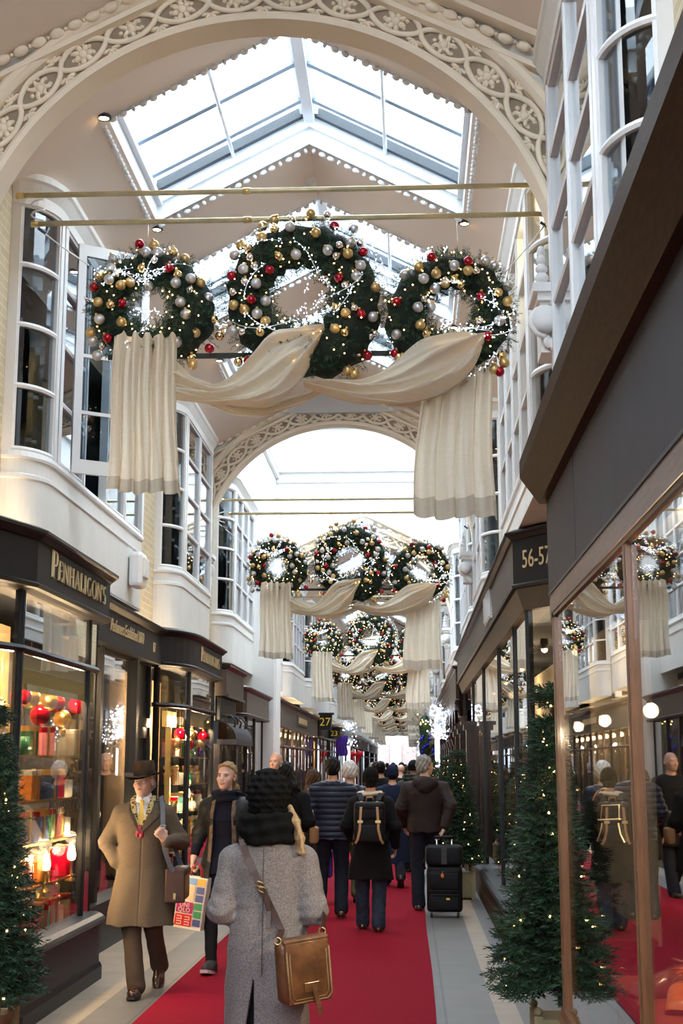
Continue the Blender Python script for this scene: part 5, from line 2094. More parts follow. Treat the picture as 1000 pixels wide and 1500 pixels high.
def planter(w_, h, label, loc, rz=0.):
    root = empty('wooden_planter', loc, rz, label, 'planter', 'square wooden planters under the trees')
    m = MB(); m.box(-w_ / 2 + .015, w_ / 2 - .015, -w_ / 2 + .015, w_ / 2 - .015, .02, h - .01)
    for i in range(5):
        for s in (-1, 1):
            x = -w_ / 2 + .05 + (w_ - .1) * i / 4
            m.box(x - .005, x + .005, s * (w_ / 2 - .015) - .006, s * (w_ / 2 - .015) + .006, .05, h - .05)
    m.build('panel', M['planter_wood'], root)
    for sx in (-1, 1):
        for sy in (-1, 1):
            m = MB(); m.box(sx * w_ / 2 - .025, sx * w_ / 2 + .025, sy * w_ / 2 - .025, sy * w_ / 2 + .025, 0, h + .01); m.ell((sx * w_ / 2, sy * w_ / 2, h + .03), .025, 8, 6); m.build('corner_post', M['planter_wood'], root)
    for z in (.04, h - .05):
        m = MB()
        m.box(-w_ / 2, w_ / 2, -w_ / 2 - .008, -w_ / 2 + .012, z, z + .04); m.box(-w_ / 2, w_ / 2, w_ / 2 - .012, w_ / 2 + .008, z, z + .04)
        m.box(-w_ / 2 - .008, -w_ / 2 + .012, -w_ / 2, w_ / 2, z, z + .04); m.box(w_ / 2 - .012, w_ / 2 + .008, -w_ / 2, w_ / 2, z, z + .04)
        m.build('rail', M['planter_wood'], root)
mat('planter_wood', (.36, .30, .17), .6, var=.2)

tr = make_tree(21, 1.82, .36, 360)
tr2 = make_tree(22, 1.72, .345, 330)
TREES = [(tr, (.87, 8.42, .26), .3, 1.0, 'tall fairy-lit fir tree behind the timber post of the near shop window', .30, .27),
         (tr2, (-2.33, 7.55, .36), 1.0, .92, 'fairy-lit fir tree cut off by the frame beside the perfumery window', .32, .40),
         (None, (.62, 18.2, .32), 2.0, .86, 'fairy-lit fir tree beyond the suitcase by the 56-57 shop', .34, .34),
         (None, (.62, 24.3, .32), 3.1, .8, 'second fairy-lit fir tree along the 56-57 shop, behind the brown jacket', .34, .34),
         (None, (.58, 33.0, .32), .7, .8, 'small far fir tree standing by the arched mahogany shop', .34, .34)]
for i, (o, loc, rz, sc, lab, pw, ph_) in enumerate(TREES):
    if o is None: o = copy_tree(tr if i % 2 else tr2)
    o.location = loc
    o.rotation_euler = (0, 0, rz)
    o.scale = (sc,) * 3
    tag(o, lab, 'christmas tree')
    planter(pw, ph_, 'square beige wooden planter under the ' + ('tree behind the near timber post', 'tree cut off by the frame', 'tree beyond the suitcase', 'second tree by the 56-57 shop', 'small far tree')[i], (loc[0], loc[1], 0))

# wall garlands far along: bushy fir sprays with white lights, blue baubles
def spray(name, loc, n, R, H, lab, mats, nb, bm_, cat):
    rng = random.Random(n)
    root = empty(name, loc, 0, lab, cat)
    m = MB()
    for i in range(n):
        p = Vector((rng.gauss(0, R * .5), rng.gauss(0, R * .4), rng.uniform(-H / 2, H / 2)))
        d = Vector((rng.gauss(0, 1), rng.gauss(0, 1), rng.gauss(0, 1))).normalized()
        needles(m, p, p + d * .14, 10, .06, .005, rng)
    m.ell((0, 0, 0), (R * .6, R * .5, H * .45), 10, 8, 0)
    m.build('foliage', mats, root)
    m = MB()
    for i in range(nb):
        p = Vector((rng.gauss(0, R * .55), -abs(rng.gauss(R * .5, R * .2)), rng.uniform(-H / 2, H / 2)))
        m.ell(p, .016 if bm_ != 'bauble_blue' else .05, 6, 5)
    m.build('light_string' if bm_ != 'bauble_blue' else 'bauble_cluster', M[bm_], root)
mat('bauble_blue', (.02, .03, .55), .2, metal=.4)
mat('tinsel', (.45, .48, .5), .4, metal=.6)
spray('fir_garland', (.44, 41, 2.75), 160, .30, .85, 'bushy fir garland hung high outside a far right shop', M['pine_tip'], 10, 'bulb_warm', 'garland')
spray('blue_bauble_garland', (.40, 39.0, 2.15), 100, .26, .7, 'dark garland with blue baubles under the fir garland, far right', M['pine'], 14, 'bauble_blue', 'garland')
spray('lit_garland', (.66, 31.0, 2.62), 90, .22, .75, 'bright cluster of white lights hung beside the arched mahogany shop', M['tinsel'], 150, 'bulb_white', 'garland')
spray('tinsel_garland', (-2.02, 45.4, 2.65), 140, .28, .75, 'silvery garland with white lights hung above the purple flag', M['tinsel'], 60, 'bulb_white', 'garland')
# ================================================================== people: distance-field bodies meshed with surface nets
class SDF:
    def __init__(s, lo, hi, h):
        s.lo = np.array(lo, dtype=np.float32)
        s.h = h
        s.n = np.ceil((np.array(hi) - s.lo) / h).astype(int) + 1
        s.D = np.full(s.n, .06, dtype=np.float32)

    def win(s, lo, hi):
        a = np.clip(np.floor((np.array(lo) - s.lo) / s.h).astype(int), 0, s.n - 1)
        b = np.clip(np.ceil((np.array(hi) - s.lo) / s.h).astype(int) + 1, 1, s.n)
        if (b <= a).any(): return None
        g = [(s.lo[i] + s.h * np.arange(a[i], b[i])).astype(np.float32) for i in range(3)]
        return (slice(a[0], b[0]), slice(a[1], b[1]), slice(a[2], b[2])), g[0][:, None, None], g[1][None, :, None], g[2][None, None, :]

    def apply(s, fn, lo, hi, k=.02, op='add'):
        pad = k + 2.5 * s.h
        w_ = s.win(np.array(lo) - pad, np.array(hi) + pad)
        if w_ is None: return s
        sl, X, Y, Z = w_
        d = fn(X, Y, Z).astype(np.float32)
        a = s.D[sl]
        if op == 'add':
            if k > 0:
                hh = np.clip(.5 + .5 * (a - d) / k, 0, 1)
                s.D[sl] = a * (1 - hh) + d * hh - k * hh * (1 - hh)
            else:
                s.D[sl] = np.minimum(a, d)
        elif op == 'sub':
            hh = np.clip(.5 - .5 * (a + d) / k, 0, 1)
            s.D[sl] = a * (1 - hh) - d * hh + k * hh * (1 - hh)
        elif op == 'disp':
            s.D[sl] = a + d
        return s

    def cap(s, a, b, ra, rb=None, k=.02, op='add'):
        rb = ra if rb is None else rb
        a, b = np.array(a, float), np.array(b, float)
        ba = b - a
        L2 = max(1e-9, float(ba @ ba))
        def fn(X, Y, Z):
            x, y, z = X - a[0], Y - a[1], Z - a[2]
            t = np.clip((x * ba[0] + y * ba[1] + z * ba[2]) / L2, 0, 1)
            return np.sqrt((x - t * ba[0]) ** 2 + (y - t * ba[1]) ** 2 + (z - t * ba[2]) ** 2) - (ra + (rb - ra) * t)
        r = max(ra, rb)
        return s.apply(fn, np.minimum(a, b) - r, np.maximum(a, b) + r, k, op)

    def ell(s, c, r, k=.02, R=None, op='add'):
        c = np.array(c, float)
        r = np.array(r if isinstance(r, (list, tuple)) else (r, r, r), float)
        def fn(X, Y, Z):
            x, y, z = X - c[0], Y - c[1], Z - c[2]
            if R is not None:
                x, y, z = (R[0][0] * x + R[1][0] * y + R[2][0] * z, R[0][1] * x + R[1][1] * y + R[2][1] * z, R[0][2] * x + R[1][2] * y + R[2][2] * z)
            k0 = np.sqrt((x / r[0]) ** 2 + (y / r[1]) ** 2 + (z / r[2]) ** 2)
            k1 = np.sqrt((x / r[0] ** 2) ** 2 + (y / r[1] ** 2) ** 2 + (z / r[2] ** 2) ** 2) + 1e-6
            return k0 * (k0 - 1) / k1
        m_ = float(r.max()) if R is not None else r
        return s.apply(fn, c - m_, c + m_, k, op)

    def loft(s, secs, k=.02, inflate=0., p=2.2, op='add'):
        """secs: (z, cx, cy, rx, ry) from bottom to top"""
        S = np.array(secs, float)
        def fn(X, Y, Z):
            z = Z
            cx, cy_, rx, ry = [np.interp(z, S[:, 0], S[:, i]) for i in (1, 2, 3, 4)]
            rx = rx + inflate
            ry = ry + inflate
            q = (np.abs((X - cx) / rx) ** p + np.abs((Y - cy_) / ry) ** p) ** (1 / p)
            d = (q - 1) * np.minimum(rx, ry)
            return np.maximum(d, np.maximum(S[0, 0] - z, z - S[-1, 0]))
        lo = (float((S[:, 1] - S[:, 3]).min()) - inflate, float((S[:, 2] - S[:, 4]).min()) - inflate, S[0, 0])
        hi = (float((S[:, 1] + S[:, 3]).max()) + inflate, float((S[:, 2] + S[:, 4]).max()) + inflate, S[-1, 0])
        return s.apply(fn, lo, hi, k, op)

    def disp(s, fn, lo=None, hi=None):
        lo = s.lo if lo is None else lo
        hi = s.lo + s.h * (s.n - 1) if hi is None else hi
        return s.apply(fn, lo, hi, 0, 'disp')

    def cut(s, fn):
        """remove where fn > 0"""
        _, X, Y, Z = s.win(s.lo, s.lo + s.h * s.n)
        s.D = np.maximum(s.D, np.broadcast_to(fn(X, Y, Z), s.D.shape).astype(np.float32))
        return s

    def mesh(s, name, mats):
        D = s.D
        D[0], D[-1], D[:, 0], D[:, -1], D[:, :, 0], D[:, :, -1] = [np.maximum(q, .002) for q in (D[0], D[-1], D[:, 0], D[:, -1], D[:, :, 0], D[:, :, -1])]
        sg = D < 0
        c8 = [sg[i:sg.shape[0] - 1 + i, j:sg.shape[1] - 1 + j, k:sg.shape[2] - 1 + k] for i in (0, 1) for j in (0, 1) for k in (0, 1)]
        cnt = sum(c.astype(np.int8) for c in c8)
        cell = (cnt > 0) & (cnt < 8)
        idx = np.argwhere(cell)
        if len(idx) == 0:
            raise RuntimeError('empty mesh ' + name)
        num = np.full(cell.shape, -1, dtype=np.int64)
        num[cell] = np.arange(len(idx))
        acc = np.zeros((len(idx), 3))
        w_ = np.zeros(len(idx))
        corners = [(i, j, k) for i in (0, 1) for j in (0, 1) for k in (0, 1)]
        val = {c: D[idx[:, 0] + c[0], idx[:, 1] + c[1], idx[:, 2] + c[2]].astype(float) for c in corners}
        for c in corners:
            for ax in range(3):
                if c[ax] == 0:
                    e = list(c); e[ax] = 1; e = tuple(e)
                    a, b = val[c], val[e]
                    m = (a < 0) != (b < 0)
                    t = np.where(m, a / np.where(m, a - b, 1), 0)
                    p = np.tile(np.array(c, float), (len(idx), 1))
                    p[:, ax] += t
                    acc[m] += p[m]
                    w_[m] += 1
        V = s.lo + s.h * (idx + acc / w_[:, None])
        F = []
        for ax in range(3):
            b, c = (ax + 1) % 3, (ax + 2) % 3
            lo_ = [slice(None)] * 3; hi_ = [slice(None)] * 3
            lo_[ax] = slice(0, -1); hi_[ax] = slice(1, None)
            A, B = sg[tuple(lo_)], sg[tuple(hi_)]
            E = np.argwhere(A != B)
            E = E[(E[:, b] > 0) & (E[:, c] > 0)]
            if not len(E): continue
            flip = A[E[:, 0], E[:, 1], E[:, 2]]
            q = []
            for db, dc in ((-1, -1), (0, -1), (0, 0), (-1, 0)):
                I = E.copy(); I[:, b] += db; I[:, c] += dc
                q.append(num[I[:, 0], I[:, 1], I[:, 2]])
            Q = np.stack(q, 1)
            Q[~flip] = Q[~flip][:, ::-1]
            F.append(Q)
        F = np.concatenate(F)
        F = F[(F >= 0).all(1)]
        me = bpy.data.meshes.new(name)
        me.vertices.add(len(V))
        me.vertices.foreach_set('co', V.astype(np.float32).ravel())
        me.loops.add(F.size)
        me.loops.foreach_set('vertex_index', F.astype(np.int32).ravel())
        me.polygons.add(len(F))
        me.polygons.foreach_set('loop_start', np.arange(0, F.size, 4, dtype=np.int32))
        me.polygons.foreach_set('loop_total', np.full(len(F), 4, dtype=np.int32))
        me.update(calc_edges=True)
        me.polygons.foreach_set('use_smooth', np.ones(len(F), dtype=bool))
        for m_ in as_list(mats): me.materials.append(m_)
        me.validate()
        return me


def V3(*a): return np.array(a, float)


class Fig:
    """skeleton in its own frame: +y is where the person faces, +x is the person's right"""

    def __init__(s, **kw):
        s.h = .006
        s.fat = 0.
        s.sw = .185                     # shoulder half width
        s.head = V3(0, .025, 1.615)
        s.hrot = (0, 0, 0)              # pitch, roll, yaw of the head
        s.J = dict(shl=V3(-.178, -.008, 1.385), shr=V3(.178, -.008, 1.385), ell=V3(-.235, -.03, 1.13), elr=V3(.235, -.03, 1.13), wrl=V3(-.24, .05, .90), wrr=V3(.24, .05, .90),
                   hil=V3(-.09, 0, .92), hir=V3(.09, 0, .92), knl=V3(-.10, .03, .49), knr=V3(.10, .03, .49), anl=V3(-.10, -.02, .085), anr=V3(.10, -.02, .085))
        s.fpitch = dict(l=0., r=0.)
        s.hand = dict(l=None, r=None)   # (direction, palm normal, curls)
        s.female = False
        s.face = True
        for k, v in kw.items():
            if k in s.J: s.J[k] = V3(*v)
            else: setattr(s, k, v)

    def bounds(s, pad=.12):
        P = np.array(list(s.J.values()) + [s.head + V3(0, 0, .2), V3(.2, .16, 1.), V3(-.2, -.16, 1.)])
        lo, hi = P.min(0) - pad - .03, P.max(0) + pad
        lo[2] = -.02
        lo[1] -= .06; hi[1] += .12
        return lo, hi

    def torso(s):
        f = s.fat
        if s.female:
            return [(.86, 0, -.005, .165 + f, .12 + f), (.94, 0, -.01, .175 + f, .125 + f), (1.06, 0, .0, .14 + f, .10 + f), (1.12, 0, 0, .13 + f, .095 + f), (1.25, 0, .012, .15 + f, .118 + f), (1.32, 0, .0, .155 + f, .105 + f), (1.38, 0, -.008, .138 + f, .09 + f), (1.42, 0, -.012, .105, .076), (1.45, 0, -.014, .076, .064), (1.475, 0, -.012, .06, .056)]
        return [(.86, 0, 0, .16 + f, .115 + f), (.95, 0, 0, .165 + f, .12 + f), (1.08, 0, .005, .155 + f, .115 + f), (1.2, 0, .005, .165 + f, .12 + f), (1.30, 0, 0, .178 + f, .12 + f), (1.37, 0, -.005, .162 + f, .105 + f), (1.42, 0, -.012, .122 + f * .5, .086), (1.455, 0, -.014, .085, .072), (1.485, 0, -.01, .064, .06)]

    def arm(s, S, side, inf=0., frm=0., to=1., k=.03):
        a, b, c = s.J['sh' + side] - V3(0, 0, max(0, inf) * .75), s.J['el' + side], s.J['wr' + side]
        S.cap(a, b, .048 + inf, .042 + inf * .9, k)
        if to > .55:
            q = b + (c - b) * ((to - .5) / .5)
            S.cap(b, q, .042 + inf * .9, .029 + inf * .85, k)

    def leg(s, S, side, inf=0., to=1., k=.03):
        a, b, c = s.J['hi' + side], s.J['kn' + side], s.J['an' + side]
        S.cap(a, b, .082 + inf, .055 + inf, k)
        S.cap(b, b + (c - b) * .35, .053 + inf, .054 + inf, k)
        if to > .5: S.cap(b + (c - b) * .3, b + (c - b) * to, .054 + inf, .038 + inf, k)

    def headR(s):
        return np.array(Euler((s.hrot[0], s.hrot[1], s.hrot[2])).to_matrix())

    def hp(s, p):
        return s.head + s.headR() @ np.array(p, float)

    def do_head(s, S):
        R = s.headR()
        H = s.hp
        e = lambda c, r, k=.012, op='add': S.ell(H(c), r, k, R, op)
        S.cap(V3(0, -.012, 1.44), H((0, -.02, -.06)), .058 if not s.female else .05, .052 if not s.female else .046, .03)
        e((0, -.012, .035), (.073, .092, .088), .03)
        e((0, .035, -.035), (.057, .060, .075), .03)
        e((0, .062, -.085), (.028, .022, .02), .02)
        if s.face:
            e((0, .078, .028), (.050, .018, .014), .016)                # brow
            for x in (-.03, .03):
                S.ell(H((x, .093, .006)), (.017, .012, .011), .012, R, 'sub')
                e((x * 1.25, .066, -.022), (.022, .020, .018), .02)
                e((x, .076, .004), (.0125, .0125, .0115), .003)
            S.cap(H((0, .088, .012)), H((0, .112, -.026)), .008, .0125, .010)
            for x in (-.011, .011): S.ell(H((x, .100, -.029)), (.008, .010, .007), .006, R)
            S.ell(H((0, .100, -.056)), (.022, .006, .0022), .005, R, 'sub')
            e((0, .088, -.050), (.020, .011, .006), .006)
            e((0, .087, -.063), (.018, .011, .007), .006)
        for x in (-1, 1):
            e((x * .075, -.008, -.002), (.010, .019, .031), .006)
            S.ell(H((x * .082, .001, .0)), (.006, .010, .018), .006, R, 'sub')

    def do_hand(s, S, side, inf=0.):
        w_ = s.J['wr' + side]
        e = s.J['el' + side]
        fd = (w_ - e) / np.linalg.norm(w_ - e)
        spec = s.hand[side]
        if spec is None:
            d, n, curls = fd, V3(-1 if side == 'r' else 1, 0, 0), (.35, .45, .3)
        else:
            d, n, curls = V3(*spec[0]), V3(*spec[1]), spec[2]
        d = d / np.linalg.norm(d)
        n = n - d * (n @ d)
        n = n / np.linalg.norm(n)
        lat = np.cross(d, n)                    # towards the thumb for the right hand
        if side == 'l': lat = -lat
        def rot(v, ang): return v * math.cos(ang) + n * math.sin(ang)
        o = w_ + d * .01
        S.cap(w_ - fd * .03, o + d * .02, .026, .024, .02)
        for i, (u, L) in enumerate(((.030, .95), (.010, 1.05), (-.011, 1.0), (-.030, .8))):
            kn = o + d * (.085 - .006 * (i == 3)) + lat * u
            S.cap(o + d * .015 + lat * u * .6, kn, .0145, .012, .012)
            a = 0
            p = kn
            dir0 = d + lat * u * 1.2
            dir0 = dir0 / np.linalg.norm(dir0)
            for j, (ln, c) in enumerate(zip((.040, .026, .020), curls)):
                a += c * (1 + .06 * i)
                q = p + (dir0 * math.cos(a) + n * math.sin(a)) * ln * L
                S.cap(p, q, .0098 - .001 * j, .0090 - .001 * j, .003)
                p = q
        b = o + d * .022 + lat * .026 + n * .004
        t1 = b + (d * .55 + lat * .75 + n * .35) / 1. * .036
        t2 = t1 + (d * .85 + lat * .1 + n * .5) * .03
        S.cap(o + d * .02, b, .016, .0145, .012)
        S.cap(b, t1, .0135, .0115, .006)
        S.cap(t1, t2, .011, .0085, .003)

    def feet_dirs(s, side):
        an = s.J['an' + side]
        p = s.fpitch[side]
        return an, V3(0, math.cos(p), math.sin(p)), V3(0, -math.sin(p), math.cos(p))

    def do_foot(s, S, side, inf=0.):
        an, d, u = s.feet_dirs(side)
        heel = an - d * .035 - u * .05
        ball = an + d * .12 - u * .058
        toe = an + d * .185 - u * .062
        S.cap(an, heel, .034 + inf, .030 + inf, .02)
        S.cap(an - u * .01, ball, .034 + inf, .030 + inf, .03)
        S.cap(heel + u * .005, ball, .03 + inf, .032 + inf, .02)
        S.cap(ball, toe, .032 + inf, .022 + inf, .02)

    def body(s, name='person', skin=None, h=None):
        lo, hi = s.bounds()
        S = SDF(lo, hi, h or s.h)
        S.loft(s.torso(), .03, -.008)
        for sd in 'lr':
            s.arm(S, sd, -.006)
            s.leg(S, sd, -.006)
            s.do_foot(S, sd, -.006)
            s.do_hand(S, sd)
        s.do_head(S)
        return S.mesh(name, skin or M['skin'])

    def grid(s, lo, hi, h=None):
        return SDF(lo, hi, h or s.h)


def nz3(X, Y, Z, fx, fy, fz, seed=0):
    """cheap smooth pseudo-noise"""
    a = np.sin(X * fx + 1.3 * np.sin(Z * fz * .7 + seed) + seed) * np.cos(Z * fz + 1.1 * np.sin(Y * fy + seed * 2)) + .6 * np.sin(Y * fy * 1.3 + Z * fz * .5 + seed * 3 + np.sin(X * fx * .8))
    return a / 1.6


def rbody(o, *meshes):
    pass


mat('skin', (.62, .36, .26), .5, var=.10, vscale=18)
mat('skin_old', (.53, .31, .235), .5, var=.16, vscale=22)
mat('skin_fair', (.72, .46, .36), .45, var=.08, vscale=14)
mat('lip', (.48, .16, .15), .4)
mat('teeth', (.85, .82, .76), .3)
mat('eye_white', (.50, .48, .46), .3)
mat('eye_iris', (.04, .04, .05), .15)
mat('hair_blonde', (.36, .23, .12), .5, var=.5, vscale=30, stretch=(6, 6, 1), bump=.5, bscale=60)
mat('hair_dark', (.008, .006, .005), .4, bump=.5, bscale=70, stretch=(6, 6, 1), var=.3)
mat('hair_brown', (.055, .025, .015), .45, bump=.5, bscale=60, stretch=(5, 5, 1), var=.4)
mat('hair_grey', (.30, .29, .28), .6, bump=.6, bscale=70, var=.4, vscale=30)
mat('hair_white', (.62, .61, .60), .6, bump=.6, bscale=60, var=.3, vscale=30)
mat('coat_taupe', (.115, .086, .060), .92, bump=.3, bscale=240, var=.22, vscale=160)
mat('velvet_dark', (.018, .012, .009), .8, sheen=.3)
mat('trouser_brown', (.080, .054, .038), .9, bump=.2, bscale=200, var=.15, vscale=120)
mat('hat_brown', (.060, .036, .020), .85, bump=.15, bscale=200, var=.15)
mat('hat_band', (.018, .012, .009), .6)
mat('shoe_brown', (.050, .018, .010), .22, coat=.6)
mat('shoe_black', (.010, .010, .010), .35, coat=.3)
mat('shirt_white', (.75, .76, .78), .7)
mat('tie_yellow', (.58, .42, .10), .6, var=.15, vscale=40)
mat('red_silk', (.26, .008, .03), .5)
mat('navy_knit', (.010, .011, .020), .9, bump=.4, bscale=180)
mat('wax_jacket', (.020, .020, .020), .45, bump=.3, bscale=60, var=.3)
mat('check_lining', (.16, .10, .06), .8, var=.5, vscale=40)
mat('legging_black', (.008, .008, .010), .8)
mat('sneaker', (.03, .03, .035), .6)
mat('sneaker_sole', (.55, .35, .36), .5)
mat('coat_grey', (.255, .225, .215), .95, bump=.5, bscale=190, var=.38, vscale=120, sheen=.15)
mat('knit_black', (.005, .005, .005), .95, bump=.6, bscale=150)
mat('bag_leather', (.155, .062, .020), .42, bump=.2, bscale=40, var=.45, vscale=9, coat=.15)
mat('bag_trim', (.26, .14, .055), .5, var=.3, vscale=12)
mat('strap_leather', (.060, .024, .014), .45, var=.25)
mat('puffer_navy', (.022, .026, .045), .38, bump=.1, bscale=80)
mat('jeans_dark', (.014, .016, .026), .85, bump=.2, bscale=250, var=.25, vscale=20)
mat('jeans_blue', (.035, .048, .080), .85, bump=.2, bscale=250, var=.3, vscale=14)
mat('coat_black', (.006, .006, .007), .85, bump=.2, bscale=200)
mat('coat_navy', (.010, .017, .045), .85, bump=.2, bscale=200)
mat('jacket_brown', (.026, .017, .017), .62, bump=.15, bscale=120, var=.15)
mat('parka_green', (.045, .048, .035), .8, bump=.3, bscale=90)
mat('green_trouser', (.06, .075, .03), .85)
mat('bag_black', (.010, .010, .012), .5, bump=.2, bscale=150)
mat('case_grey', (.035, .035, .038), .5, bump=.2, bscale=200)
mat('strap_tan', (.50, .28, .12), .5)
mat('canvas_tan', (.27, .15, .06), .8, bump=.2, bscale=200)
mat('fur_cream', (.62, .52, .38), .95, bump=.6, bscale=120)
mat('bag_blue', (.06, .05, .42), .4)


for k_ in ('coat_taupe', 'trouser_brown', 'navy_knit', 'legging_black', 'coat_grey', 'knit_black', 'jeans_dark', 'jeans_blue', 'coat_black', 'coat_navy', 'jacket_brown', 'parka_green', 'bag_black', 'wax_jacket', 'hat_brown', 'velvet_dark', 'hair_dark', 'hair_brown', 'hair_blonde', 'hair_grey', 'puffer_navy'):
    for n_ in M[k_].node_tree.nodes:
        if n_.type == 'BSDF_PRINCIPLED': n_.inputs['Specular IOR Level'].default_value = .18


def m_scarf():
    m, nt, out = new_mat('scarf_spotted')
    b = N(nt, 'ShaderNodeBsdfPrincipled', i_Roughness=.7)
    tc = N(nt, 'ShaderNodeTexCoord')
    v = N(nt, 'ShaderNodeTexVoronoi', i_Scale=42.)
    nt.links.new(tc.outputs['Object'], v.inputs['Vector'])
    r = N(nt, 'ShaderNodeValToRGB')
    r.color_ramp.interpolation = 'CONSTANT'
    r.color_ramp.elements[0].color = (.06, .045, .02, 1)
    r.color_ramp.elements[1].position = .42
    r.color_ramp.elements[1].color = (.50, .40, .17, 1)
    nt.links.new(v.outputs['Distance'], r.inputs[0])
    nt.links.new(r.outputs[0], b.inputs['Base Color'])
    nt.links.new(b.outputs[0], out.inputs[0])
m_scarf()


def eyes(f, root, look=(0, 0)):
    for x in (-.03, .03):
        m = MB()
        c = Vector(f.hp((x, .0785, .004)))
        R = Matrix(f.headR().tolist())
        m.ell(c, .0122, 12, 8, 0)
        d = R @ Vector((look[0], .0088, look[1]))
        m.ell(c + d, (.0052, .0042, .0052), 10, 6, 1, R)
        m.build('eye', [M['eye_white'], M['eye_iris']], root)
        m = MB()
        s = 1 if x > 0 else -1
        pts = [Vector(f.hp((x + s * t, .096 - .25 * abs(t) - .2 * max(0, t), .024 + .10 * max(0, .012 - abs(t - .004))))) for t in (-.016, -.006, .004, .014, .020)]
        m.tube(pts, [.0022, .0034, .0036, .003, .0015], 6)
        m.build('eyebrow', f.browmat, root)
        m = MB()
        pts = [Vector(f.hp((x + t, .0915 - 8 * t * t, .0125 - 22 * t * t))) for t in (-.013, -.006, 0, .006, .013)]
        m.tube(pts, [.0012, .002, .0022, .002, .0012], 5)
        m.build('eyelid', f.browmat if f.female else f.skinmat, root)


def lips(f, root, smile=False):
    m = MB()
    w_ = .026 if smile else .021
    up = .006 if smile else 0
    for dz, r in ((.0028, .0035), (-.0042 - (.004 if smile else 0), .0042)):
        pts = [Vector(f.hp((t * w_, .1005 - .016 * t * t, -.056 + dz * (1 - t * t) + up * t * t))) for t in (-1, -.6, -.2, .2, .6, 1)]
        m.tube(pts, [.001, r * .8, r, r, r * .8, .001], 6)
    m.build('lips', M['lip'], root)
    if smile:
        m = MB()
        m.ell(f.hp((0, .0965, -.0565)), (.016, .006, .0034), 12, 6, 0, Matrix(f.headR().tolist()))
        m.build('teeth', M['teeth'], root)


def person(f, label, loc, rz, scale=1., group=None):
    me = f.body('person', f.skinmat)
    o = link('person', me, None, loc, (0, 0, rz), label=label, cat='person', group=group)
    o.scale = (scale,) * 3
    return o


def legs_mesh(f, mt, inf=.016, to=.97, h=None, flare=0., top=1.0, seed=1):
    J = f.J
    P = np.array([J[k] for k in ('hil', 'hir', 'knl', 'knr', 'anl', 'anr')])
    lo, hi = P.min(0) - .16, P.max(0) + .16
    hi[2] = top + .02
    S = SDF(lo, hi, h or f.h)
    S.loft([q for q in f.torso() if q[0] <= 1.1], .03, .006)
    for sd in 'lr':
        a, b, c = J['hi' + sd], J['kn' + sd], J['an' + sd]
        S.cap(a, b, .082 + inf, .058 + inf, .03)
        e = b + (c - b) * to
        S.cap(b, e, .057 + inf, .043 + inf + flare, .03)
    S.disp(lambda X, Y, Z: .0045 * nz3(X, Y, Z, 22, 25, 30, seed) * np.clip(1.15 - Z, .3, 1))
    cutz = float(min(J['anl'][2], J['anr'][2]))
    for sd in 'lr':
        b, c = J['kn' + sd], J['an' + sd]
    S.cut(lambda X, Y, Z: Z - top + 0 * X + 0 * Y)
    return S.mesh('trousers', mt)


def shoe_mesh(f, sd, mt, inf=.010, sole=True, h=None):
    an, d, u = f.feet_dirs(sd)
    lo = an - V3(.08, .14, .14) ; hi = an + V3(.08, .27, .12)
    if f.fpitch[sd] > .3 or f.fpitch[sd] < -.3:
        lo -= .06; hi += .08
    S = SDF(lo, hi, (h or f.h) * .8)
    f.do_foot(S, sd, inf)
    S.cut(lambda X, Y, Z: ((X - an[0]) * u[0] + (Y - an[1]) * u[1] + (Z - an[2]) * u[2]) - .04)
    S.cut(lambda X, Y, Z: -.093 - ((Y - an[1]) * u[1] + (Z - an[2]) * u[2]) + 0 * X)
    return S.mesh('shoe', mt)


def sole_mesh(f, sd, mt, th=.018, w_=.046):
    an, d, u = f.feet_dirs(sd)
    m = MB()
    pl = []
    for s_ in (1, -1):
        r = range(0, 19) if s_ > 0 else range(18, -1, -1)
        for i in r:
            t = i / 18
            wd = w_ * (max(0, 1 - abs((t - .52) / .525) ** 3)) ** .5 * (1 - .18 * math.exp(-((t - .33) / .15) ** 2)) + .003
            pl.append((s_ * wd, -.072 + .29 * t))
    n = len(pl)
    vs = [an + V3(p[0], 0, 0) + d * p[1] + u * z for z in (-.093 - .0, -.093 + th) for p in pl]
    m.add(vs, [tuple(reversed(range(n))), tuple(range(n, 2 * n))] + [(i, (i + 1) % n, n + (i + 1) % n, n + i) for i in range(n)])
    return m


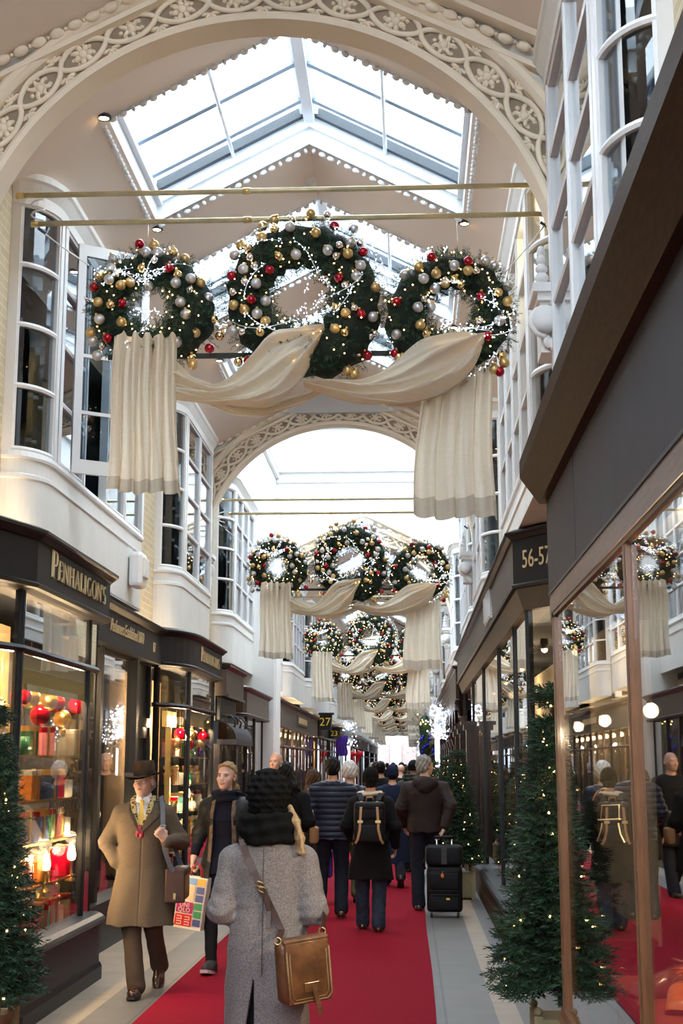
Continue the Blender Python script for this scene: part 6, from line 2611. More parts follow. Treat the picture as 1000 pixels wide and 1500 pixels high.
def coat_mesh(f, name, mt, hem, inf=.022, arms=True, flare=.06, h=None, collar=True, front=None, seed=2, foldamp=.007, hem_c=(0, 0), top=1.46, cuff=.97, sleeve=None, slit=None, ribs=None, waist=None, p=2.3):
    """torso + sleeves + skirt; hem height in the figure frame"""
    lo, hi = f.bounds(.14)
    lo = lo - .04; hi = hi + .04
    lo[2] = hem - .05
    hi[2] = top + .10
    S = SDF(lo, hi, h or f.h)
    T = [list(q) for q in f.torso() if q[0] >= max(.9, hem - .02)]
    if hem < .86:
        base = f.torso()[1]
        T = [[hem, hem_c[0], hem_c[1], base[3] + flare, base[4] + flare * 1.05], [(hem + .92) / 2, hem_c[0] * .5, hem_c[1] * .5, base[3] + flare * .55, base[4] + flare * .6]] + [q for q in T if q[0] > .93]
    T[0][0] = hem
    if waist:
        for q in T:
            if 1.0 < q[0] < 1.2: q[3] += waist; q[4] += waist
    S.loft([tuple(q) for q in T if q[0] <= 1.47], .02, inf, p)
    # shoulder yoke
    for sd in 'lr':
        sh = f.J['sh' + sd]
        S.cap((sh[0] * .3, -.01, 1.425), sh - V3(0, 0, inf * .75), .03 + inf * .7, .045 + inf * .85, k=.05)
    if arms:
        for sd in 'lr':
            f.arm(S, sd, sleeve or inf * .85, 0, cuff, .035)
    if ribs:
        S.disp(lambda X, Y, Z: -ribs[0] * (np.abs(np.sin(Z * PI / ribs[1])) ** .6 - .5) + 0 * X + 0 * Y)
    # vertical hanging folds in the skirt, cross folds at elbows
    S.disp(lambda X, Y, Z: foldamp * (np.sin(np.arctan2(Y, X) * 7 + seed + 1.5 * np.sin(Z * 4)) * np.clip((1.0 - Z) * 2.2, 0, 1) + .6 * nz3(X, Y, Z, 16, 18, 24, seed)))
    for sd in 'lr':
        if arms:
            e = f.J['el' + sd]
            S.disp(lambda X, Y, Z: .0035 * np.sin((Z - .5 * Y) * 110 + 3 * np.sin(X * 20)) * np.exp(-((X - e[0]) ** 2 + (Y - e[1]) ** 2 + (Z - e[2]) ** 2) / .011), e - .2, e + .2)
    if slit:
        sx, sz, sy = slit
        S.cut(lambda X, Y, Z: np.minimum(np.minimum((.002 + (sz - Z) * .085) - np.abs(X - sx + (sz - Z) * .075), sz - Z), sy - Y))
    S.cut(lambda X, Y, Z: hem - Z + .006 * np.sin(np.arctan2(Y, X) * 7 + seed) + 0 * X)
    if front:                       # open front: remove a wedge
        front(S)
    return S.mesh(name, mt)


def cap_band(f, z0, z1, rx, ry, mt, name, cy_=-.01, bump_=None, h=None, tilt=0.):
    """a thick roll of cloth round the neck"""
    lo, hi = V3(-rx - .08, -ry - .1, z0 - .03), V3(rx + .08, ry + .12, z1 + .06)
    S = SDF(lo, hi, (h or f.h))
    zc = (z0 + z1) / 2
    def fn(X, Y, Z):
        a = np.arctan2(Y - cy_, X)
        q = np.sqrt((X / rx) ** 2 + ((Y - cy_) / ry) ** 2)
        rad = (q - 1) * min(rx, ry)
        zz = Z - zc - tilt * Y
        hh = (z1 - z0) / 2
        r = .030
        d = np.sqrt(np.maximum(np.abs(rad) - .004, 0) ** 2 + np.maximum(np.abs(zz) - hh + r, 0) ** 2) - r
        d = d + .006 * np.sin(zz * 95 + 2 * np.sin(a * 2) + a) + .004 * np.sin(a * 9 + zz * 30)
        return d
    S.apply(fn, lo, hi, 0)
    return S.mesh(name, mt)


def hair_cap(f, mt, extra=None, name='hair', z_front=.045, back=-.05, grow=.014, h=None, pad=.12):
    lo, hi = f.head - V3(.16, .17, .45), f.head + V3(.16, .16, .20)
    S = SDF(lo, hi, h or f.h)
    R = f.headR()
    S.ell(f.hp((0, -.022, .038)), (.073 + grow, .090 + grow, .088 + grow), .01, R)
    S.ell(f.hp((0, -.055, -.02)), (.066 + grow * .7, .055 + grow * .5, .07), .03, R)
    if extra: extra(S, R)
    S.disp(lambda X, Y, Z: .004 * np.sin(X * 130 + 4 * np.sin(Z * 25)) + .003 * np.sin(Y * 110 + Z * 40))
    # hairline: remove the face
    def face(X, Y, Z):
        x, y, z = X - f.head[0], Y - f.head[1], Z - f.head[2]
        lx = R[0][0] * x + R[1][0] * y + R[2][0] * z
        ly = R[0][1] * x + R[1][1] * y + R[2][1] * z
        lz = R[0][2] * x + R[1][2] * y + R[2][2] * z
        return np.minimum(ly - .012 - 1.6 * np.maximum(lz - z_front, 0) - .8 * np.maximum(-lz - .03, -.03) * 0, z_front + .05 - lz)
    S.cut(lambda X, Y, Z: np.where(face(X, Y, Z) > 0, face(X, Y, Z), -1))
    if back is not None:
        def low(X, Y, Z):
            lz = R[0][2] * (X - f.head[0]) + R[1][2] * (Y - f.head[1]) + R[2][2] * (Z - f.head[2])
            return back - lz
        S.cut(low)
    return S.mesh(name, mt)


def beanie(f, mt, name='beanie', cable=False, z0=.0, grow=.02, h=None, slouch=0.):
    lo, hi = f.head - V3(.2, .22, .12), f.head + V3(.2, .2, .26)
    S = SDF(lo, hi, h or f.h)
    R = f.headR()
    S.ell(f.hp((0, -.02 - slouch * .02, .045 + slouch * .01)), (.076 + grow, .095 + grow, .092 + grow + slouch * .01), .01, R)
    if slouch:
        S.ell(f.hp((0, -.045, .07)), (.095, .095, .085), .03, R)
    if cable:
        def fn(X, Y, Z):
            a = np.arctan2(Y - f.head[1] + .02, X - f.head[0])
            z = Z - f.head[2]
            c = np.sin(a * 6 + .9 * np.sin(z * 60))
            return -.007 * np.abs(c) ** .7 - .004 * np.sin(a * 12 + z * 120) * (np.abs(c) > .5) - .004 * np.sin(z * 190)
        S.disp(fn)
    else:
        S.disp(lambda X, Y, Z: .0015 * np.sin(np.arctan2(Y - f.head[1], X - f.head[0]) * 50))
    S.ell(f.hp((0, -.015, z0 + .018)), (.083 + grow, .10 + grow, .03), .012, R)
    def low(X, Y, Z):
        lz = R[0][2] * (X - f.head[0]) + R[1][2] * (Y - f.head[1]) + R[2][2] * (Z - f.head[2])
        return z0 - lz
    S.cut(low)
    return S.mesh(name, mt)
# ================================================================== the people
def child(o, name, me):
    return link(name, me, o)


def surf(f, x, z, inf, back=False, p=2.3):
    T = np.array(f.torso(), float)
    rx = np.interp(z, T[:, 0], T[:, 3]) + inf
    ry = np.interp(z, T[:, 0], T[:, 4]) + inf
    cy_ = np.interp(z, T[:, 0], T[:, 2])
    y = ry * max(0, 1 - min(1, abs(x) / rx) ** p) ** (1 / p)
    return cy_ + (-y if back else y)


def strap_mesh(pts, w_, th, up, mt_idx=0, m=None):
    """flat band through points; up = outward direction per point"""
    m = m or MB()
    vs, fs = [], []
    P = [Vector(p) for p in pts]
    for i, p in enumerate(P):
        t = (P[min(i + 1, len(P) - 1)] - P[max(0, i - 1)]).normalized()
        o = Vector(up[i] if isinstance(up, list) else up)
        o = (o - t * o.dot(t)).normalized()
        s_ = t.cross(o)
        vs += [p - s_ * w_ / 2, p + s_ * w_ / 2, p + s_ * w_ / 2 + o * th, p - s_ * w_ / 2 + o * th]
    for i in range(len(P) - 1):
        for j in range(4):
            fs.append((i * 4 + j, i * 4 + (j + 1) % 4, i * 4 + 4 + (j + 1) % 4, i * 4 + 4 + j))
    fs += [(3, 2, 1, 0), tuple(len(P) * 4 - 4 + j for j in range(4))]
    return m.add(vs, fs, mt_idx)


def carried(name, label, cat, o):
    r_ = empty(name, o.location, o.rotation_euler[2], label, cat)
    r_.scale = o.scale
    return r_


# ---------------------------------------------------------------- man in the hat
f = Fig(h=.0055, hrot=(.03, 0, -.27), fat=.008,
        ell=(-.30, -.05, 1.15), wrl=(-.215, .235, 1.165), elr=(.295, -.03, 1.14), wrr=(.205, .05, .985),
        knr=(.055, .12, .50), anr=(-.01, .23, .085), knl=(-.10, .03, .50), anl=(-.115, -.30, .17))
f.fpitch = dict(l=-.62, r=.10)
f.hand = dict(l=((.45, .25, .75), (.65, -.75, .1), (1.25, 1.35, .8)), r=((-.5, -.1, -.85), (-.8, -.4, .3), (.3, .3, .3)))
f.skinmat, f.browmat = M['skin_old'], M['hair_grey']
HM = person(f, 'man in brown felt hat and taupe overcoat walking towards the viewer', (-2.07, 10.75, 0.0), PI + .04, .965)
eyes(f, HM, (.002, 0)); lips(f, HM)
child(HM, 'trousers', legs_mesh(f, M['trouser_brown'], .013, 1.02, flare=.016, seed=4))
for sd in 'lr':
    so = child(HM, 'shoe', shoe_mesh(f, sd, M['shoe_brown']))
    sole_mesh(f, sd, 0).build('sole', M['shoe_sole'], so, fix=True)
S = f.grid((-.26, -.2, .95), (.26, .22, 1.53))
S.loft([q for q in f.torso() if .95 < q[0]], .03, .006)
S.cap((0, -.012, 1.44), (0, -.005, 1.51), .066, .062, .01)
child(HM, 'shirt', S.mesh('shirt', M['shirt_white']))
def front(S):
    S.cut(lambda X, Y, Z: np.minimum(np.minimum((Z - 1.235) * .40 - np.abs(X), Y - .02), 1))
    S.disp(lambda X, Y, Z: .006 * np.exp(-((X + .012) / .004) ** 2) * (Y > .05) * (Z < 1.24))
coat = child(HM, 'overcoat', coat_mesh(f, 'overcoat', M['coat_taupe'], .515, .026, flare=.066, front=front, seed=3, foldamp=.006, hem_c=(0, .03)))
m = MB()
pts, ups = [], []
for i in range(9):
    t = i / 8
    a = -PI * .5 + PI * (t - .5) * 1.5
    pts.append((.122 * math.cos(a), -.012 + .112 * math.sin(a), 1.472 - .045 * abs(t - .5) * 2)); ups.append((math.cos(a), math.sin(a), .5))
strap_mesh(pts, .06, .012, ups, 0, m)
m.build('velvet_collar', M['velvet_dark'], coat, fix=True)
for s in (-1, 1):
    m = MB()
    vs, fs = [], []
    prof = [(1.44, .092, .14), (1.405, .098, .158), (1.375, .088, .165), (1.33, .066, .118), (1.28, .036, .07), (1.235, .004, .022)]
    for z, xi, xo in prof:
        for x in (xi, (xi + xo) / 2, xo):
            vs.append((s * x, surf(f, x, z, .033) + .014, z))
        vs.append((s * xo, surf(f, xo, z, .026) + .001, z))
    for i in range(len(prof) - 1):
        for j in range(3):
            fs.append((i * 4 + j, i * 4 + j + 1, i * 4 + 5 + j, i * 4 + 4 + j))
    m.add(vs, fs, 0, False)
    m.build('lapel', M['coat_taupe'], coat, fix=True)
    m = MB()
    pts = [(s * .072, -.03, 1.505), (s * .080, .03, 1.485), (s * .070, .078, 1.44), (s * .054, .112, 1.38), (s * .036, .132, 1.32), (s * .012, .148, 1.25)]
    m.tube(pts, [.020, .022, .023, .022, .020, .015], 8, flat=.5)
    m.build('scarf', M['scarf_spotted'], HM)
    m = MB()
    m.add([(s * .004, .076, 1.495), (s * .050, .058, 1.51), (s * .058, .075, 1.465), (s * .022, .095, 1.455)], [(0, 1, 2, 3)])
    m.build('shirt_collar', M['shirt_white'], HM, fix=True)
m = MB()
m.ell((.006, .155, 1.245), (.032, .018, .042), 10, 7); m.ell((-.012, .158, 1.215), (.02, .012, .035), 8, 6); m.ell((.022, .157, 1.22), (.016, .012, .03), 8, 6)
m.build('red_scarf_end', M['red_silk'], HM)
m = MB()
m.rbox((0, .098, 1.462), (.036, .022, .034), .008)
m.add([(-.014, .104, 1.448), (.014, .104, 1.448), (.030, .138, 1.31), (0, .146, 1.25), (-.030, .138, 1.31)], [(0, 1, 2, 3, 4)])
m.build('necktie', M['tie_yellow'], HM)
child(HM, 'hair', hair_cap(f, M['hair_grey'], z_front=.02, grow=.004, back=-.07))
hat = empty('felt_hat', (0, 0, 0), parent=HM)
Rm = Matrix(f.headR().tolist())
def Hh(p):
    q = Euler((-.07, .05, 0)).to_matrix() @ Vector(p)
    return Vector(f.head) + Rm @ (q + Vector((0, -.012, .058)))
m = MB()
def crown(u, v):
    a = 2 * PI * u
    k = 1 - .24 * v ** 2.2
    rx, ry = .083 * k, .103 * k
    z = .118 * math.sin(min(1, v * 1.02) * PI / 2)
    if v > .9:
        kk = (1 - v) / .1
        rx *= kk ** .5; ry *= kk ** .5
        z = .118 - .038 * (1 - kk) * abs(math.cos(a)) ** 0 * (1 - .4 * abs(math.sin(a)))
    x, y = rx * math.cos(a), ry * math.sin(a)
    pinch = 1.5 * math.exp(-((v - .78) / .28) ** 2) * max(0, math.sin(a)) ** 1 * abs(math.cos(a))
    x *= 1 - .30 * pinch
    return Hh((x, y, z))
m.grid(crown, 40, 24)
def brim(u, v):
    a = 2 * PI * u
    rx, ry = .083 + .078 * v, .103 + .076 * v
    z = -.012 * v * max(0, math.sin(a)) - .006 * v * max(0, -math.sin(a)) + .028 * v ** 2 * math.cos(a) ** 2 + .0
    return Hh((rx * math.cos(a), ry * math.sin(a), z))
m.grid(brim, 48, 6)
m.grid(lambda u, v: Hh(tuple(Rm.inverted() @ (brim(u, v) - Vector(f.head)) - Vector((0, -.012, .058)) - Vector((0, 0, .004)))), 48, 6)
c_ = m.build('hat_body', M['hat_brown'], hat)
m = MB(); m.grid(lambda u, v: Hh((.0855 * math.cos(2 * PI * u), .1055 * math.sin(2 * PI * u), .004 + .026 * v)), 40, 2); m.build('hat_band', M['hat_band'], hat)
# collapse the hat to one child with parts: keep under HM
bag = carried('shoulder_bag', 'brown leather and canvas shoulder bag hanging at the hatted man\'s side', 'bag', HM)
m = MB()
m.rbox((-.315, .02, .83), (.11, .27, .25), .03, n=3); m.build('body', M['canvas_tan'], bag)
m = MB(); m.rbox((-.285, .155, .82), (.16, .03, .26), .012); m.rbox((-.315, .02, .93), (.125, .285, .06), .025); m.build('flap', M['strap_leather'], bag)
m = MB(); m.rbox((-.285, .175, .74), (.022, .012, .05), .004); m.build('clasp', M['brass'], bag)
m = MB()
pts = [(-.13, -.06, 1.50), (-.142, .02, 1.495), (-.165, .10, 1.43), (-.18, .165, 1.32), (-.19, .215, 1.20), (-.205, .215, 1.10), (-.235, .185, 1.0), (-.275, .165, .93)]
strap_mesh(pts, .036, .005, (.1, 1, .35), 0, m)
pts = [(-.13, -.06, 1.50), (-.165, -.10, 1.38), (-.21, -.13, 1.2), (-.27, -.11, 1.02), (-.31, -.10, .93)]
strap_mesh(pts, .036, .005, (-.2, -1, .2), 0, m)
m.build('strap', mat('strap_grey', (.10, .11, .14), .7), bag, fix=True)
m = MB(); m.rbox((-.185, .20, 1.275), (.05, .014, .028), .004); m.build('buckle', M['chrome'], bag)

# ---------------------------------------------------------------- smiling woman
f = Fig(h=.0055, female=True, hrot=(.02, -.06, -.12), shl=(-.165, -.008, 1.375), shr=(.165, -.008, 1.375),
        elr=(.245, -.05, 1.14), wrr=(.265, .07, .935), ell=(-.225, -.03, 1.14), wrl=(-.22, .10, .93),
        knr=(.085, .14, .49), anr=(.06, .20, .085), knl=(-.085, .02, .49), anl=(-.10, -.24, .15))
f.fpitch = dict(l=-.55, r=.22)
f.hand = dict(r=((.05, .12, -1), (-1, .1, 0), (1.0, 1.3, .8)), l=None)
f.skinmat, f.browmat = M['skin_fair'], M['hair_brown']
WM = person(f, 'smiling fair-haired woman in open dark jacket and navy roll-neck, carrying shopping bags', (-1.57, 11.85, 0), PI - .12, .985)
eyes(f, WM, (.001, 0)); lips(f, WM, True)
child(WM, 'leggings', legs_mesh(f, M['legging_black'], .004, 1.0, seed=2))
for sd in 'lr':
    so = child(WM, 'sneaker', shoe_mesh(f, sd, M['sneaker'], .012))
    sole_mesh(f, sd, 0, .026, .050).build('sole', M['sneaker_sole'], so, fix=True)
child(WM, 'sweater', coat_mesh(f, 'sweater', M['navy_knit'], .80, .012, flare=.02, seed=5, foldamp=.004, cuff=.92, sleeve=.012))
child(WM, 'roll_neck', cap_band(f, 1.40, 1.50, .100, .098, M['navy_knit'], 'roll_neck'))
def front(S):
    S.cut(lambda X, Y, Z: np.minimum(.072 + .05 * (1.5 - Z) - np.abs(X + .01), Y + .02))
jk = child(WM, 'jacket', coat_mesh(f, 'jacket', M['wax_jacket'], .74, .032, flare=.05, front=front, seed=6, foldamp=.009, cuff=.72, sleeve=.026))
for s in (-1, 1):
    m = MB()
    pts = [(s * (.085 + .04 * (1.5 - z)), surf(f, .1, z, .034) + .006, z) for z in (1.42, 1.3, 1.15, 1.0, .85)]
    strap_mesh(pts, .035, .006, (s * .5, 1, 0), 0, m)
    m.build('lining_edge', M['check_lining'], jk, fix=True)
def pony(S, R):
    S.cap(f.hp((-.01, -.10, .02)), f.hp((-.05, -.13, -.10)), .035, .028, .02)
    S.cap(f.hp((-.05, -.13, -.10)), f.hp((-.085, -.10, -.20)), .03, .012, .02)
    S.ell(f.hp((0, .045, .085)), (.06, .045, .03), .02, R)
child(WM, 'hair', hair_cap(f, M['hair_blonde'], pony, z_front=.055, back=-.26, grow=.008))
HX, HY, HZ = .275, .10, .83
def bag_shell(w_, d_, h_, top, mt, root, name='paper_body'):
    m = MB()
    a = [(-w_ / 2, -d_ / 2), (w_ / 2, -d_ / 2), (w_ / 2, d_ / 2), (-w_ / 2, d_ / 2)]
    vs = [(x * .98, y, 0) for x, y in a] + [(x, y * .9, h_ * .5) for x, y in a] + [(x * 1.0, y * .55, h_) for x, y in a]
    fs = [(3, 2, 1, 0)]
    for k in (0, 4):
        for i in range(4):
            fs.append((k + i, k + (i + 1) % 4, k + 4 + (i + 1) % 4, k + 4 + i))
    m.add(vs, fs)
    return m.build(name, mt, root, fix=True)
ub = empty('shopping_bag', (-1.862, 11.62, .345), -.18, 'white paper shopping bag with a grid of coloured squares in the smiling woman\'s hand', 'bag')
ub.rotation_euler = (0, math.radians(7), -.25)
ub.location = (-1.845, 11.70, .36)
bag_shell(.25, .13, .42, 0, mat('bag_white', (.80, .74, .66), .55), ub)
def sq(x0, x1, z0, z1, c, parent, y=-.0685):
    mt = M.get('bag_' + c) or mat('bag_' + c, {'magenta': (.42, .01, .14), 'crimson': (.62, .01, .02), 'sky': (.20, .38, .75), 'amber': (.80, .42, .04), 'leaf': (.05, .28, .12), 'ink': (.06, .08, .26), 'peach': (.85, .55, .33)}[c], .5)
    m = MB()
    zz = lambda z: y + .0065 * max(0, z - .21) / .21 * 3.2 * .9
    m.add([(x0, zz(z0) - .001, z0), (x1, zz(z0) - .001, z0), (x1, zz(z1) - .001, z1), (x0, zz(z1) - .001, z1)], [(0, 1, 2, 3)])
    return m.build('printed_square', mt, parent)
def sqtext(t, x, z, size, parent, y=-.0705, mt='bag_white'):
    vs, fs = font_mesh(t, size, .0006, spacing=1.05)
    m = MB(); m.add([(v[0] + x, v[1] + y, v[2] + z) for v in vs], fs); m.build('print_lettering', M[mt], parent)
sq(-.115, .035, .02, .115, 'crimson', ub); sq(-.115, .035, .125, .215, 'magenta', ub)
sqtext('UNI', -.04, .188, .05, ub); sqtext('QLO', -.04, .148, .05, ub)
m = MB()
for (x, z) in ((-.075, .085), (-.005, .085), (-.075, .045), (-.005, .045)):
    m.box(x - .022, x + .022, -.0715, -.0700, z + .008, z + .014); m.box(x + .016, x + .022, -.0715, -.0700, z - .014, z + .014); m.box(x - .022, x + .022, -.0715, -.0700, z - .014, z - .008)
m.build('print_strokes', M['bag_white'], ub)
for i, c in enumerate(('ink', 'leaf', 'leaf', 'ink', 'ink', 'amber')):
    sq(.045, .115, .03 + i * .065, .085 + i * .065, c, ub)
for i in range(2):
    for j in range(2):
        sq(-.115 + i * .076, -.047 + i * .076, .235 + j * .06, .285 + j * .06, 'peach', ub)
sq(-.035, .035, .36, .41, 'sky', ub)
m = MB()
for s in (-1, 1):
    m.tube([(-.06, s * .03, .40), (-.045, s * .02, .48), (.0, s * .008, .535), (.045, s * .02, .48), (.06, s * .03, .40)], .004, 6)
m.build('cord_handle', M['bag_crimson'], ub)
pb = empty('shopping_bag', (-1.70, 11.86, .44), .35, 'purple plaid shopping bag with green base behind the white one', 'bag')
pb.rotation_euler = (0, math.radians(-10), .35)
m_, nt_, out_ = new_mat('plaid')
b_ = N(nt_, 'ShaderNodeBsdfPrincipled', i_Roughness=.35)
tc_ = N(nt_, 'ShaderNodeTexCoord'); sp_ = N(nt_, 'ShaderNodeSeparateXYZ'); nt_.links.new(tc_.outputs['Object'], sp_.inputs[0])
cr_ = N(nt_, 'ShaderNodeValToRGB'); cr_.color_ramp.interpolation = 'CONSTANT'
mr_ = N(nt_, 'ShaderNodeMapRange'); mr_.inputs[2].default_value = .40; nt_.links.new(sp_.outputs['Z'], mr_.inputs[0])
e_ = cr_.color_ramp.elements; e_[0].color = (.32, .42, .06, 1); e_[1].position = .10; e_[1].color = (.06, .04, .07, 1)
for p_, c_2 in ((.2, (.30, .22, .36, 1)), (.32, (.10, .06, .12, 1)), (.45, (.42, .36, .46, 1)), (.55, (.07, .04, .08, 1)), (.7, (.26, .10, .12, 1)), (.85, (.05, .03, .05, 1))):
    q_ = e_.new(p_); q_.color = c_2
nt_.links.new(mr_.outputs[0], cr_.inputs[0]); nt_.links.new(cr_.outputs[0], b_.inputs['Base Color']); nt_.links.new(b_.outputs[0], out_.inputs[0])
bag_shell(.27, .12, .34, 0, M['plaid'], pb)
m = MB()
for s in (-1, 1):
    m.tube([(-.06, s * .03, .33), (-.09, s * .02, .40), (-.11, s * .008, .44), (-.02, s * .02, .40), (.04, s * .03, .33)], .004, 6)
m.build('cord_handle', M['strap_leather'], pb)

# ---------------------------------------------------------------- woman in the grey coat, from behind
f = Fig(h=.0055, female=True, face=False, hrot=(-.02, 0, -.04), shl=(-.172, -.008, 1.372), shr=(.172, -.008, 1.372),
        ell=(-.23, -.055, 1.115), wrl=(-.12, .17, 1.09), elr=(.23, -.055, 1.115), wrr=(.12, .17, 1.09),
        knr=(.09, .06, .49), anr=(.09, .10, .085), knl=(-.09, .0, .49), anl=(-.09, -.16, .10))
f.fpitch = dict(l=-.3, r=0)
f.skinmat, f.browmat = M['skin_fair'], M['hair_blonde']
GW = person(f, 'woman seen from behind in long grey wool coat and black cable-knit hat', (-.665, 6.55, 0), 0, .93)
child(GW, 'leggings', legs_mesh(f, M['legging_black'], .006, 1.0))
for sd in 'lr':
    so = child(GW, 'boot', shoe_mesh(f, sd, M['shoe_black'], .012)); sole_mesh(f, sd, 0).build('sole', M['shoe_sole'], so, fix=True)
cg = child(GW, 'wool_coat', coat_mesh(f, 'wool_coat', M['coat_grey'], .36, .026, flare=.004, seed=1, foldamp=.008, cuff=1.0, slit=(-.055, .80, 0), sleeve=.026, waist=.022, top=1.45, h=.006))
child(GW, 'scarf', cap_band(f, 1.435, 1.585, .122, .118, M['knit_black'], 'scarf'))
child(GW, 'knit_hat', beanie(f, M['knit_black'], 'knit_hat', True, -.035, .026, slouch=1.2, h=.0045))
S = f.grid((-.1, -.24, 1.28), (.28, .16, 1.70), .004)
for i in range(13):
    a = i / 12
    w1 = .012 * math.sin(i * 2.1)
    p0 = V3(.085 + .025 * a, .03 - .08 * a, 1.615)
    p1 = V3(.118 + .030 * a + w1, -.02 - .08 * a, 1.545)
    p2 = V3(.138 + .034 * a - w1, -.045 - .075 * a, 1.465)
    p3 = V3(.146 + .036 * a + w1, -.06 - .07 * a, 1.395)
    p4_ = V3(.146 + .036 * a - w1, -.062 - .06 * a, 1.375 + .035 * abs(math.sin(i)))
    S.cap(p0, p1, .012, .013, .005); S.cap(p1, p2, .013, .012, .005); S.cap(p2, p3, .012, .009, .005); S.cap(p3, p4_, .009, .003, .005)
child(GW, 'hair', S.mesh('hair', mat('hair_golden', (.50, .32, .15), .45, var=.5, vscale=30, stretch=(6, 6, 1), bump=.5, bscale=60)))
m = MB()
m.tube([(-.012, surf(f, 0, z, .050, True) - .0015, z) for z in (1.42, 1.3, 1.15, 1.0, .9, .82)], .0022, 4)
m.build('back_seam', mat('seam_dark', (.09, .08, .08), .95), cg)
sb = carried('satchel', 'brown leather satchel on a long strap at the grey-coated woman\'s hip', 'bag', GW)
BR = Euler((.02, -.10, .50)).to_matrix()
bc = Vector((.19, -.265, .865))
def BL(p): return BR @ Vector(p) + bc
m = MB(); m.rbox(bc, (.255, .085, .285), .03, BR, n=3); m.build('body', M['bag_leather'], sb)
m = MB(); m.rbox(BL((.012, -.047, -.005)), (.225, .016, .285), .007, BR, n=3); m.rbox(BL((.012, -.02, .14)), (.235, .07, .03), .012, BR, n=3); m.build('flap', M['bag_leather'], sb)
m = MB()
loop = [(-.098, .10), (-.098, -.115), (-.08, -.138), (.10, -.138), (.122, -.115), (.122, .10)]
m.tube([BL((x, -.057, z)) for x, z in loop], .005, 6)
m.tube([BL((x * .86 + .0015, -.057, z * .9)) for x, z in loop], .003, 6)
m.build('piping', M['bag_trim'], sb)
m = MB(); strap_mesh([BL((.03, -.058, -.07)), BL((.035, -.064, -.12)), BL((.045, -.07, -.17)), BL((.05, -.066, -.205))], .022, .005, tuple(BR @ Vector((0, -1, 0))), 0, m); m.rbox(BL((.02, -.058, -.075)), (.08, .006, .045), .002, BR); m.build('closing_tab', M['bag_leather'], sb, fix=True)
m = MB()
way = [(-.118, .06, 1.475), (-.128, -.03, 1.49), (-.125, -.095, 1.455)]
for t in (0, .15, .3, .45, .6, .75, .9, 1.0):
    x = -.118 + t * .198; z = 1.43 - t * .40
    way.append((x, surf(f, x, z, .052, True) - .006, z))
way.append(tuple(BL((-.118, -.01, .155))))
strap_mesh(way, .034, .005, [(0, .2, 1), (0, -.3, 1), (0, -.8, .5)] + [(.1, -1, 0)] * 9, 0, m)
m.build('strap', M['strap_leather'], sb, fix=True)
m = MB(); strap_mesh([(.005, surf(f, .0, 1.20, .052, True) - .014, 1.20), (.02, surf(f, .02, 1.1, .052, True) - .02, 1.12), (.018, surf(f, .02, 1.0, .052, True) - .022, 1.045)], .024, .004, (0, -1, 0), 0, m); m.build('strap_end', M['strap_leather'], sb, fix=True)
m = MB()
for t, rr in ((.47, .022), (.53, .02)):
    x = -.118 + t * .198; z = 1.43 - t * .40; y = surf(f, x, z, .052, True) - .016
    m.tube([(x - .022, y, z + .004), (x - .012, y, z + .022), (x + .022, y, z + .010), (x + .012, y, z - .014), (x - .022, y, z + .004)], .0035, 6)
m.build('buckle', M['brass'], sb)
m = MB()
for c in (BL((-.118, -.01, .15)), BL((.12, -.0, .16))):
    m.tube([c + Vector((.016 * math.cos(a), 0, .016 * math.sin(a))) for a in [i * PI / 6 for i in range(13)]], .0035, 6)
m.build('ring', M['brass'], sb)
m = MB(); strap_mesh([BL((.12, 0, .165)), (.29, -.12, 1.10), (.23, .02, 1.12)], .03, .005, (.8, -.5, .2), 0, m); m.build('strap', M['strap_leather'], sb, fix=True)

# ---------------------------------------------------------------- people further on
def walker(label, loc, rz, sc, top, trousers, female=False, hair=None, hat=None, hem=.8, inf=.026, flare=.05, stride=.5, h=.009, kw=None, coat_name='coat', ribs=None, shoes='shoe_black', face=False, neck=None, seed=1, skinm='skin', longhair=None, sleeve=None, hgrow=.012, jeans_inf=.02, right_leg=None, group=None):
    a = dict(h=h, female=female, face=face)
    st = stride
    a.update(knl=(-.095, .10 * st, .49), anl=(-.095, .28 * st, .085), knr=(.095, -.02 * st, .49), anr=(.095, -.44 * st, .085 + .14 * st))
    a.update(kw or {})
    f = Fig(**a)
    f.fpitch = dict(l=0.1 * st, r=-.8 * st)
    if kw and 'fp' in kw: f.fpitch = kw['fp']
    f.skinmat, f.browmat = M[skinm], M['hair_grey']
    o = person(f, label, loc, rz, sc, group)
    child(o, 'trousers', legs_mesh(f, M[trousers], jeans_inf, 1.0, flare=.012, seed=seed))
    for sd in 'lr':
        so = child(o, 'shoe', shoe_mesh(f, sd, M[shoes], .012))
        sole_mesh(f, sd, 0).build('sole', M['shoe_sole'], so, fix=True)
    child(o, coat_name, coat_mesh(f, coat_name, M[top], hem, inf, flare=flare, seed=seed, ribs=ribs, sleeve=sleeve))
    if neck: child(o, 'collar', cap_band(f, neck[0], neck[1], neck[2], neck[3], M[neck[4]], 'collar'))
    if hair:
        ex = None
        if longhair:
            L = longhair
            def ex(S, R):
                for x in (-.055, -.02, .02, .055):
                    S.cap(f.hp((x, -.06, .0)), f.hp((x * 1.5, -.105, -L * .5)), .045, .042, .03)
                    S.cap(f.hp((x * 1.5, -.105, -L * .5)), f.hp((x * 1.7, -.115, -L)), .042, .018, .03)
        child(o, 'hair', hair_cap(f, M[hair], ex, back=(-.075 if not longhair else -.5), grow=hgrow, h=h * .8))
    if hat: child(o, 'beanie', beanie(f, M[hat], 'beanie', False, -.02, .016, h=h * .8))
    if face: eyes(f, o); lips(f, o)
    return o, f

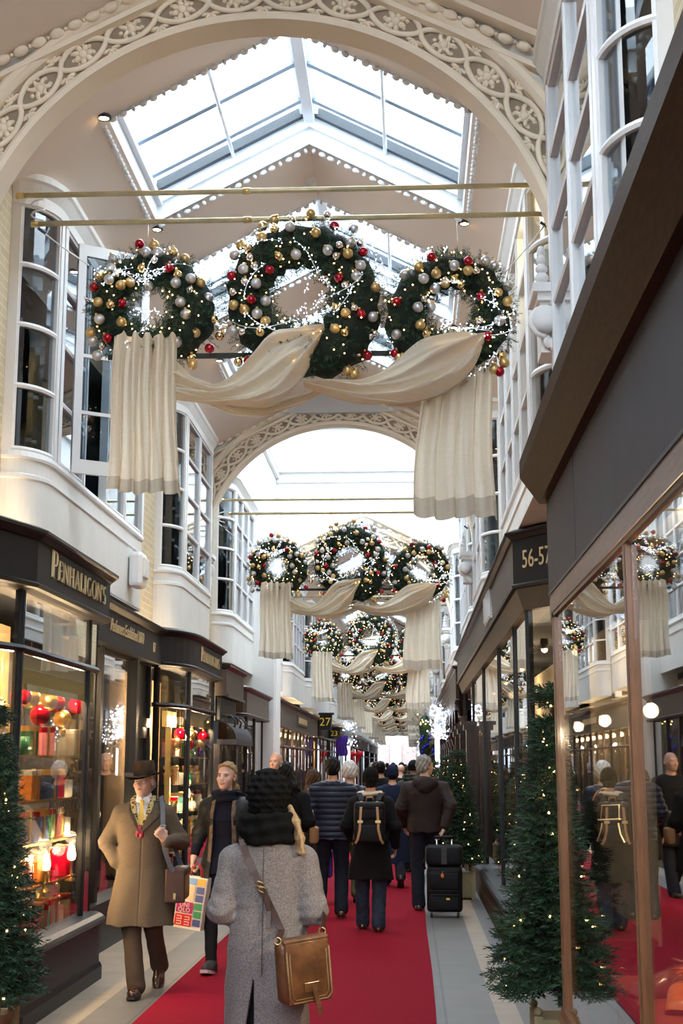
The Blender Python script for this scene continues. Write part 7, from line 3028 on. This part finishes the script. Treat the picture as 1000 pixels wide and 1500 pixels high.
DH, fD = walker('woman from behind with long dark hair and black coat beside the grey coat', (-1.30, 14.5, 0), 0, .985, 'coat_black', 'jeans_dark', True, hair='hair_dark', longhair=.26, hem=.62, stride=.6, seed=2,
                kw=dict(elr=(.25, -.06, 1.13), wrr=(.20, .14, 1.05)), neck=(1.41, 1.50, .115, .105, 'knit_black'))
hb = carried('handbag', 'small brown handbag at the dark-haired woman\'s side', 'bag', DH)
m = MB(); m.rbox((.30, .02, .99), (.09, .22, .17), .025, n=3); m.build('body', M['canvas_tan'], hb)
m = MB(); m.tube([(.30, -.07, 1.06), (.29, -.03, 1.22), (.28, .03, 1.24), (.30, .10, 1.06)], .009, 6); m.build('handle', M['strap_leather'], hb)

BMn, _f = walker('bald man in black coat walking towards the viewer beside the warm-lit shop', (-1.80, 18.6, 0), PI - .15, 1.065, 'coat_black', 'jeans_dark', hem=.60, face=True, stride=.7, skinm='skin_old', seed=3, h=.008, kw=dict(hrot=(.05, 0, -.25)))
S = _f.grid(_f.head - V3(.12, .13, .06), _f.head + V3(.12, .03, .06), .007)
S.ell(_f.hp((0, -.02, .0)), (.080, .098, .045), .01); S.cut(lambda X, Y, Z: (Y - _f.head[1] + .02) + 0 * X + 0 * Z)
child(BMn, 'hair', S.mesh('hair', M['hair_white']))

PU, fP = walker('man from behind in navy quilted puffer jacket and dark jeans', (-.89, 15.85, 0), 0.02, 1.02, 'puffer_navy', 'jeans_dark', hair='hair_dark', hem=.845, inf=.042, flare=.0, stride=.55, ribs=(.016, .062), shoes='shoe_brown', seed=4, h=.0075,
                kw=dict(shl=(-.19, -.005, 1.385), shr=(.19, -.005, 1.385), ell=(-.265, -.05, 1.14), wrl=(-.22, .17, 1.02), elr=(.265, -.05, 1.14), wrr=(.22, .17, 1.02), anl=(-.14, -.05, .085), knl=(-.125, .04, .49), anr=(.10, -.10, .10), knr=(.10, .05, .49), fp=dict(l=0, r=-.1)),
                neck=(1.42, 1.48, .088, .088, 'puffer_navy'), coat_name='puffer_jacket', sleeve=.032)

WH, fW = walker('person from behind with bushy white hair, navy jacket and green trousers', (-.77, 17.6, 0), 0, .985, 'puffer_navy', 'green_trouser', hair='hair_white', hem=.85, stride=.4, seed=5, hgrow=.034)
bb = carried('carrier_bag', 'bright blue carrier bag beside the green trousers', 'bag', WH)
m = MB(); m.rbox((-.27, .0, .48), (.10, .26, .34), .03, n=3); m.build('body', M['bag_blue'], bb)
m = MB(); m.tube([(-.27, -.07, .64), (-.265, -.03, .80), (-.265, .05, .80), (-.27, .08, .64)], .007, 6); m.build('handle', M['bag_blue'], bb)

BP, fB = walker('man from behind in black coat, black beanie and blue jeans wearing a backpack', (-.42, 14.6, 0), -.02, .945, 'coat_black', 'jeans_blue', hat='knit_black', hair='hair_dark', hem=.56, inf=.03, flare=.055, stride=.5, seed=6, h=.007, shoes='shoe_brown',
                kw=dict(ell=(-.27, -.04, 1.13), wrl=(-.22, .15, .98), elr=(.27, -.05, 1.12), wrr=(.265, .10, .90), anr=(.085, -.06, .085), knr=(.09, .03, .49), anl=(-.10, .18, .09), knl=(-.10, .1, .49), fp=dict(l=.1, r=0)), jeans_inf=.022)
child(BP, 'fur_collar', cap_band(fB, 1.44, 1.50, .108, .10, M['fur_cream'], 'fur_collar', cy_=.01))
bp = carried('backpack', 'black backpack with two tan leather straps on the man in the beanie', 'backpack', BP)
m = MB(); m.rbox((0, -.235, 1.16), (.34, .16, .42), .05, n=4); m.build('body', M['bag_black'], bp)
m = MB(); m.rbox((0, -.25, 1.345), (.33, .19, .10), .04, n=4); m.rbox((0, -.325, 1.28), (.30, .03, .14), .014, n=3); m.build('lid', M['bag_black'], bp)
m = MB(); m.rbox((0, -.325, 1.06), (.26, .05, .18), .02, n=3); m.build('front_pocket', M['bag_black'], bp)
for s in (-1, 1):
    m = MB(); strap_mesh([(s * .085, -.30, 1.40), (s * .088, -.345, 1.33), (s * .095, -.35, 1.22), (s * .10, -.36, 1.10), (s * .125, -.352, 1.0), (s * .15, -.33, .955)], .026, .006, (0, -1, .1), 0, m); m.build('leather_strap', M['strap_tan'], bp, fix=True)
    m = MB(); m.rbox((s * .096, -.362, 1.185), (.06, .012, .03), .004); m.build('buckle', M['brass'], bp)
    m = MB(); strap_mesh([(s * .09, -.16, 1.40), (s * .12, -.10, 1.475), (s * .13, .0, 1.475), (s * .14, .12, 1.38), (s * .16, .13, 1.2), (s * .19, .02, 1.05), (s * .17, -.16, .99)], .055, .012, [(0, -.5, 1), (0, -.3, 1), (0, .3, 1), (0, 1, .5), (s, 1, 0), (s, 0, 0), (s, -1, 0)], 0, m); m.build('shoulder_strap', M['bag_black'], bp, fix=True)
m = MB(); m.tube([(-.04, -.17, 1.40), (-.03, -.19, 1.44), (.03, -.19, 1.44), (.04, -.17, 1.40)], .01, 6); m.build('carry_loop', M['strap_tan'], bp)

NV, fN = walker('man from behind in long navy overcoat and dark woollen hat', (-.26, 19.8, 0), .05, .96, 'coat_navy', 'jeans_dark', hat='coat_navy', hair='hair_dark', hem=.34, inf=.04, flare=.07, stride=.9, seed=7,
                kw=dict(anl=(-.09, .22, .085), knl=(-.09, .12, .49), anr=(.10, -.32, .17), knr=(.10, .02, .49), fp=dict(l=.1, r=-.75)))

BJ, fJ = walker('tall grey-haired man in brown hooded jacket pulling a wheeled suitcase', (.175, 16.65, 0), .0, 1.035, 'jacket_brown', 'jeans_dark', hair='hair_grey', hem=.875, inf=.036, flare=.01, stride=.5, seed=8, h=.007, face=True, shoes='shoe_brown', skinm='skin_fair',
                kw=dict(fat=.012, hrot=(.03, 0, -.85), sw=.2, shl=(-.20, -.005, 1.385), shr=(.20, -.005, 1.385), ell=(-.29, -.02, 1.14), wrl=(-.25, .12, .95), elr=(.285, -.14, 1.17), wrr=(.205, -.20, .935), anl=(-.09, -.04, .085), knl=(-.10, .03, .49), anr=(.10, .30, .085), knr=(.10, .16, .49), fp=dict(l=-.05, r=.1)),
                neck=(1.425, 1.50, .105, .10, 'jacket_brown'), sleeve=.03, coat_name='hooded_jacket')
S = fJ.grid((-.2, -.28, 1.28), (.2, .05, 1.58), .007)
S.ell((0, -.115, 1.425), (.145, .085, .085), .02); S.ell((0, -.14, 1.38), (.10, .06, .085), .03)
S.ell((0, -.055, 1.50), (.08, .09, .05), .02, None, 'sub')
S.disp(lambda X, Y, Z: .006 * nz3(X, Y, Z, 30, 30, 40, 2))
child(BJ, 'hood', S.mesh('hood', M['jacket_brown']))
# suitcase
cs = empty('wheeled_suitcase', (.375, 16.05, 0), -.05, 'black wheeled suitcase with pulled-up handle behind the man in brown', 'suitcase')
m = MB(); m.rbox((0, 0, .31), (.40, .25, .50), .04, n=3); m.build('body', M['bag_black'], cs)
m = MB(); m.rbox((0, -.135, .40), (.34, .06, .20), .025, n=3); m.rbox((0, -.135, .16), (.34, .05, .16), .02, n=3); m.build('front_pocket', M['bag_black'], cs)
m = MB()
for z in (.505, .255, .30):
    m.tube([(-.165, -.168 if z < .5 else -.15, z), (.165, -.168 if z < .5 else -.15, z)], .004, 5)
m.build('zip', M['case_grey'], cs)
for s in (-1, 1):
    m = MB(); m.tube([(s * .15 - .014, -.09, .028), (s * .15 + .014, -.09, .028)], .028, 12); m.build('wheel', M['seal_black'], cs)
    m = MB(); m.tube([(s * .085, .06, .5), (s * .085, .03, .86)], .011, 8); m.build('handle_tube', M['chrome'], cs)
m = MB(); m.rbox((0, .03, .875), (.22, .035, .035), .015, n=3); m.build('handle_grip', M['bag_black'], cs)
m = MB(); m.box(.02, .06, -.172, -.166, .20, .22); m.build('yellow_mark', M['sign_yellow'], cs)
m = MB(); m.ell((-.02, -.172, .46), (.018, .008, .026), 8, 6); m.tube([(-.02, -.17, .48), (-.015, -.165, .51)], .004, 5); m.build('luggage_tag', mat('tag_orange', (.85, .22, .03), .5), cs)
ub2 = empty('cabin_bag', (.375, 16.03, .565), -.05, 'black soft bag strapped on top of the wheeled suitcase', 'bag')
m = MB(); m.rbox((0, 0, .115), (.42, .24, .23), .05, n=4); m.build('body', M['bag_black'], ub2)
m = MB(); m.box(-.03, .03, -.124, -.118, .02, .22); m.build('front_band', M['case_grey'], ub2)
m = MB(); m.tube([(-.2, -.06, .12), (-.245, -.03, .02), (-.22, .05, -.04)], .012, 6); m.build('side_strap', M['bag_black'], ub2)

CU, _f = walker('woman from behind with long curly brown hair left of the puffer jacket', (-1.22, 17.4, 0), .1, .93, 'coat_black', 'jeans_dark', True, hair='hair_brown', longhair=.30, hem=.6, stride=.5, seed=9, hgrow=.026)
GP, _f = walker('person from behind in green parka with fur hood and dark cap', (.05, 22.2, 0), 0, 1.0, 'parka_green', 'jeans_dark', hat='coat_black', hem=.7, inf=.045, stride=.6, seed=10, neck=(1.42, 1.54, .14, .13, 'parka_green'))
DK, _f = walker('man from behind with short dark hair and black coat beyond the navy overcoat', (-.52, 24.0, 0), 0, 1.0, 'coat_black', 'jeans_dark', hair='hair_dark', hem=.65, stride=.6, seed=11, h=.011)
RD, _f = walker('bald person from behind in dark jacket far along the carpet', (-.20, 29.5, 0), 0, .97, 'coat_black', 'jeans_dark', hem=.85, stride=.6, seed=12, h=.011, skinm='skin')
rr = random.Random(9)
for i in range(12):
    src = (DK, CU, GP, NV, DK, WH)[i % 6]
    o = copy_tree(src)
    o.name = 'person'
    o.location = (rr.uniform(-1.5, .25), 28 + i * 3.4 + rr.uniform(-1, 1), 0)
    o.rotation_euler = (0, 0, rr.uniform(-.2, .2))
    tag(o, 'dark-clothed walker deep in the far crowd near the bright street end', 'person', 'walkers in the far crowd')
